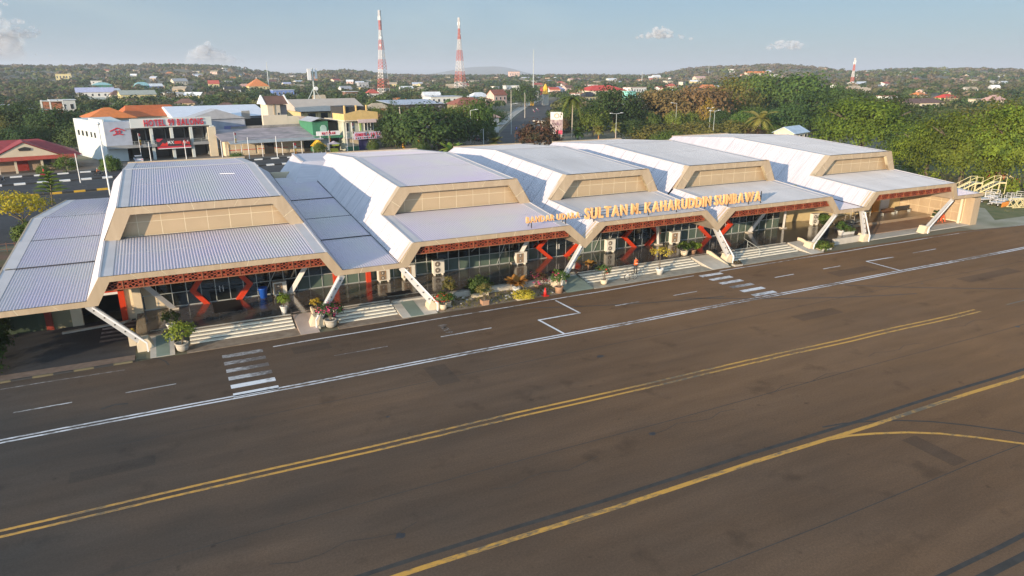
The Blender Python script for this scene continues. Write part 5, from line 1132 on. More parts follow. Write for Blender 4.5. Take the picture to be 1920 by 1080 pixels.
free_roof('hotel_rear_wing', 'bright orange hip roof over the left wing behind the hotel front', 'building', -12.5, 210, 8.7, 12, 16, 2.5, RA, OR, .1)
free_roof('hotel_rear_wing', 'long orange ridge roof behind the hotel name parapet', 'building', -2.5, 218, 8.6, 15.5, 18, 2.7, RA, mat('deep_orange_roof', (.48, .11, .02), .7, var=.12, scale=1), .75)
t = thing('warehouse', 'wide white metal-roofed hall right of the hotel with a dark bay and purple wall', 'warehouse', (14.5, 214, 0), RA)
part('wall', MB().b2(-12.0, 12.5, 0, 24, 0, 8.0), HG, t); part('roof', MB().prism([(-13, -.6, 8.2), (-13, 12, 10.9), (-13, 25, 8.2)], (26, 0, 0)), mat('white_sheet_roof', (.66, .67, .70), .5, var=.05), t)
part('front_gable', MB().prism([(-11.5, -6, 8.0), (4.5, -6, 8.0), (-3, -6, 10.6)], (0, 6.5, 0)), mat('grey_sheet_roof', (.38, .38, .39), .6), t); part('front_wall', MB().b2(-11, 4.2, -5.5, 0, 0, 8.0), HG, t)
part('purple_wall', MB().b2(-1.5, 4.0, -5.7, -5.5, 1.5, 6.0), mat('purple_blue_paint', (.16, .17, .34), .8), t); part('open_bay', MB().b2(6.0, 10.6, -.15, .05, .5, 7.6), DK, t); part('roof_hatch', MB().b2(4.4, 6.6, -3, -2.4, 7.6, 9.8), SL, t)
t = thing('stair_tower', 'cream stair tower with a brown split gable roof between the warehouse and the antenna mast', 'building', (28, 205, 0), RA)
ST = mat('cream_render', (.60, .51, .38), .85, var=.08, scale=.3)
part('wall', MB().b2(-2.5, 1.0, 0, 6, 0, 11.7), ST, t); part('pilaster', MB().b2(-.9, -.5, -.12, 0, 0, 11.7), mat('tan_stripe', (.42, .32, .20), .8), t)
part('roof', MB().prism([(-3.0, -.5, 11.7), (-3.0, 3, 13.9), (-3.0, 6.5, 11.7)], (6.2, 0, 0)), mat('roof_brown', RC['brown'], .7), t); part('gable_board', MB().prism([(-3.3, -.7, 11.7), (-3.3, 3, 14.2), (-3.3, 6.7, 11.7)], (.3, 0, 0)), M_whitep, t); part('gable_board', MB().prism([(3.2, -.7, 11.7), (3.2, 3, 14.2), (3.2, 6.7, 11.7)], (.3, 0, 0)), M_whitep, t)
part('window', MB().b2(.2, .6, -.1, .05, 8.6, 9.4), M_win, t); part('shaded_wing', MB().b2(1.0, 3.1, .8, 6, 0, 11.5), mat('shaded_mauve_wall', (.30, .24, .22), .85), t)  # shade on this side of the tower painted in as darker mauve
t = thing('boundary_wall', 'stepped pink-cream party wall beside the stair tower', 'wall', (30, 196.5, 0), RA)
part('wall_panel', MB().b2(-7.2, -.6, 0, .5, 0, 9.3), ST, t); part('wall_panel', MB().b2(-.58, 2.6, .02, .5, 0, 8.9), ST, t); part('wall_panel', MB().prism([(2.62, .04, 0), (7.0, .04, 0), (7.0, .04, 4.8), (6.0, .04, 6.6), (5.0, .04, 7.0), (4.6, .04, 8.6), (2.62, .04, 8.8)], (0, .46, 0)), mat('pink_render', (.62, .47, .38), .85, var=.05), t)
part('wall_crest', MB().bar((3.6, -.05, 5.6), (5.2, -.05, 5.6), .08, .12), M_blackp, t)
t = thing('shop_row', 'low row of shops under one long patched grey roof right of the hotel', 'shops', (23.0, 186.3, 0), RA - .03)
part('wall', MB().b2(-10.5, 11.5, 2.4, 9, 0, 3.6), M_cream, t); part('roof', MB().prism([(-12, -1.2, 3.9), (-12, 8.5, 6.0), (-12, 8.5, 6.2), (-12, -1.2, 4.1)], (26, 0, 0)), mat('patched_roof', (.17, .16, .16), .8, c2=(.40, .33, .33), scale=.9, detail=8, stretch=(.4, 1, 1)), t)
part('awning', MB().prism([(-10.5, -3.4, 3.4), (-10.5, -1.2, 3.95), (-10.5, -1.2, 4.05), (-10.5, -3.4, 3.5)], (23.5, 0, 0)), mat('grey_awning', (.30, .31, .30), .7), t); part('ridge_wall', MB().b2(-7, 12, 8.5, 8.9, 5, 6.8), mat('stained_wall', (.24, .22, .20), .9, var=.3, scale=1), t)
for k, (a, b, c) in enumerate(((-9.8, -6.8, 0), (-6.3, -3.2, 0), (-2.6, -1.0, 1), (1.6, 3.6, 0), (3.8, 5.2, 0), (5.9, 9.4, 0))):
    s_ = part('shutter', MB().b2(a, b, 2.25, 2.4, .3, 2.9), M_cream, t)
    part('red_strip', MB().b2(a, b, 2.2, 2.25, 1.35, 1.5), CR, s_)
part('dark_opening', MB().b2(-.9, 1.5, 2.2, 2.42, 0, 3.0), DK, t); part('dark_opening', MB().b2(9.5, 11.3, 2.2, 2.42, 0, 3.0), DK, t)
for x in (-8, -3, 2, 7, 11): part('post', MB().tube((x, -3.2, 0), (x, -3.2, 3.5), .07), M_whitep, t)
GR = mat('green_paint', (.045, .19, .10), .8, var=.1)
t = thing('green_shop', 'green two-storey shop with a white name board, left of the balcony shop', 'shop', (37.4, 188.3, 0), RA); t.scale = (.86, 1, .98)
part('wall', MB().b2(-3.8, 1.2, 0, 10, 0, 8.0), GR, t); part('arch_panel', MB().prism([(-1.4, -.1, 4.6), (.6, -.1, 4.6), (.6, -.1, 6.4), (.1, -.1, 7.0), (-.9, -.1, 7.0), (-1.4, -.1, 6.4)], (0, .08, 0)), mat('pale_teal', (.35, .50, .44), .8), t)
part('roof', MB().prism([(-4.6, -.8, 8.0), (-1.5, -.8, 9.0), (5.2, -.8, 7.8), (-1.5, -.8, 8.85)], (0, 9, 0)), mat('grey_sheet_roof', (.38, .38, .39), .6), t); part('side_bay', MB().b2(1.2, 5.0, 1.5, 10, 0, 7.6), DK, t)
part('canopy', MB().b2(-4.2, 4.8, -1.8, .1, 3.6, 4.2), GR, t); part('name_board', MB().b2(-3.6, 4.0, -1.95, -1.8, 4.35, 5.5), M_whitep, t); letters(t, 'MATARAM', .95, .03, HR, -1.9, 2.4, -1.98, 4.6, .03)
part('ground_front', MB().b2(-3.6, 1.0, -.15, 0, .2, 3.4), mat('poster_blue', (.25, .36, .50), .7, c2=(.55, .52, .45), scale=.8), t); part('green_box', MB().b2(2.0, 4.6, .2, 1.4, 1.2, 2.2), mat('lime_board', (.35, .45, .05), .7), t)
t = thing('balcony_shop', 'three-storey corner shop with orange-tan top balcony and the red name OMEGA JAYA on its fascia', 'shop', (46.4, 187.4, 0), RA); t.scale = (.76, 1, .94)
part('wall', MB().b2(-5.6, 5.8, 0, 12, 0, 8.4), mat('faded_green_wall', (.36, .38, .30), .85, c2=(.50, .50, .40), scale=.7), t)
part('top_balcony', MB().prism([(-6.2, -1.6, 8.6), (6.6, -1.6, 8.6), (6.6, -1.6, 10.6), (0, -1.6, 11.3), (-6.2, -1.6, 10.3)], (0, .3, 0)), mat('orange_tan_wall', (.62, .42, .16), .8, var=.1, scale=1), t); part('side_balcony', MB().b2(-6.2, -5.9, -1.3, 6, 8.6, 10.3), mat('orange_tan_wall', (.62, .42, .16)), t)
part('upper_slab', MB().b2(-6.2, 6.6, -1.6, 12, 8.3, 8.6), M_cream, t); part('banner_strip', MB().b2(-1.2, 5.8, -1.75, -1.6, 7.7, 8.7), mat('pinkish_board', (.58, .45, .42), .7), t)
part('top_room', MB().b2(-3.5, 5, 3, 12, 8.6, 12.0), DK, t)
for x in (-3.6, .8, 4.8): part('column', MB().b2(x, x + .45, 2.6, 3.1, 8.6, 12.4), mat('orange_tan_wall', (.62, .42, .16)), t)
part('floor_slab', MB().b2(-5.8, 6.2, -1.9, .1, 3.5, 3.8), SL, t)
sb = part('name_board', MB().b2(-3.4, 7.6, -2.1, -1.95, 3.2, 5.2), mat('lilac_board', (.55, .42, .58), .7, c2=(.62, .60, .66), scale=.5), t)
letters(t, 'OMEGA JAYA', 1.15, .03, mat('sign_red', (.60, .02, .04), .6), -2.9, 7.1, -2.16, 4.1, .04)
for k in range(12): part('small_lettering', MB().b2(-2.8 + k * .82, -2.3 + k * .82, -2.14, -2.1, 3.4, 3.75), M_blackp if k % 3 else HR, t)
for k, x in enumerate((-4.9, -2.9, .0, 2.1, 3.3, 4.5)):
    f = part('window', MB().b2(x, x + 1.0, -.1, .02, 5.3, 7.9), M_whitep, t); part('pane', MB().b2(x + .12, x + .88, -.14, -.09, 5.4, 7.8), mat('lime_curtain', (.35, .50, .12), .6) if k == 2 else M_win, f)
part('ground_shutter', MB().b2(-4.9, -.6, -.12, .02, 1.2, 3.2), M_cream, t); part('shop_door', MB().b2(-.4, 3.2, -.12, .02, 0, 3.3), mat('deep_blue_shop', (.03, .03, .12), .7), t); part('green_dado', MB().b2(-4.9, -.6, -.14, -.02, 0, 1.1), GR, t); part('green_dado', MB().b2(3.9, 5.7, -.14, -.02, 0, 1.2), GR, t); part('ground_shutter', MB().b2(3.9, 5.7, -.12, .02, 1.3, 3.2), M_cream, t)
t = thing('gabled_hall', 'large tan-roofed open gallery building above the corner shop', 'building', (47.5, 216, 0), RA - .05); t.scale = (.9, 1, .95)
part('wall', MB().b2(-12, 8, 0, 16, 0, 9.2), M_creamy, t); part('roof', MB().prism([(-14, -1.5, 9.6), (-14, 9, 13.0), (-14, 19, 9.6)], (24, 0, 0)), mat('tan_sheet_roof', (.48, .40, .32), .6, var=.06, scale=.5), t)
part('gable_end', MB().prism([(8.6, -1, 9.7), (8.6, 9, 12.6), (8.6, 18, 9.7)], (.5, 0, 0)), mat('grey_sheet_roof', (.38, .38, .39)), t); part('open_gallery', MB().b2(7.9, 8.1, 1, 15, 5.5, 9.0), DK, t)
for k in range(5): part('column', MB().b2(-11.5 + k * 4.2, -11.0 + k * 4.2, -.4, 0, 5, 9.4), M_creamy, t)
for k in range(4): part('window', MB().b2(-10.4 + k * 4.2, -8.0 + k * 4.2, -.1, .02, 7.0, 9.0), M_win, t)
for k in range(3): part('column', MB().b2(8.1, 8.6, 1 + k * 6.6, 1.5 + k * 6.6, 4, 9.6), mat('orange_tan_wall', (.62, .42, .16)), t)
t = thing('red_roof_house', 'single-storey house with a wide dark red roof and cream gable porch at the left edge', 'house', (-26.9, 176.5, 0), RA + .02); t.scale = (1, 1, .9)
RR_ = mat('dark_red_tiles', (.27, .035, .035), .7, var=.2, scale=1.2, detail=6); RR2 = mat('orange_red_eave', (.36, .055, .03), .7, var=.15, scale=1)
part('wall', MB().b2(-14, 7.0, 2.2, 12, 0, 3.2), mat('beige_wall', (.46, .34, .24), .85), t)
mb = MB(); mb.add([(-17, -1.0, 3.3), (9.4, -1.0, 3.3), (9.4, 14, 3.3), (-17, 14, 3.3), (-10, 6.5, 6.9), (2.4, 6.5, 6.9)], [(0, 1, 5, 4), (1, 2, 5), (2, 3, 4, 5), (3, 0, 4), (3, 2, 1, 0)]); part('roof', mb, RR_, t)
part('porch_roof', MB().prism([(-7.2, -2.0, 3.5), (-1.0, -2.0, 6.9), (5.6, -2.0, 3.5), (5.6, -2.0, 3.65), (-1.0, -2.0, 7.1), (-7.2, -2.0, 3.65)], (0, 7, 0)), RR_, t)
part('porch_gable', MB().prism([(-6.8, -1.8, 3.5), (-1.0, -1.8, 6.8), (5.2, -1.8, 3.5)], (0, .2, 0)), M_cream, t); part('gable_vent', MB().prism([(-1.9, -1.95, 5.0), (0, -1.95, 5.0), (.2, -1.95, 5.5), (-.9, -1.95, 5.9), (-2.1, -1.95, 5.5)], (0, .1, 0)), DK, t)
part('eave_skirt', MB().prism([(-12, -3.0, 2.9), (-12, -1.9, 3.6), (-12, -1.9, 3.7), (-12, -3.0, 3.05)], (20, 0, 0)), RR2, t)
for x in (-9.5, -6.2, -3.2, 1.4, 5.6): part('porch_column', MB().b2(x, x + .4, -2.4, -2.0, 0, 3.2), M_cream, t)
part('door', MB().b2(-2.6, -.6, 2.0, 2.2, 0, 2.8), mat('red_door', (.30, .03, .02), .6), t)
for x in (-8.5, 1.8, 4.4): part('window', MB().b2(x, x + 1.8, 2.05, 2.2, 1.0, 2.6), M_win, t)
# ------------------------------------------------------------------ masts and lattice towers
def lattice(label, x, y, H_, w0, w1, bands, dishes, seed=0):
    t = thing('lattice_tower', label, 'lattice tower', (x, y, 0), .4 + seed)
    RT = mat('tower_red', (.50, .12, .08), .6, var=.1); WT = mat('tower_white', (.62, .58, .54), .6, var=.08)
    n = 18; zs = [H_ * (k / n) ** .92 for k in range(n + 1)]; wd = lambda z: w0 + (w1 - w0) * min(1, z / (H_ * .82)) ** .85
    for b in range(bands):
        mb = MB(); z0, z1 = H_ * b / bands, H_ * (b + 1) / bands; zz = np.linspace(z0, z1, 4)
        for k in range(3):
            a, c = zz[k], zz[k + 1]; wa, wc = wd(a) / 2, wd(c) / 2
            C0 = [Vector((sx * wa, sy * wa, a)) for sx, sy in ((-1, -1), (1, -1), (1, 1), (-1, 1))]; C1 = [Vector((sx * wc, sy * wc, c)) for sx, sy in ((-1, -1), (1, -1), (1, 1), (-1, 1))]
            for i in range(4):
                j = (i + 1) % 4; mb.bar(C0[i], C1[i], .34); mb.bar(C0[i], C1[j], .20); mb.bar(C0[j], C1[i], .20); mb.bar(C1[i], C1[j], .20)
        part('tower_section', mb, RT if (b + seed_) % 2 else WT, t)
    for z, s, k in dishes: part('dish', MB().tube((s * (wd(z) / 2 + .2), -.6, z), (s * (wd(z) / 2 + .5), -1.1, z), 1.0, 1.1, 10), M_whitep, t)
    for k in range(3):
        a = k * 2.1; part('panel_antenna', MB().box(1.4 * math.cos(a), 1.4 * math.sin(a), H_ - 6, .4, .4, 3.2), M_whitep, t)
    part('ladder', MB().bar((0, 0, 1), (0, 0, H_ - 1), .35), mat('grey_steel', (.25, .25, .25), .5), t); return t
seed_ = 0; lattice('left one of two tall red and white lattice towers, narrower and topped by white panels', 168.0, 585, 69, 8.0, 1.4, 9, [(34, 1, 0), (42, -1, 0), (48, -1, 1)], .1)
seed_ = 0; lattice('right one of two tall red and white lattice towers, wider at its foot', 292, 718, 76, 11.0, 1.5, 7, [(70, 1, 0), (60, 1, 0)], .3)
seed_ = 0; lattice('small distant red and white lattice tower leaning over the trees at the right', 790, 620, 38, 4.6, 1.2, 5, [(34, 1, 0)], .0)
t = thing('antenna_mast', 'slim tripod antenna mast with two white panel antennas above the stair tower', 'antenna mast', (42.6, 226, 0), .2)
part('pole', MB().tube((0, 0, 4), (0, 0, 21.5), .28, .2, 8), M_alu, t)
for s in (-1, 1): part('stay', MB().tube((s * 4.0, 0, 9), (s * .1, 0, 15.5), .10), M_alu, t)
part('cross_bar', MB().bar((-2.3, 0, 12.0), (2.3, 0, 12.0), .12), M_alu, t)
part('panel_antenna', MB().box(-1.3, -.4, 19.6, 1.1, .3, 3.4), M_whitep, t); part('panel_antenna', MB().box(1.2, .3, 19.9, .6, .3, 3.0), M_whitep, t); part('dish', MB().tube((.5, -.4, 15.4), (.5, -.8, 15.4), .6, None, 12), M_whitep, t)
for (x, y, h, lab) in ((330, 620, 42, 'thin grey guyed aerial on the skyline above the end of the side road'), (110, 850, 32, 'thin aerial beside the orange pyramid roof'), (900, 1010, 34, 'thin aerial before the right-hand hill'), (640, 860, 22, 'stubby white aerial in the trees above the bright red hall')):
    t = thing('aerial', lab, 'aerial', (x, y, 0)); part('pole', MB().tube((0, 0, 0), (0, 0, h), .7, .35, 6), M_alu, t)
def lamp(x, y, h, rz, lab, arm=2.2, double=False, grp='street lamps behind the terminal'):
    t = thing('street_lamp', lab, 'street lamp', (x, y, 0), rz, grp); part('pole', MB().tube((0, 0, 0), (0, 0, h), .10, .06, 7), M_alu, t)
    for s in ((-1, 1) if double else (1,)): part('arm', MB().tube((0, 0, h), (s * arm, 0, h + .25), .06), M_whitep, t); part('lamp_head', MB().box(s * arm, 0, h + .25, .9, .3, .15), M_whitep, t)
lamp(80.5, 190.6, 9.5, RA, 'street lamp in front of the dark trees left of the side road'); lamp(105, 213, 10, RA, 'street lamp on the pavement of the side road'); lamp(119.5, 172, 8.5, RA, 'double-headed street lamp beside the fan palms', double=True); lamp(159, 193, 10, RA + 3, 'street lamp right of the small white signboard'); lamp(149, 163, 9, RA, 'double-headed lamp beside the coconut palm', double=True); lamp(151.8, 168, 9.5, RA + .3, 'taller lamp directly behind the double-headed one', double=True)
def pole(x, y, h, lean, lab):
    t = thing('utility_pole', lab, 'utility pole', (x, y, 0)); t.rotation_euler = (0, lean, 0); part('pole', MB().tube((0, 0, 0), (0, 0, h), .16, .11, 7), M_concl, t)
    for z in (h - .4, h - 1.2): part('cross_arm', MB().bar((-.9, 0, z), (.9, 0, z), .12), M_blackp, t)
pole(56.5, 180, 11.5, -.07, 'leaning concrete power pole right of the corner shop'); pole(133, 270, 13, 0, 'tall pale power pole where the side road starts to climb'); pole(150, 290, 11, 0, 'shorter power pole beyond the tall pale one'); pole(92, 205, 12, 0, 'dark power pole in front of the white-walled shop')
# white fence poles along the car park
POLE_AT = ['by the red-roofed house', 'before the left half of the hotel', 'before the right half of the hotel', 'at the right end of the hotel', 'before the left part of the shop row', 'before the middle of the shop row', 'before the right end of the shop row', 'before the green shop', 'before the corner shop', 'by the left gate pillar', 'before the big dark crown', 'between the big dark crown and the street lamp', 'before the white-walled shop', 'left of the dark red bush', 'on the kerb before the round hedge tree', 'by the hotel entrance van']
for k, (u, v, h) in enumerate(((-13, 20, 5), (12.5, 12, 5.5), (20.5, 40, 5), (29.5, 38, 4.8), (36.8, 36, 4.8), (43.5, 30, 4.8), (50, 31, 5.2), (56.5, 30, 5.2), (69.5, 34, 5), (76, 32, 5.2), (88.3, 26, 5.2), (93, 25, 5.2), (107, 28, 5.2), (116, 26, 4.5), (-3, 43, 4.5), (4, 42, 4.6))):
    x, y, _ = q_(u, v); o = part('fence_pole', MB().tube((x, y, 0), (x, y, h), .10, .07, 6), M_whitep); tag(o, 'slim white pole ' + POLE_AT[k], 'pole', 'white poles in a row along the road')
# festive banners
def festive(x, y, h, lab):
    t = thing('festive_banner', lab, 'banner', (x, y, 0), random.random(), 'festive coloured banners along the road'); part('pole', MB().tube((0, 0, 0), (0, 0, h), .05), M_whitep, t)
    cs = [(.65, .04, .05), (.62, .60, .55), (.75, .45, .04), (.60, .22, .03)]
    for k in range(4): part('cloth', MB().prism([(0, 0, h - .7 * k), (.75, .05, h - .2 - .7 * k), (.65, .05, h - .7 - .7 * k), (0, 0, h - .7 * (k + 1))], (0, .05, 0)), mat('festive_%d' % k, cs[k], .7), t)
festive(-6.5, 185.5, 6.5, 'red, white and yellow festive banner left of the hotel entrance'); festive(14.3, 182, 6.2, 'orange and yellow festive banner right of the hotel'); festive(37.4, 183.4, 5.8, 'red and white festive banner before the green shop'); festive(43.5, 183, 7.5, 'festive banner on the lamp pole before the corner shop'); festive(28, 181.5, 3.2, 'short orange festive banner in front of the shop row')
t = thing('market_stall', 'yellow cloth-covered stall in front of the green shop', 'stall', (34.5, 184, 0), RA); YC = mat('yellow_cloth', (.75, .42, .02), .8); part('awning', MB().prism([(-1.6, -1, 1.9), (0, -1, 3.4), (2.2, -1, 1.7)], (0, 2.2, 0)), YC, t)
for s in (-1.4, 2.0): part('post', MB().tube((s, 0, 0), (s, 0, 2.0), .05), M_whitep, t)
t = thing('market_stall', 'stall under a patterned grey umbrella with a yellow box', 'stall', (38.6, 183.8, 0), RA); part('umbrella', MB().lathe([(1.7, 2.3), (.1, 3.0), (.05, 3.0)], 10), mat('umbrella_cloth', (.40, .34, .38), .8, var=.3, scale=2), t); part('pole', MB().tube((0, 0, 0), (0, 0, 2.9), .05), M_alu, t); part('counter', MB().b2(-.9, .9, -.5, .5, 0, 1.1), mat('yellow_box', (.60, .55, .05), .7), t)
for x, y, lab in ((56.0, 179.0, 'left one of two yellow gate pillars right of the corner shop'), (60.2, 178.5, 'right one of two yellow gate pillars right of the corner shop')):
    t = thing('gate_pillar', lab, 'gate pillar', (x, y, 0)); part('shaft', MB().tube((0, 0, 0), (0, 0, 3.6), .42, None, 12), mat('gate_yellow', (.70, .36, .02), .6), t); part('cap', MB().tube((0, 0, 3.6), (0, 0, 3.8), .5, None, 12), M_blackp, t)
t = thing('gate_ornament', 'white zigzag roof-shaped ornament over the gate between yellow pillars', 'ornament', (58.4, 181.5, 0), RA)
for a, b in (((-3.4, 0, 5.0), (-1.7, 0, 6.6)), ((-1.7, 0, 6.6), (-.6, 0, 5.8)), ((-.6, 0, 5.8), (.5, 0, 6.6)), ((.5, 0, 6.6), (3.2, 0, 5.0)), ((-3.4, 0, 5.0), (3.2, 0, 5.0))): part('bar', MB().bar(a, b, .14), mat('tan_pipe', (.5, .38, .22), .6), t)
for s in (-3.2, 3.0): part('post', MB().tube((s, 0, 0), (s, 0, 5), .09), M_whitep, t)
def board(x, y, w, h, z, rz, lab, m=None, name='signboard'):
    t = thing(name, lab, 'signboard', (x, y, 0), rz); part('panel', MB().b2(-w / 2, w / 2, -.06, .06, z, z + h), m or M_whitep, t)
    for s in ((-.4, .4) if w > 2 else (0,)): part('post', MB().tube((s * w, .12, 0), (s * w, .12, z + h * .8), .08), M_alu, t)
    return t
board(63.6, 180.6, 1.6, 1.8, 4.6, RA, 'small square white sign on a thin post left of the dark trees'); board(177, 236, 5.2, 4.6, 6.0, RA - .3, 'plain white signboard among the trees right of the round green tree')
t = board(113.5, 197, 4.0, 7.2, .8, R(-28), 'tall narrow billboard with a white top and dark printed panels by the royal palm', mat('print_white', (.62, .58, .56), .6), 'billboard')
part('print_panel', MB().b2(-1.95, 1.95, -.1, -.065, 2.2, 5.6), mat('print_collage', (.14, .07, .10), .6, c2=(.52, .42, .38), scale=1.1, detail=6), t); part('print_panel', MB().b2(-.2, 1.95, -.1, -.065, .9, 2.2), mat('print_red', (.55, .05, .10), .6), t); part('print_ring', torus(MB(), (0, -.1, 6.8), .7, .1, (0, 1, 0), 12), mat('print_gold', (.45, .30, .12), .6), t)
t = thing('street_gate', 'yellow ceremonial arch with a figure at the top of the side road', 'arch', (218, 400, 0), .1); YA = mat('arch_yellow', (.75, .40, .03), .6)
part('pillar', MB().b2(-7, -5.5, -1, 1, 0, 8), YA, t); part('pillar', MB().b2(2.0, 6.0, -1, 1, 0, 7), M_concl, t); part('figure', MB().lathe([(2.2, 7), (1.6, 9), (1.9, 10.5), (1.0, 12), (.3, 13.4)], 8, (4, 0, 0)), YA, t)
# boundary walls, planters at the rear edge of the roofs
t = thing('low_wall', 'white boundary wall with dark slots above the roof ridge left of the dark red bush', 'wall', (88.5, 171.5, 0), .25); part('wall', MB().b2(-6, 14, -.2, .2, 0, 1.2), mat('wall_white', W['white'], .85), t)
for k in range(9): part('slot', MB().b2(-4.6 + k * 2, -3.9 + k * 2, -.24, -.2, .4, .9), M_blackp, t)
t = thing('low_wall', 'cream rough wall with a purple-lit top beyond the royal palm', 'wall', (131, 232, 0), R(-62)); part('wall', MB().b2(-8, 8, -.3, .3, 0, 2.6), M_concl, t)
t = thing('gate_post', 'cream square gate post at the far left edge beside the wing roof', 'post', (-13.9, 70.5, 0)); part('shaft', MB().b2(-.4, .4, -.4, .4, 0, 2.6), M_cream, t); part('cap', MB().b2(-.5, .5, -.5, .5, 2.6, 2.75), M_cream, t)
t = thing('railing_fence', 'low rusty railing fence across the red soil at the left edge', 'fence', (-24, 95.5, 0))
for k in range(26): part('paling', MB().b2(-10 + k * .8, -9.93 + k * .8, -.03, .03, 0, 1.1), mat('rusty_iron', (.12, .06, .04), .8), t)
for z in (.3, .95): part('rail', MB().b2(-10, 10.2, -.04, .04, z, z + .06), mat('rusty_iron', (.12, .06, .04)), t)
# ------------------------------------------------------------------ vehicles
def car(x, y, rz, lab, c, name='parked_car'):
    t = thing(name, lab, 'car', (x, y, 0), rz); m = mat('car_' + lab[:9], c, .3, spec=.7)
    part('body', MB().prism([(-2.2, -.85, .35), (2.15, -.85, .35), (2.2, -.85, .75), (1.2, -.85, .98), (-2.15, -.85, 1.0), (-2.25, -.85, .6)], (0, 1.7, 0)), m, t)
    part('cabin', MB().prism([(-1.9, -.75, .99), (.95, -.75, .97), (.35, -.7, 1.5), (-1.5, -.7, 1.52)], (0, 1.45, 0)), M_win, t); part('roof', MB().prism([(-1.5, -.7, 1.53), (.35, -.7, 1.51), (.3, -.68, 1.57), (-1.45, -.68, 1.58)], (0, 1.4, 0)), m, t)
    for sx in (-1.35, 1.35):
        for sy in (-.85, .85):
            w = part('wheel', MB().tube((sx, sy - .1, .32), (sx, sy + .1, .32), .32, None, 12), M_black, t); part('rim', MB().tube((sx, sy - .11, .32), (sx, sy + .11, .32), .18, None, 8), M_alu, w)
    for sy in (-.6, .6): part('headlight', MB().box(2.18, sy, .7, .08, .3, .14), M_whitep, t); part('tail_light', MB().box(-2.22, sy, .8, .06, .25, .16), CR, t)
car(-7.2, 184.0, RA + 1.5, 'white van-like car parked before the hotel gallery, purple windscreen', (.55, .55, .58)); car(86.2, 195.5, .5, 'black car with red tail lights waiting at the mouth of the side road', (.02, .02, .025)); car(169.5, 211, .2, 'dark grey car parked on the lawn under the trees right of the fan palms', (.08, .085, .095)); car(70.5, 187, RA, 'brown pick-up under the dark trees', (.20, .07, .03))
def motorbike(x, y, rz, lab, plab, c, shirt, helm):
    t = thing('motorbike', lab, 'motorbike', (x, y, .02), rz); m = mat('bike_' + lab[:6], c, .35)
    for nm, yy in (('rear_wheel', -.62), ('front_wheel', .64)): part(nm, torus(MB(), (0, yy, .3), .26, .06, (1, 0, 0), 14), M_black, t)
    part('body', MB().prism([(-.14, -.8, .75), (-.14, -.75, .55), (-.14, .1, .35), (-.14, .45, .4), (-.14, .5, .95), (-.14, .38, .9), (-.14, .2, .6), (-.14, -.1, .78)], (.28, 0, 0)), m, t); part('seat', MB().box(0, -.35, .80, .26, .75, .1), M_black, t); part('fork', MB().tube((0, .64, .3), (0, .46, 1.0), .04), M_alu, t); part('handlebar', MB().tube((-.34, .44, 1.02), (.34, .44, 1.02), .025), M_blackp, t); part('headlight', MB().ball((0, .58, .85), .09), M_whitep, t)
    person(plab, (x - .12 * math.sin(-rz), y, .04), rz, shirt, M_blackp, 'ride', None, helm)
motorbike(-23.4, 164.5, RA - PI / 2, 'red motorbike ridden along the near lane past the red-roofed house', 'rider in a red jacket and helmet on the road by the red-roofed house', (.35, .03, .03), mat('red_jacket', (.60, .03, .02), .7), mat('red_helmet', (.60, .02, .02), .3))
motorbike(-13.9, 162.2, RA - PI / 2, 'black motorbike carrying an orange load before the hotel hedge', 'rider in an orange-brown shirt before the hotel hedge', (.04, .04, .04), mat('orange_shirt', (.45, .14, .05), .8), mat('grey_helmet', (.3, .28, .26), .3))
motorbike(-30.2, 160.8, RA - PI / 2, 'dark motorbike at the very left edge of the main road', 'rider in dark clothes at the very left edge', (.03, .03, .04), mat('dark_shirt', (.04, .04, .06), .8), mat('black_helmet', (.03, .03, .03), .3))
motorbike(113, 225, R(-32), 'blue motorbike riding down the side road', 'rider in a blue shirt on the side road', (.03, .05, .3), mat('blue_shirt', (.05, .08, .35), .8), mat('black_helmet', (.03, .03, .03)))
for k in range(6):
    x, y = 170 + k * 2.6 + (k % 2) * 3, 318 + k * 5.5; person('person in %s, in the far crowd on the side road' % ['a pink shirt, nearest', 'a purple shirt', 'a pale shirt', 'a pink shirt, in the middle', 'a purple shirt, near the back', 'a pale shirt, farthest'][k], (x, y, .03), k, mat('crowd_%d' % (k % 3), [(.4, .1, .2), (.15, .1, .3), (.5, .45, .4)][k % 3], .8), M_blackp, 'stand', 'far crowd on the side road', scale=1.0)
# ------------------------------------------------------------------ trees
def trunk_mesh(h, r, limbs, spread, m, name='trunk'):
    mb = MB(); a0 = random.random() * 6; top = Vector((random.uniform(-.2, .2) * r * 3, random.uniform(-.2, .2) * r * 3, h * .55)); mb.tube((0, 0, -.3), top, r * 1.25, r * .8, 8, False)
    for k in range(limbs):
        a = a0 + k * 6.28 / limbs; e = top + Vector((math.cos(a) * spread * .55, math.sin(a) * spread * .55, h * .32)); mb.tube(top - Vector((0, 0, h * .1 * random.random())), e, r * .5, r * .28, 6, False)
        for q in (-.5, .5): mb.tube(e, e + Vector((math.cos(a + q) * spread * .3, math.sin(a + q) * spread * .3, h * .15)), r * .28, r * .08, 5, False)
    return mb.mesh(name, m)
KIND = {}
def kind(k, m, nc, per, rx, rz, cr, leaf, flat=0, nv=2, tr=.30, asp=.6):
    KIND[k] = [(crown_mesh('crown', m, nc, per, rx, rz, cr, leaf, flat, lobes=v * 2.1, asp=asp)[0], trunk_mesh(6, tr, 5, rx, M_bark)) for v in range(nv)], rx, rz
kind('dark', L_dark, 74, 58, 5, 4.2, 2.3, .25); kind('green', L_green, 74, 58, 5, 4.0, 2.3, .25, .6); kind('lime', leaf_mat('fresh_leaf', (.075, .12, .018), (.14, .20, .03)), 90, 24, 5, 5, 1.7, .30)
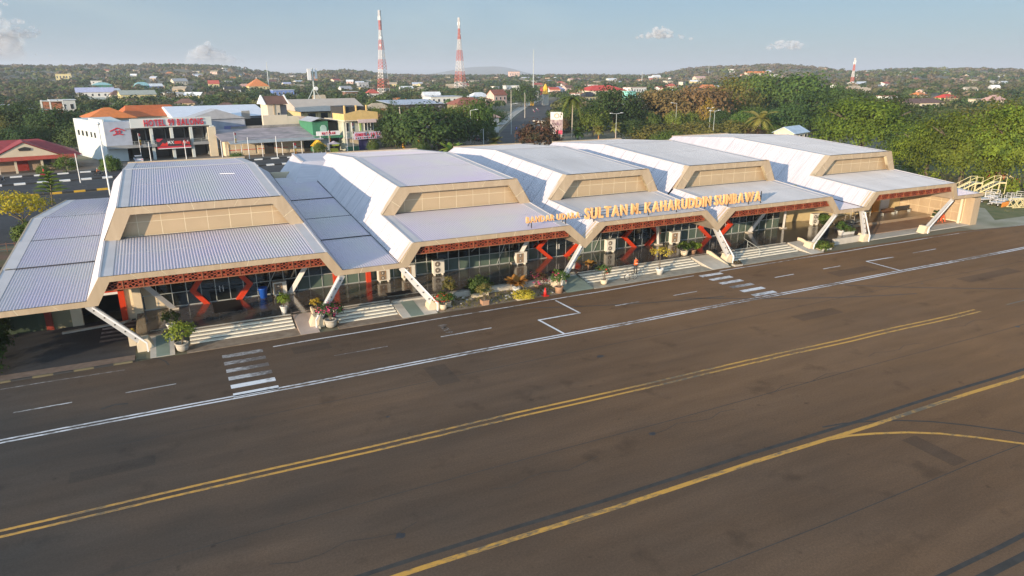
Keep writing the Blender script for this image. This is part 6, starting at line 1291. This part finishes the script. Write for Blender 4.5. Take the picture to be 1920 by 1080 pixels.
kind('brown', L_brown, 170, 20, 5, 3.6, 1.5, .26, .5); kind('olivet', leaf_mat('olive_green_leaf', (.07, .09, .016), (.17, .15, .03)), 70, 56, 5, 3.8, 2.1, .24); kind('redbush', L_red, 120, 26, 5, 4.6, 1.6, .30)
kind('olivebush', leaf_mat('khaki_leaf', (.12, .12, .022), (.20, .18, .04)), 160, 24, 5, 3.0, 1.4, .24); kind('yellowt', L_yel, 60, 18, 5, 5, 1.6, .26); kind('ball', L_green, 160, 30, 5, 5, 1.5, .34, nv=1)
kind('big', leaf_mat('broad_leaf', (.030, .062, .006), (.15, .22, .020), .14, scale=.6, ov=.25), 120, 100, 8, 6.4, 2.3, .24, .75, 3, .4)
def tree(k, x, y, R_, Hh, label, name='tree', cat='tree', group=None, gz=None):
    vs, rx, rz = KIND[k]; cm, tm = random.choice(vs); z = max(0, float(terrain(x, y))) if gz is None else gz
    t = thing(name, label, cat, (x, y, z), random.random() * 6.3, group)
    s = R_ / rx; low = k in ('olivebush', 'redbush', 'ball') or Hh < 3
    ch = Hh * (.92 if low else .74); sz = ch / (rz * 1.28); c = link('crown', cm, t); c.scale = (s, s * random.uniform(.9, 1.1), sz); c.location = (0, 0, Hh - rz * sz * 1.02)
    tr = link('trunk', tm, t); tr.scale = (s, s, max(.1, (Hh - rz * sz * .8) / 4.2)); return t
TREES = [
(60.4, 177.4, 8.6, 11.5, 'dark', 'big dark crown right of the yellow gate pillars, its lower half in deep shade'),
(53.9, 179.2, 3.3, 8.0, 'dark', 'narrow dark tree behind the leaning power pole'),
(63.8, 211.7, 2.9, 12.1, 'dark', 'slim dark tree rising in front of the pale metal warehouse roof'),
(71.7, 182.6, 6.8, 9.7, 'dark', 'broad dark tree left of the white-walled shop, standing in shade'),
(87.6, 199.9, 4.2, 12.8, 'green', 'tall green tree above the white-walled shop canopy'),
(83.4, 202.0, 5.9, 11.1, 'lime', 'light feathery green tree below the red-brown hip roof'),
(115.5, 251.9, 5.3, 6.4, 'dark', 'dark tree on the left bank of the side road'),
(201.9, 389.8, 8.0, 12.7, 'dark', 'dark round tree at the top of the side road'),
(95.0, 174.3, 6.0, 7.0, 'redbush', 'round dark red and green bush left of the royal palm'),
(144.0, 208.8, 8.9, 14.6, 'dark', 'tall round dark green tree before the bright red hall'),
(125.6, 193.8, 4.6, 10.6, 'lime', 'pale-flowered small tree beside the fan palms'),
(168.2, 213.5, 11.2, 15.7, 'brown', 'left one of the brown half-dry spreading crowns'),
(185.0, 211.3, 12.5, 16.6, 'brown', 'middle one of the brown half-dry spreading crowns'),
(218.1, 229.0, 10.4, 18.0, 'olivet', 'olive-yellow crown right of the brown half-dry crowns'),
(229.3, 280.7, 8.1, 14.0, 'green', 'green crown showing between the brown half-dry crowns'),
(268.5, 266.6, 16.3, 20.7, 'green', 'large flat-topped green crown, left of two on the rise right of the brown trees'),
(286.1, 257.9, 17.7, 20.7, 'green', 'large flat-topped green crown, right of two on the rise right of the brown trees'),
(297.6, 247.0, 12.1, 14.8, 'green', 'green crown between the flat-topped pair and the tan-roofed house'),
(136.2, 172.0, 9.1, 4.6, 'olivebush', 'low wide olive bush directly behind the third roof ridge'),
(149.3, 169.5, 9.2, 5.0, 'olivebush', 'second low wide olive bush behind the fourth roof'),
(161.2, 167.6, 6.8, 5.1, 'olivebush', 'third low olive bush left of the coconut palm'),
(160.3, 195.6, 3.2, 8.1, 'lime', 'bright green conical tree, first of the row behind the olive bushes'),
(169.2, 196.4, 2.9, 7.7, 'lime', 'bright green conical tree, second of the row behind the olive bushes'),
(180.5, 196.1, 3.5, 7.8, 'green', 'bright green tree, third of the row behind the olive bushes'),
(173.7, 194.1, 3.3, 10.4, 'yellowt', 'thin yellow-flowering tree between the bright green conical trees'),
(162.9, 158.8, 4.6, 4.0, 'redbush', 'low reddish-brown bush under the coconut palm'),
(188.7, 171.8, 6.9, 10.2, 'dark', 'dense green tree right of the coconut palm'),
(168.2, 160.1, 4.2, 5.0, 'lime', 'light green bush at the foot of the dense green tree'),
(206.4, 177.9, 8.7, 13.5, 'dark', 'dark tree behind the pale blue metal-roofed hut'),
(156.5, 117.5, 11.6, 14.2, 'big', 'huge dome-shaped green crown between the last roof and the school roof'),
(153.1, 102.4, 4.3, 8.7, 'dark', 'smaller green tree right of the huge dome-shaped crown'),
(137.1, 87.3, 6.5, 10.7, 'big', 'wide green crown over the dark shade right of the last roof'),
(132.9, 77.7, 7.6, 13.4, 'big', 'wide green crown, third from the left in the row at the right'),
(134.6, 71.9, 7.8, 14.8, 'big', 'tall green crown with reddish patches near the right edge'),
(136.4, 65.8, 7.5, 14.5, 'big', 'green crown cut by the right edge of the photo, nearest one'),
(186.6, 105.2, 8.2, 13.4, 'olivet', 'yellowish-green crown behind the right-hand row'),
(211.0, 107.5, 8.8, 12.3, 'olivet', 'yellow-red tinted crown at the right edge behind the row'),
(217.0, 136.0, 9.2, 9.7, 'dark', 'green crown just below the brown school roof'),
(245.6, 175.3, 7.1, 13.0, 'dark', 'dark crown left of the small bright red hip roof'),
(282.8, 221.3, 9.9, 12.8, 'green', 'green crown in front of the far right lattice tower'),
(-41.8, 263.9, 8.4, 11.1, 'dark', 'large dark mango-like tree at the left edge above the red-roofed house'),
(-30.7, 246.9, 6.4, 9.9, 'dark', 'dark tree between the unfinished frame and the hotel'),
(-20.8, 219.0, 5.1, 6.7, 'dark', 'dark tree directly left of the hotel side wall'),
(-39.0, 284.3, 6.4, 6.2, 'dark', 'dark tree over the small green-walled hut'),
(-55.8, 336.6, 8.5, 8.9, 'green', 'sunlit green crown at the far left edge'),
(-31.3, 285.3, 5.6, 6.3, 'dark', 'dark tree below the white flat-roofed house'),
(-12.2, 169.9, 1.9, 3.0, 'ball', 'clipped round green hedge tree left of the hotel entrance'),
(-20.3, 170.3, 1.9, 3.7, 'lime', 'small light green tree in front of the red-roofed house'),
(-24.2, 168.7, 1.3, 2.4, 'lime', 'little light green shrub at the red porch'),
(-18.1, 128.6, 3.1, 5.3, 'feather', 'feathery lime-green tree with drooping fronds on the near verge of the car park'),
(-18.3, 103.2, 4.3, 4.6, 'flame', 'yellow-flowering flat tree at the left edge beside the wing roof'),
(-17.5, 101.5, 1.5, 2.3, 'ball', 'dark round bush under the yellow-flowering tree'),
(57.1, 167.9, 2.0, 3.9, 'dark', 'small dark shrub by the second white pole right of the gate'),
(47.1, 176.9, 1.4, 3.6, 'green', 'small green shrub before the corner shop'),
(90.5, 225.1, 4.3, 5.9, 'dark', 'dark tree in shade behind the street lamp'),
(86.0, 189.3, 2.4, 4.5, 'dark', 'dark small tree beside the white-walled shop'),
(130.5, 178.8, 4.2, 6.7, 'dark', 'dark tree right of the fan palms under the small white signboard'),
(172.5, 223.7, 6.4, 7.6, 'dark', 'dark tree right of the small white signboard'),
(34.2, 180.5, 1.5, 3.3, 'green', 'small green tree by the market stalls'),
(13.8, 175.7, 1.7, 2.2, 'green', 'small bush on the verge before the shop row'),
]
for x, y, R_, Hh, k, lab in TREES:
    if k in ('feather', 'flame'): continue
    nm = {'olivebush': 'bush', 'redbush': 'bush', 'ball': 'hedge_tree'}.get(k, 'tree')
    tree(k, x, y, R_, Hh, lab, nm, 'bush' if nm == 'bush' else 'tree')
# the feathery lime tree and the yellow-flowering tree near the left wing
t = thing('feathery_tree', 'feathery lime-green tree with drooping sprays on the near side of the car park', 'tree', (-18.1, 128.6, 0)); part('trunk', MB().tube((0, 0, 0), (.3, 0, 3.2), .14, .08, 6), M_bark, t); mb = MB()
for k in range(46): frond(mb, (.2, 0, 2.0 + (k % 6) * .55), k * 2.4, 2.9 - (k % 6) * .35, 1.3, .9, .7, 10, .42)
part('crown', mb, leaf_mat('feathery_leaf', (.10, .17, .02), (.18, .26, .03), .35), t)
t = thing('flame_tree', 'yellow-flowering flat tree with bare limbs at the left edge beside the wing roof', 'tree', (-18.3, 103.2, 0)); me, c = crown_mesh('crown', leaf_mat('golden_leaf', (.34, .25, .02), (.55, .42, .04), .35), 90, 22, 4.4, 1.1, 1.0, .17); link('crown', me, t, (-.6, 0, 4.3)); part('trunk', MB().tube((0, 0, 0), (.3, 0, 2.2), .16, .1, 6).tube((.3, 0, 2.2), (-2.4, .6, 4.1), .08, .04, 5).tube((.3, 0, 2.2), (2.2, -.6, 4.0), .08, .04, 5).tube((.3, 0, 2.2), (.4, 1.6, 4.2), .08, .04, 5).tube((.3, 0, 2.2), (-.6, -1.6, 4.1), .08, .04, 5), M_bark, t)
# palms
def palm(x, y, h, R_, n, leafm, label, leaf=.75, droop=1.0, trunk=M_barkl, tr=.22, rise=.5, name='palm_tree', wl=1.3):
    t = thing(name, label, 'palm', (x, y, 0), random.random() * 6, 'palms behind the terminal'); part('trunk', MB().tube((0, 0, -.2), (0, 0, h), tr, tr * .7, 8), trunk, t)
    vs = []
    for v in range(3):
        mb = MB(); frond(mb, (0, 0, 0), 0, R_, R_ * rise * (1.2 - .5 * v), R_ * droop * (.75 + .3 * v), wl, 14, leaf); vs.append(mb.mesh('frond', leafm))
    for k in range(n): o = link('frond', vs[k % 3], t, (0, 0, h - .1), k * 2.399)
    return t
palm(113.5, 187.2, 12.6, 5.0, 20, leaf_mat('palm_leaf', (.06, .10, .014), (.13, .16, .03)), 'tall royal palm with a pale straight trunk beside the billboard', .95, 1.0)
FANM = leaf_mat('fan_leaf', (.13, .15, .03), (.24, .22, .06)); palm(115.3, 174.8, 4.0, 2.0, 22, FANM, 'fan palm with an orange trunk, left one of two behind the third roof', .7, .7, mat('orange_bark', (.40, .17, .05), .8), .2, .9); palm(121.8, 175.3, 4.6, 2.0, 22, FANM, 'fan palm with an orange trunk, right one of two beside the double-headed lamp', .7, .7, mat('orange_bark', (.40, .17, .05)), .2, .9)
palm(110.5, 178.5, 3.2, 2.4, 20, L_green, 'short dark fan palm left of the orange-trunked fan palms', .7, .7, M_bark, .2, .9)
palm(166.1, 161.1, 6.5, 6.2, 16, leaf_mat('coconut_leaf', (.18, .18, .03), (.30, .26, .06)), 'coconut palm with long yellow-green fronds before the large green crowns', 1.1, .75, M_barkl, .2, .75)
palm(64.3, 165.7, 1.2, 3.6, 18, leaf_mat('banana_leaf', (.10, .18, .02), (.20, .28, .04)), 'low lime-green palm right behind the second roof ridge', .7, .6, M_bark, .2, .8)
palm(83.5, 180, 1.4, 2.6, 14, FANM, 'low yellow-brown palm near the white-walled shop', .7, .6, M_bark, .2, .8)
palm(-77, 420, 11.0, 5.0, 14, leaf_mat('palm_leaf', (.06, .10, .014), (.13, .16, .03)), 'lone palm rising from the dark trees on the left slope', 1.0, .9); palm(248, 400, 11.0, 5.0, 14, MATS['palm_leaf'], 'palm among the trees below the second lattice tower', 1.0, .9)
for k in range(12): palm(62 + k * 2.6 + (k % 3), 196 + (k % 4) * 1.6, 2.6 + (k % 3) * .5, 2.6, 9, MATS['banana_leaf'], ['pale-leaved banana plant in the row under the warehouse roof', 'banana plant in the row under the warehouse roof'][0], .6, .35, M_bark, .2, .9, 'banana_plant')
palm(166.5, 158.5, 2.0, 3.6, 12, L_orange, 'orange-brown dry palm clump under the coconut palm', .8, .8, M_bark, .2, .5)

# ---- scattered trees: the nearest ones singly, all others joined
def blocked(x, y, rad=3):
    r = math.hypot(x, y); a = math.atan2(x, y)
    for hx, hy, hw, hd in HX:
        hr = math.hypot(hx, hy)
        if abs(hr - r) > 60 and hr < 900: continue
        if math.hypot(hx - x, hy + hd / 2 - y) < max(hw, hd) * .62 + rad: return True
        da = abs(math.atan2(hx, hy) - a) * r
        if r < hr and hr - r < (30 if hr < 350 else 55 if hr < 700 else 90) and da < hw * .6 + 3: return True
    u = (x - QO.x) * RU.x + (y - QO.y) * RU.y; v = (x - QO.x) * RV.x + (y - QO.y) * RV.y
    if -75 < u < 140 and -45 < v < 33: return True
    if -9 < u < 90 and v < 88 and v > 28: return True          # hotel, warehouse, shops
    if -45 < u < -2 and 28 < v < 52: return True               # red-roofed house
    if 44 < u < 62 and v < 56: return True
    for i in range(len(SR) - 1):
        a_, b_ = Vector(SR[i]), Vector(SR[i + 1]); p = Vector((x, y)); t = max(0, min(1, (p - a_).dot(b_ - a_) / (b_ - a_).length_squared))
        if (p - a_.lerp(b_, t)).length < 17: return True
    if x < 150 and y < 139: return True
    if 110 < x < 165 and 139 < y < 205 and not (y < 150): return True
    if x > 60 and y < 62 + (x - 100) * .10 and x < 330: return True
    for cx, cy, cr_ in ((168, 585, 10), (292, 718, 12)):
        if math.hypot(cx - x, cy - y) < cr_: return True
    return False
cand = []
def ring(r0, r1, sp, keep, az0=-20, az1=66):
    g = np.arange(-r1, r1, sp); X, Y = np.meshgrid(g, g[g > -50]); X = X.ravel() + rng.uniform(-.42, .42, X.size) * sp; Y = Y.ravel() + rng.uniform(-.42, .42, Y.size) * sp
    r = np.hypot(X, Y); a = np.degrees(np.arctan2(X, Y)); dens = .5 + .5 * np.sin(X * .021 + 1.7 * np.sin(Y * .013)) * np.sin(Y * .017 + X * .009)
    ok = (r >= r0) & (r < r1) & (a > az0) & (a < az1) & (rng.random(X.size) < keep * (.55 + .6 * dens)); return np.stack([X[ok], Y[ok]], 1)
near = [tuple(p) for p in ring(165, 330, 9.0, .95, -17, 68) if not blocked(*p)]
hand = [(a[0], a[1], a[2]) for a in TREES]
near = [p for p in near if all(math.hypot(p[0] - h[0], p[1] - h[1]) > h[2] * .9 + 1.5 for h in hand)]
near.sort(key=lambda p: math.hypot(*p)); single, rest = near[:215], near[215:]
KW = ['dark', 'dark', 'green', 'green', 'lime', 'brown', 'olivet']
WORD = {'dark': 'dark green', 'green': 'mid green', 'lime': 'light green', 'brown': 'brownish', 'olivet': 'olive'}
for x, y in single:
    if x > 120 and y < 170 and (math.hypot(x, y) < 255 or random.random() < .4): continue
    left = x < 40; k = random.choice(KW[:4] + ['olivet'] if left else KW); big = x > 150 and y < 170
    tree(k if not big else random.choice(['green', 'big', 'dark']), x, y, random.uniform(3.4, 5.2) * (1.35 if big else 1), random.uniform(5.0, 8.2) * (1.05 if big else 1),
         '%s crown in the crowded trees %s' % (WORD[k], 'left of and behind the hotel' if left else 'behind the roofs at the right' if big else 'between the houses beyond the side road' if y > 190 else 'right of the terminal'), group='crowded background trees')
def tinted(name):
    m = bpy.data.materials.new(name); m.use_nodes = True; nt = m.node_tree; p = nt.nodes['Principled BSDF']; a = nt.nodes.new('ShaderNodeAttribute'); a.attribute_name = 'tint'
    nt.links.new(a.outputs['Color'], p.inputs['Base Color']); p.inputs['Roughness'].default_value = .85; p.inputs['Specular IOR Level'].default_value = .2
    tr = nt.nodes.new('ShaderNodeBsdfTranslucent'); nt.links.new(a.outputs['Color'], tr.inputs[0]); ms = nt.nodes.new('ShaderNodeMixShader'); ms.inputs[0].default_value = .18
    nt.links.new(p.outputs[0], ms.inputs[1]); nt.links.new(tr.outputs[0], ms.inputs[2]); nt.links.new(ms.outputs[0], nt.nodes['Material Output'].inputs[0]); return m
PAL = np.array([(.028, .05, .014), (.04, .07, .018), (.055, .09, .02), (.08, .11, .03), (.10, .10, .035), (.15, .115, .07), (.06, .075, .03)])
def forest(name, pts, nq, leaf, rmin, rmax, hmin, hmax, dry=0):
    pts = np.asarray(pts); n = len(pts); z = np.maximum(terrain(pts[:, 0], pts[:, 1]), -9)
    Rr = rng.uniform(rmin, rmax, n); Hh = rng.uniform(hmin, hmax, n)
    d = rng.normal(size=(n, nq, 3)); d[..., 2] = np.abs(d[..., 2]) - .3; d /= np.linalg.norm(d, axis=2, keepdims=True); rad = (.7 + .35 * rng.random((n, nq, 1)))
    c = d * rad * np.stack([Rr, Rr, Hh * .52], 1)[:, None, :] + np.stack([pts[:, 0], pts[:, 1], z + Hh * .48], 1)[:, None, :]
    nr = (d + rng.normal(size=d.shape) * .35 + [0, 0, .3]).reshape(-1, 3); v = leaf_quads(c.reshape(-1, 3), nr, np.full(n * nq, leaf), .8)
    me = quads_mesh(name, v, M_tint)
    pi = rng.integers(0, 5, n); dr = (rng.random(n) < dry * (.6 + .8 * (np.sin(pts[:, 0] * .006) * np.sin(pts[:, 1] * .005 + 1) > 0))); pi = np.where(dr, rng.integers(4, 6, n), pi)
    colr = np.repeat(PAL[pi] * rng.uniform(.8, 1.25, (n, 1)), nq, 0) * rng.uniform(.75, 1.3, (n * nq, 1))
    at = me.color_attributes.new('tint', 'FLOAT_COLOR', 'CORNER'); at.data.foreach_set('color', np.repeat(np.concatenate([colr, np.ones((n * nq, 1))], 1), 4, 0).astype(np.float32).ravel())
    o = link(name, me); o['kind'] = 'stuff'; return o
M_tint = tinted('far_foliage')
mid = rest + [tuple(p) for p in ring(330, 620, 10.0, .85) if not blocked(*p)]
forest('woodland', mid, 110, .72, 3.2, 5.4, 4.2, 7.4, .15)
far1 = [tuple(p) for p in ring(620, 1100, 13, .85) if not blocked(*p)]
forest('woodland', far1, 48, 1.2, 3.8, 7.0, 4, 8, .35)
forest('far_woodland', ring(1100, 2350, 19, .55, -18, 64), 22, 2.3, 5, 10, 4, 8, .75)
forest('far_woodland', ring(2350, 4200, 48, .8, -18, 64), 10, 6.0, 14, 22, 5, 9, .3)
# shrubs and grass at the yard on the right, shade planting along the platform end
p = np.stack([rng.uniform(104, 175, 5200), rng.uniform(53, 98, 5200), rng.uniform(.02, .16, 5200)], 1); p = p[(p[:, 0] > 112) | (p[:, 1] > 72)]
o = link('grass_tufts', quads_mesh('grass_tufts', leaf_quads(p, rng.normal(size=(len(p), 3)) * [1, 1, .4], np.full(len(p), .16), .25), leaf_mat('grass_blade', (.08, .10, .02), (.20, .17, .05), .2))); o['kind'] = 'stuff'
# ------------------------------------------------------------------ clouds and haze
def cloud(az_px, y_px, wpx, hpx, n, label):
    D = 30000.; a = YAW + math.atan((az_px - 960) / 1337.); e = math.atan((137 - y_px) / 1337. * math.cos(a - YAW)); c = Vector((math.sin(a) * D, math.cos(a) * D, 20 + math.tan(e) * D)); s = D / 1337. / math.cos(a - YAW); side = Vector((math.cos(a), -math.sin(a), 0)); mb = MB()
    for k in range(n):
        t = random.gauss(0, .32); q = c + side * t * wpx * s + Vector((0, 0, (random.random() ** 1.4 * (1 - abs(t) * 1.2) - .2) * hpx * s)) + Vector((math.sin(a), math.cos(a), 0)) * random.uniform(-300, 300)
        r_ = hpx * s * random.uniform(.10, .34); mb.ball(q, r_, .7, 12, 8, .03)
    o = part('cloud', mb, M_cloud, None, True); o['kind'] = 'structure'
M_cloud = bpy.data.materials.new('cloud_vapour'); M_cloud.use_nodes = True; nt = M_cloud.node_tree; pb = nt.nodes['Principled BSDF']; pb.inputs['Base Color'].default_value = (.9, .88, .86, 1); pb.inputs['Roughness'].default_value = 1
lw = nt.nodes.new('ShaderNodeLayerWeight'); lw.inputs[0].default_value = .35; tb = nt.nodes.new('ShaderNodeBsdfTransparent'); ms = nt.nodes.new('ShaderNodeMixShader'); mr = nt.nodes.new('ShaderNodeMapRange'); mr.inputs[1].default_value = .05; mr.inputs[2].default_value = .75; mr.inputs[3].default_value = .62; mr.inputs[4].default_value = 1
nt.links.new(lw.outputs['Facing'], mr.inputs[0]); tl = nt.nodes.new('ShaderNodeBsdfTranslucent'); tl.inputs[0].default_value = (.95, .93, .9, 1); m2 = nt.nodes.new('ShaderNodeMixShader'); m2.inputs[0].default_value = .75; nt.links.new(pb.outputs[0], m2.inputs[1]); nt.links.new(tl.outputs[0], m2.inputs[2])
nt.links.new(mr.outputs[0], ms.inputs[0]); nt.links.new(m2.outputs[0], ms.inputs[1]); nt.links.new(tb.outputs[0], ms.inputs[2]); nt.links.new(ms.outputs[0], nt.nodes['Material Output'].inputs[0])
cloud(400, 112, 56, 34, 80, ''); cloud(57, 64, 30, 24, 22, ''); cloud(6, 88, 44, 50, 30, ''); cloud(30, 103, 60, 8, 22, ''); cloud(8, 16, 26, 12, 14, ''); cloud(1232, 70, 52, 20, 60, ''); cloud(1466, 90, 44, 17, 55, '')
HZ = 1
if HZ:
    m = bpy.data.materials.new('haze_air'); m.use_nodes = True; nt = m.node_tree; nt.nodes.remove(nt.nodes['Principled BSDF']); pv = nt.nodes.new('ShaderNodeVolumePrincipled'); pv.inputs['Color'].default_value = (.86, .92, 1, 1); pv.inputs['Density'].default_value = 1.55e-4; pv.inputs['Anisotropy'].default_value = .1
    nt.links.new(pv.outputs[0], nt.nodes['Material Output'].inputs['Volume'])
    o = part('haze', MB().b2(-13000, 24000, -4000, 24000, -30, 175), m); o['kind'] = 'stuff'
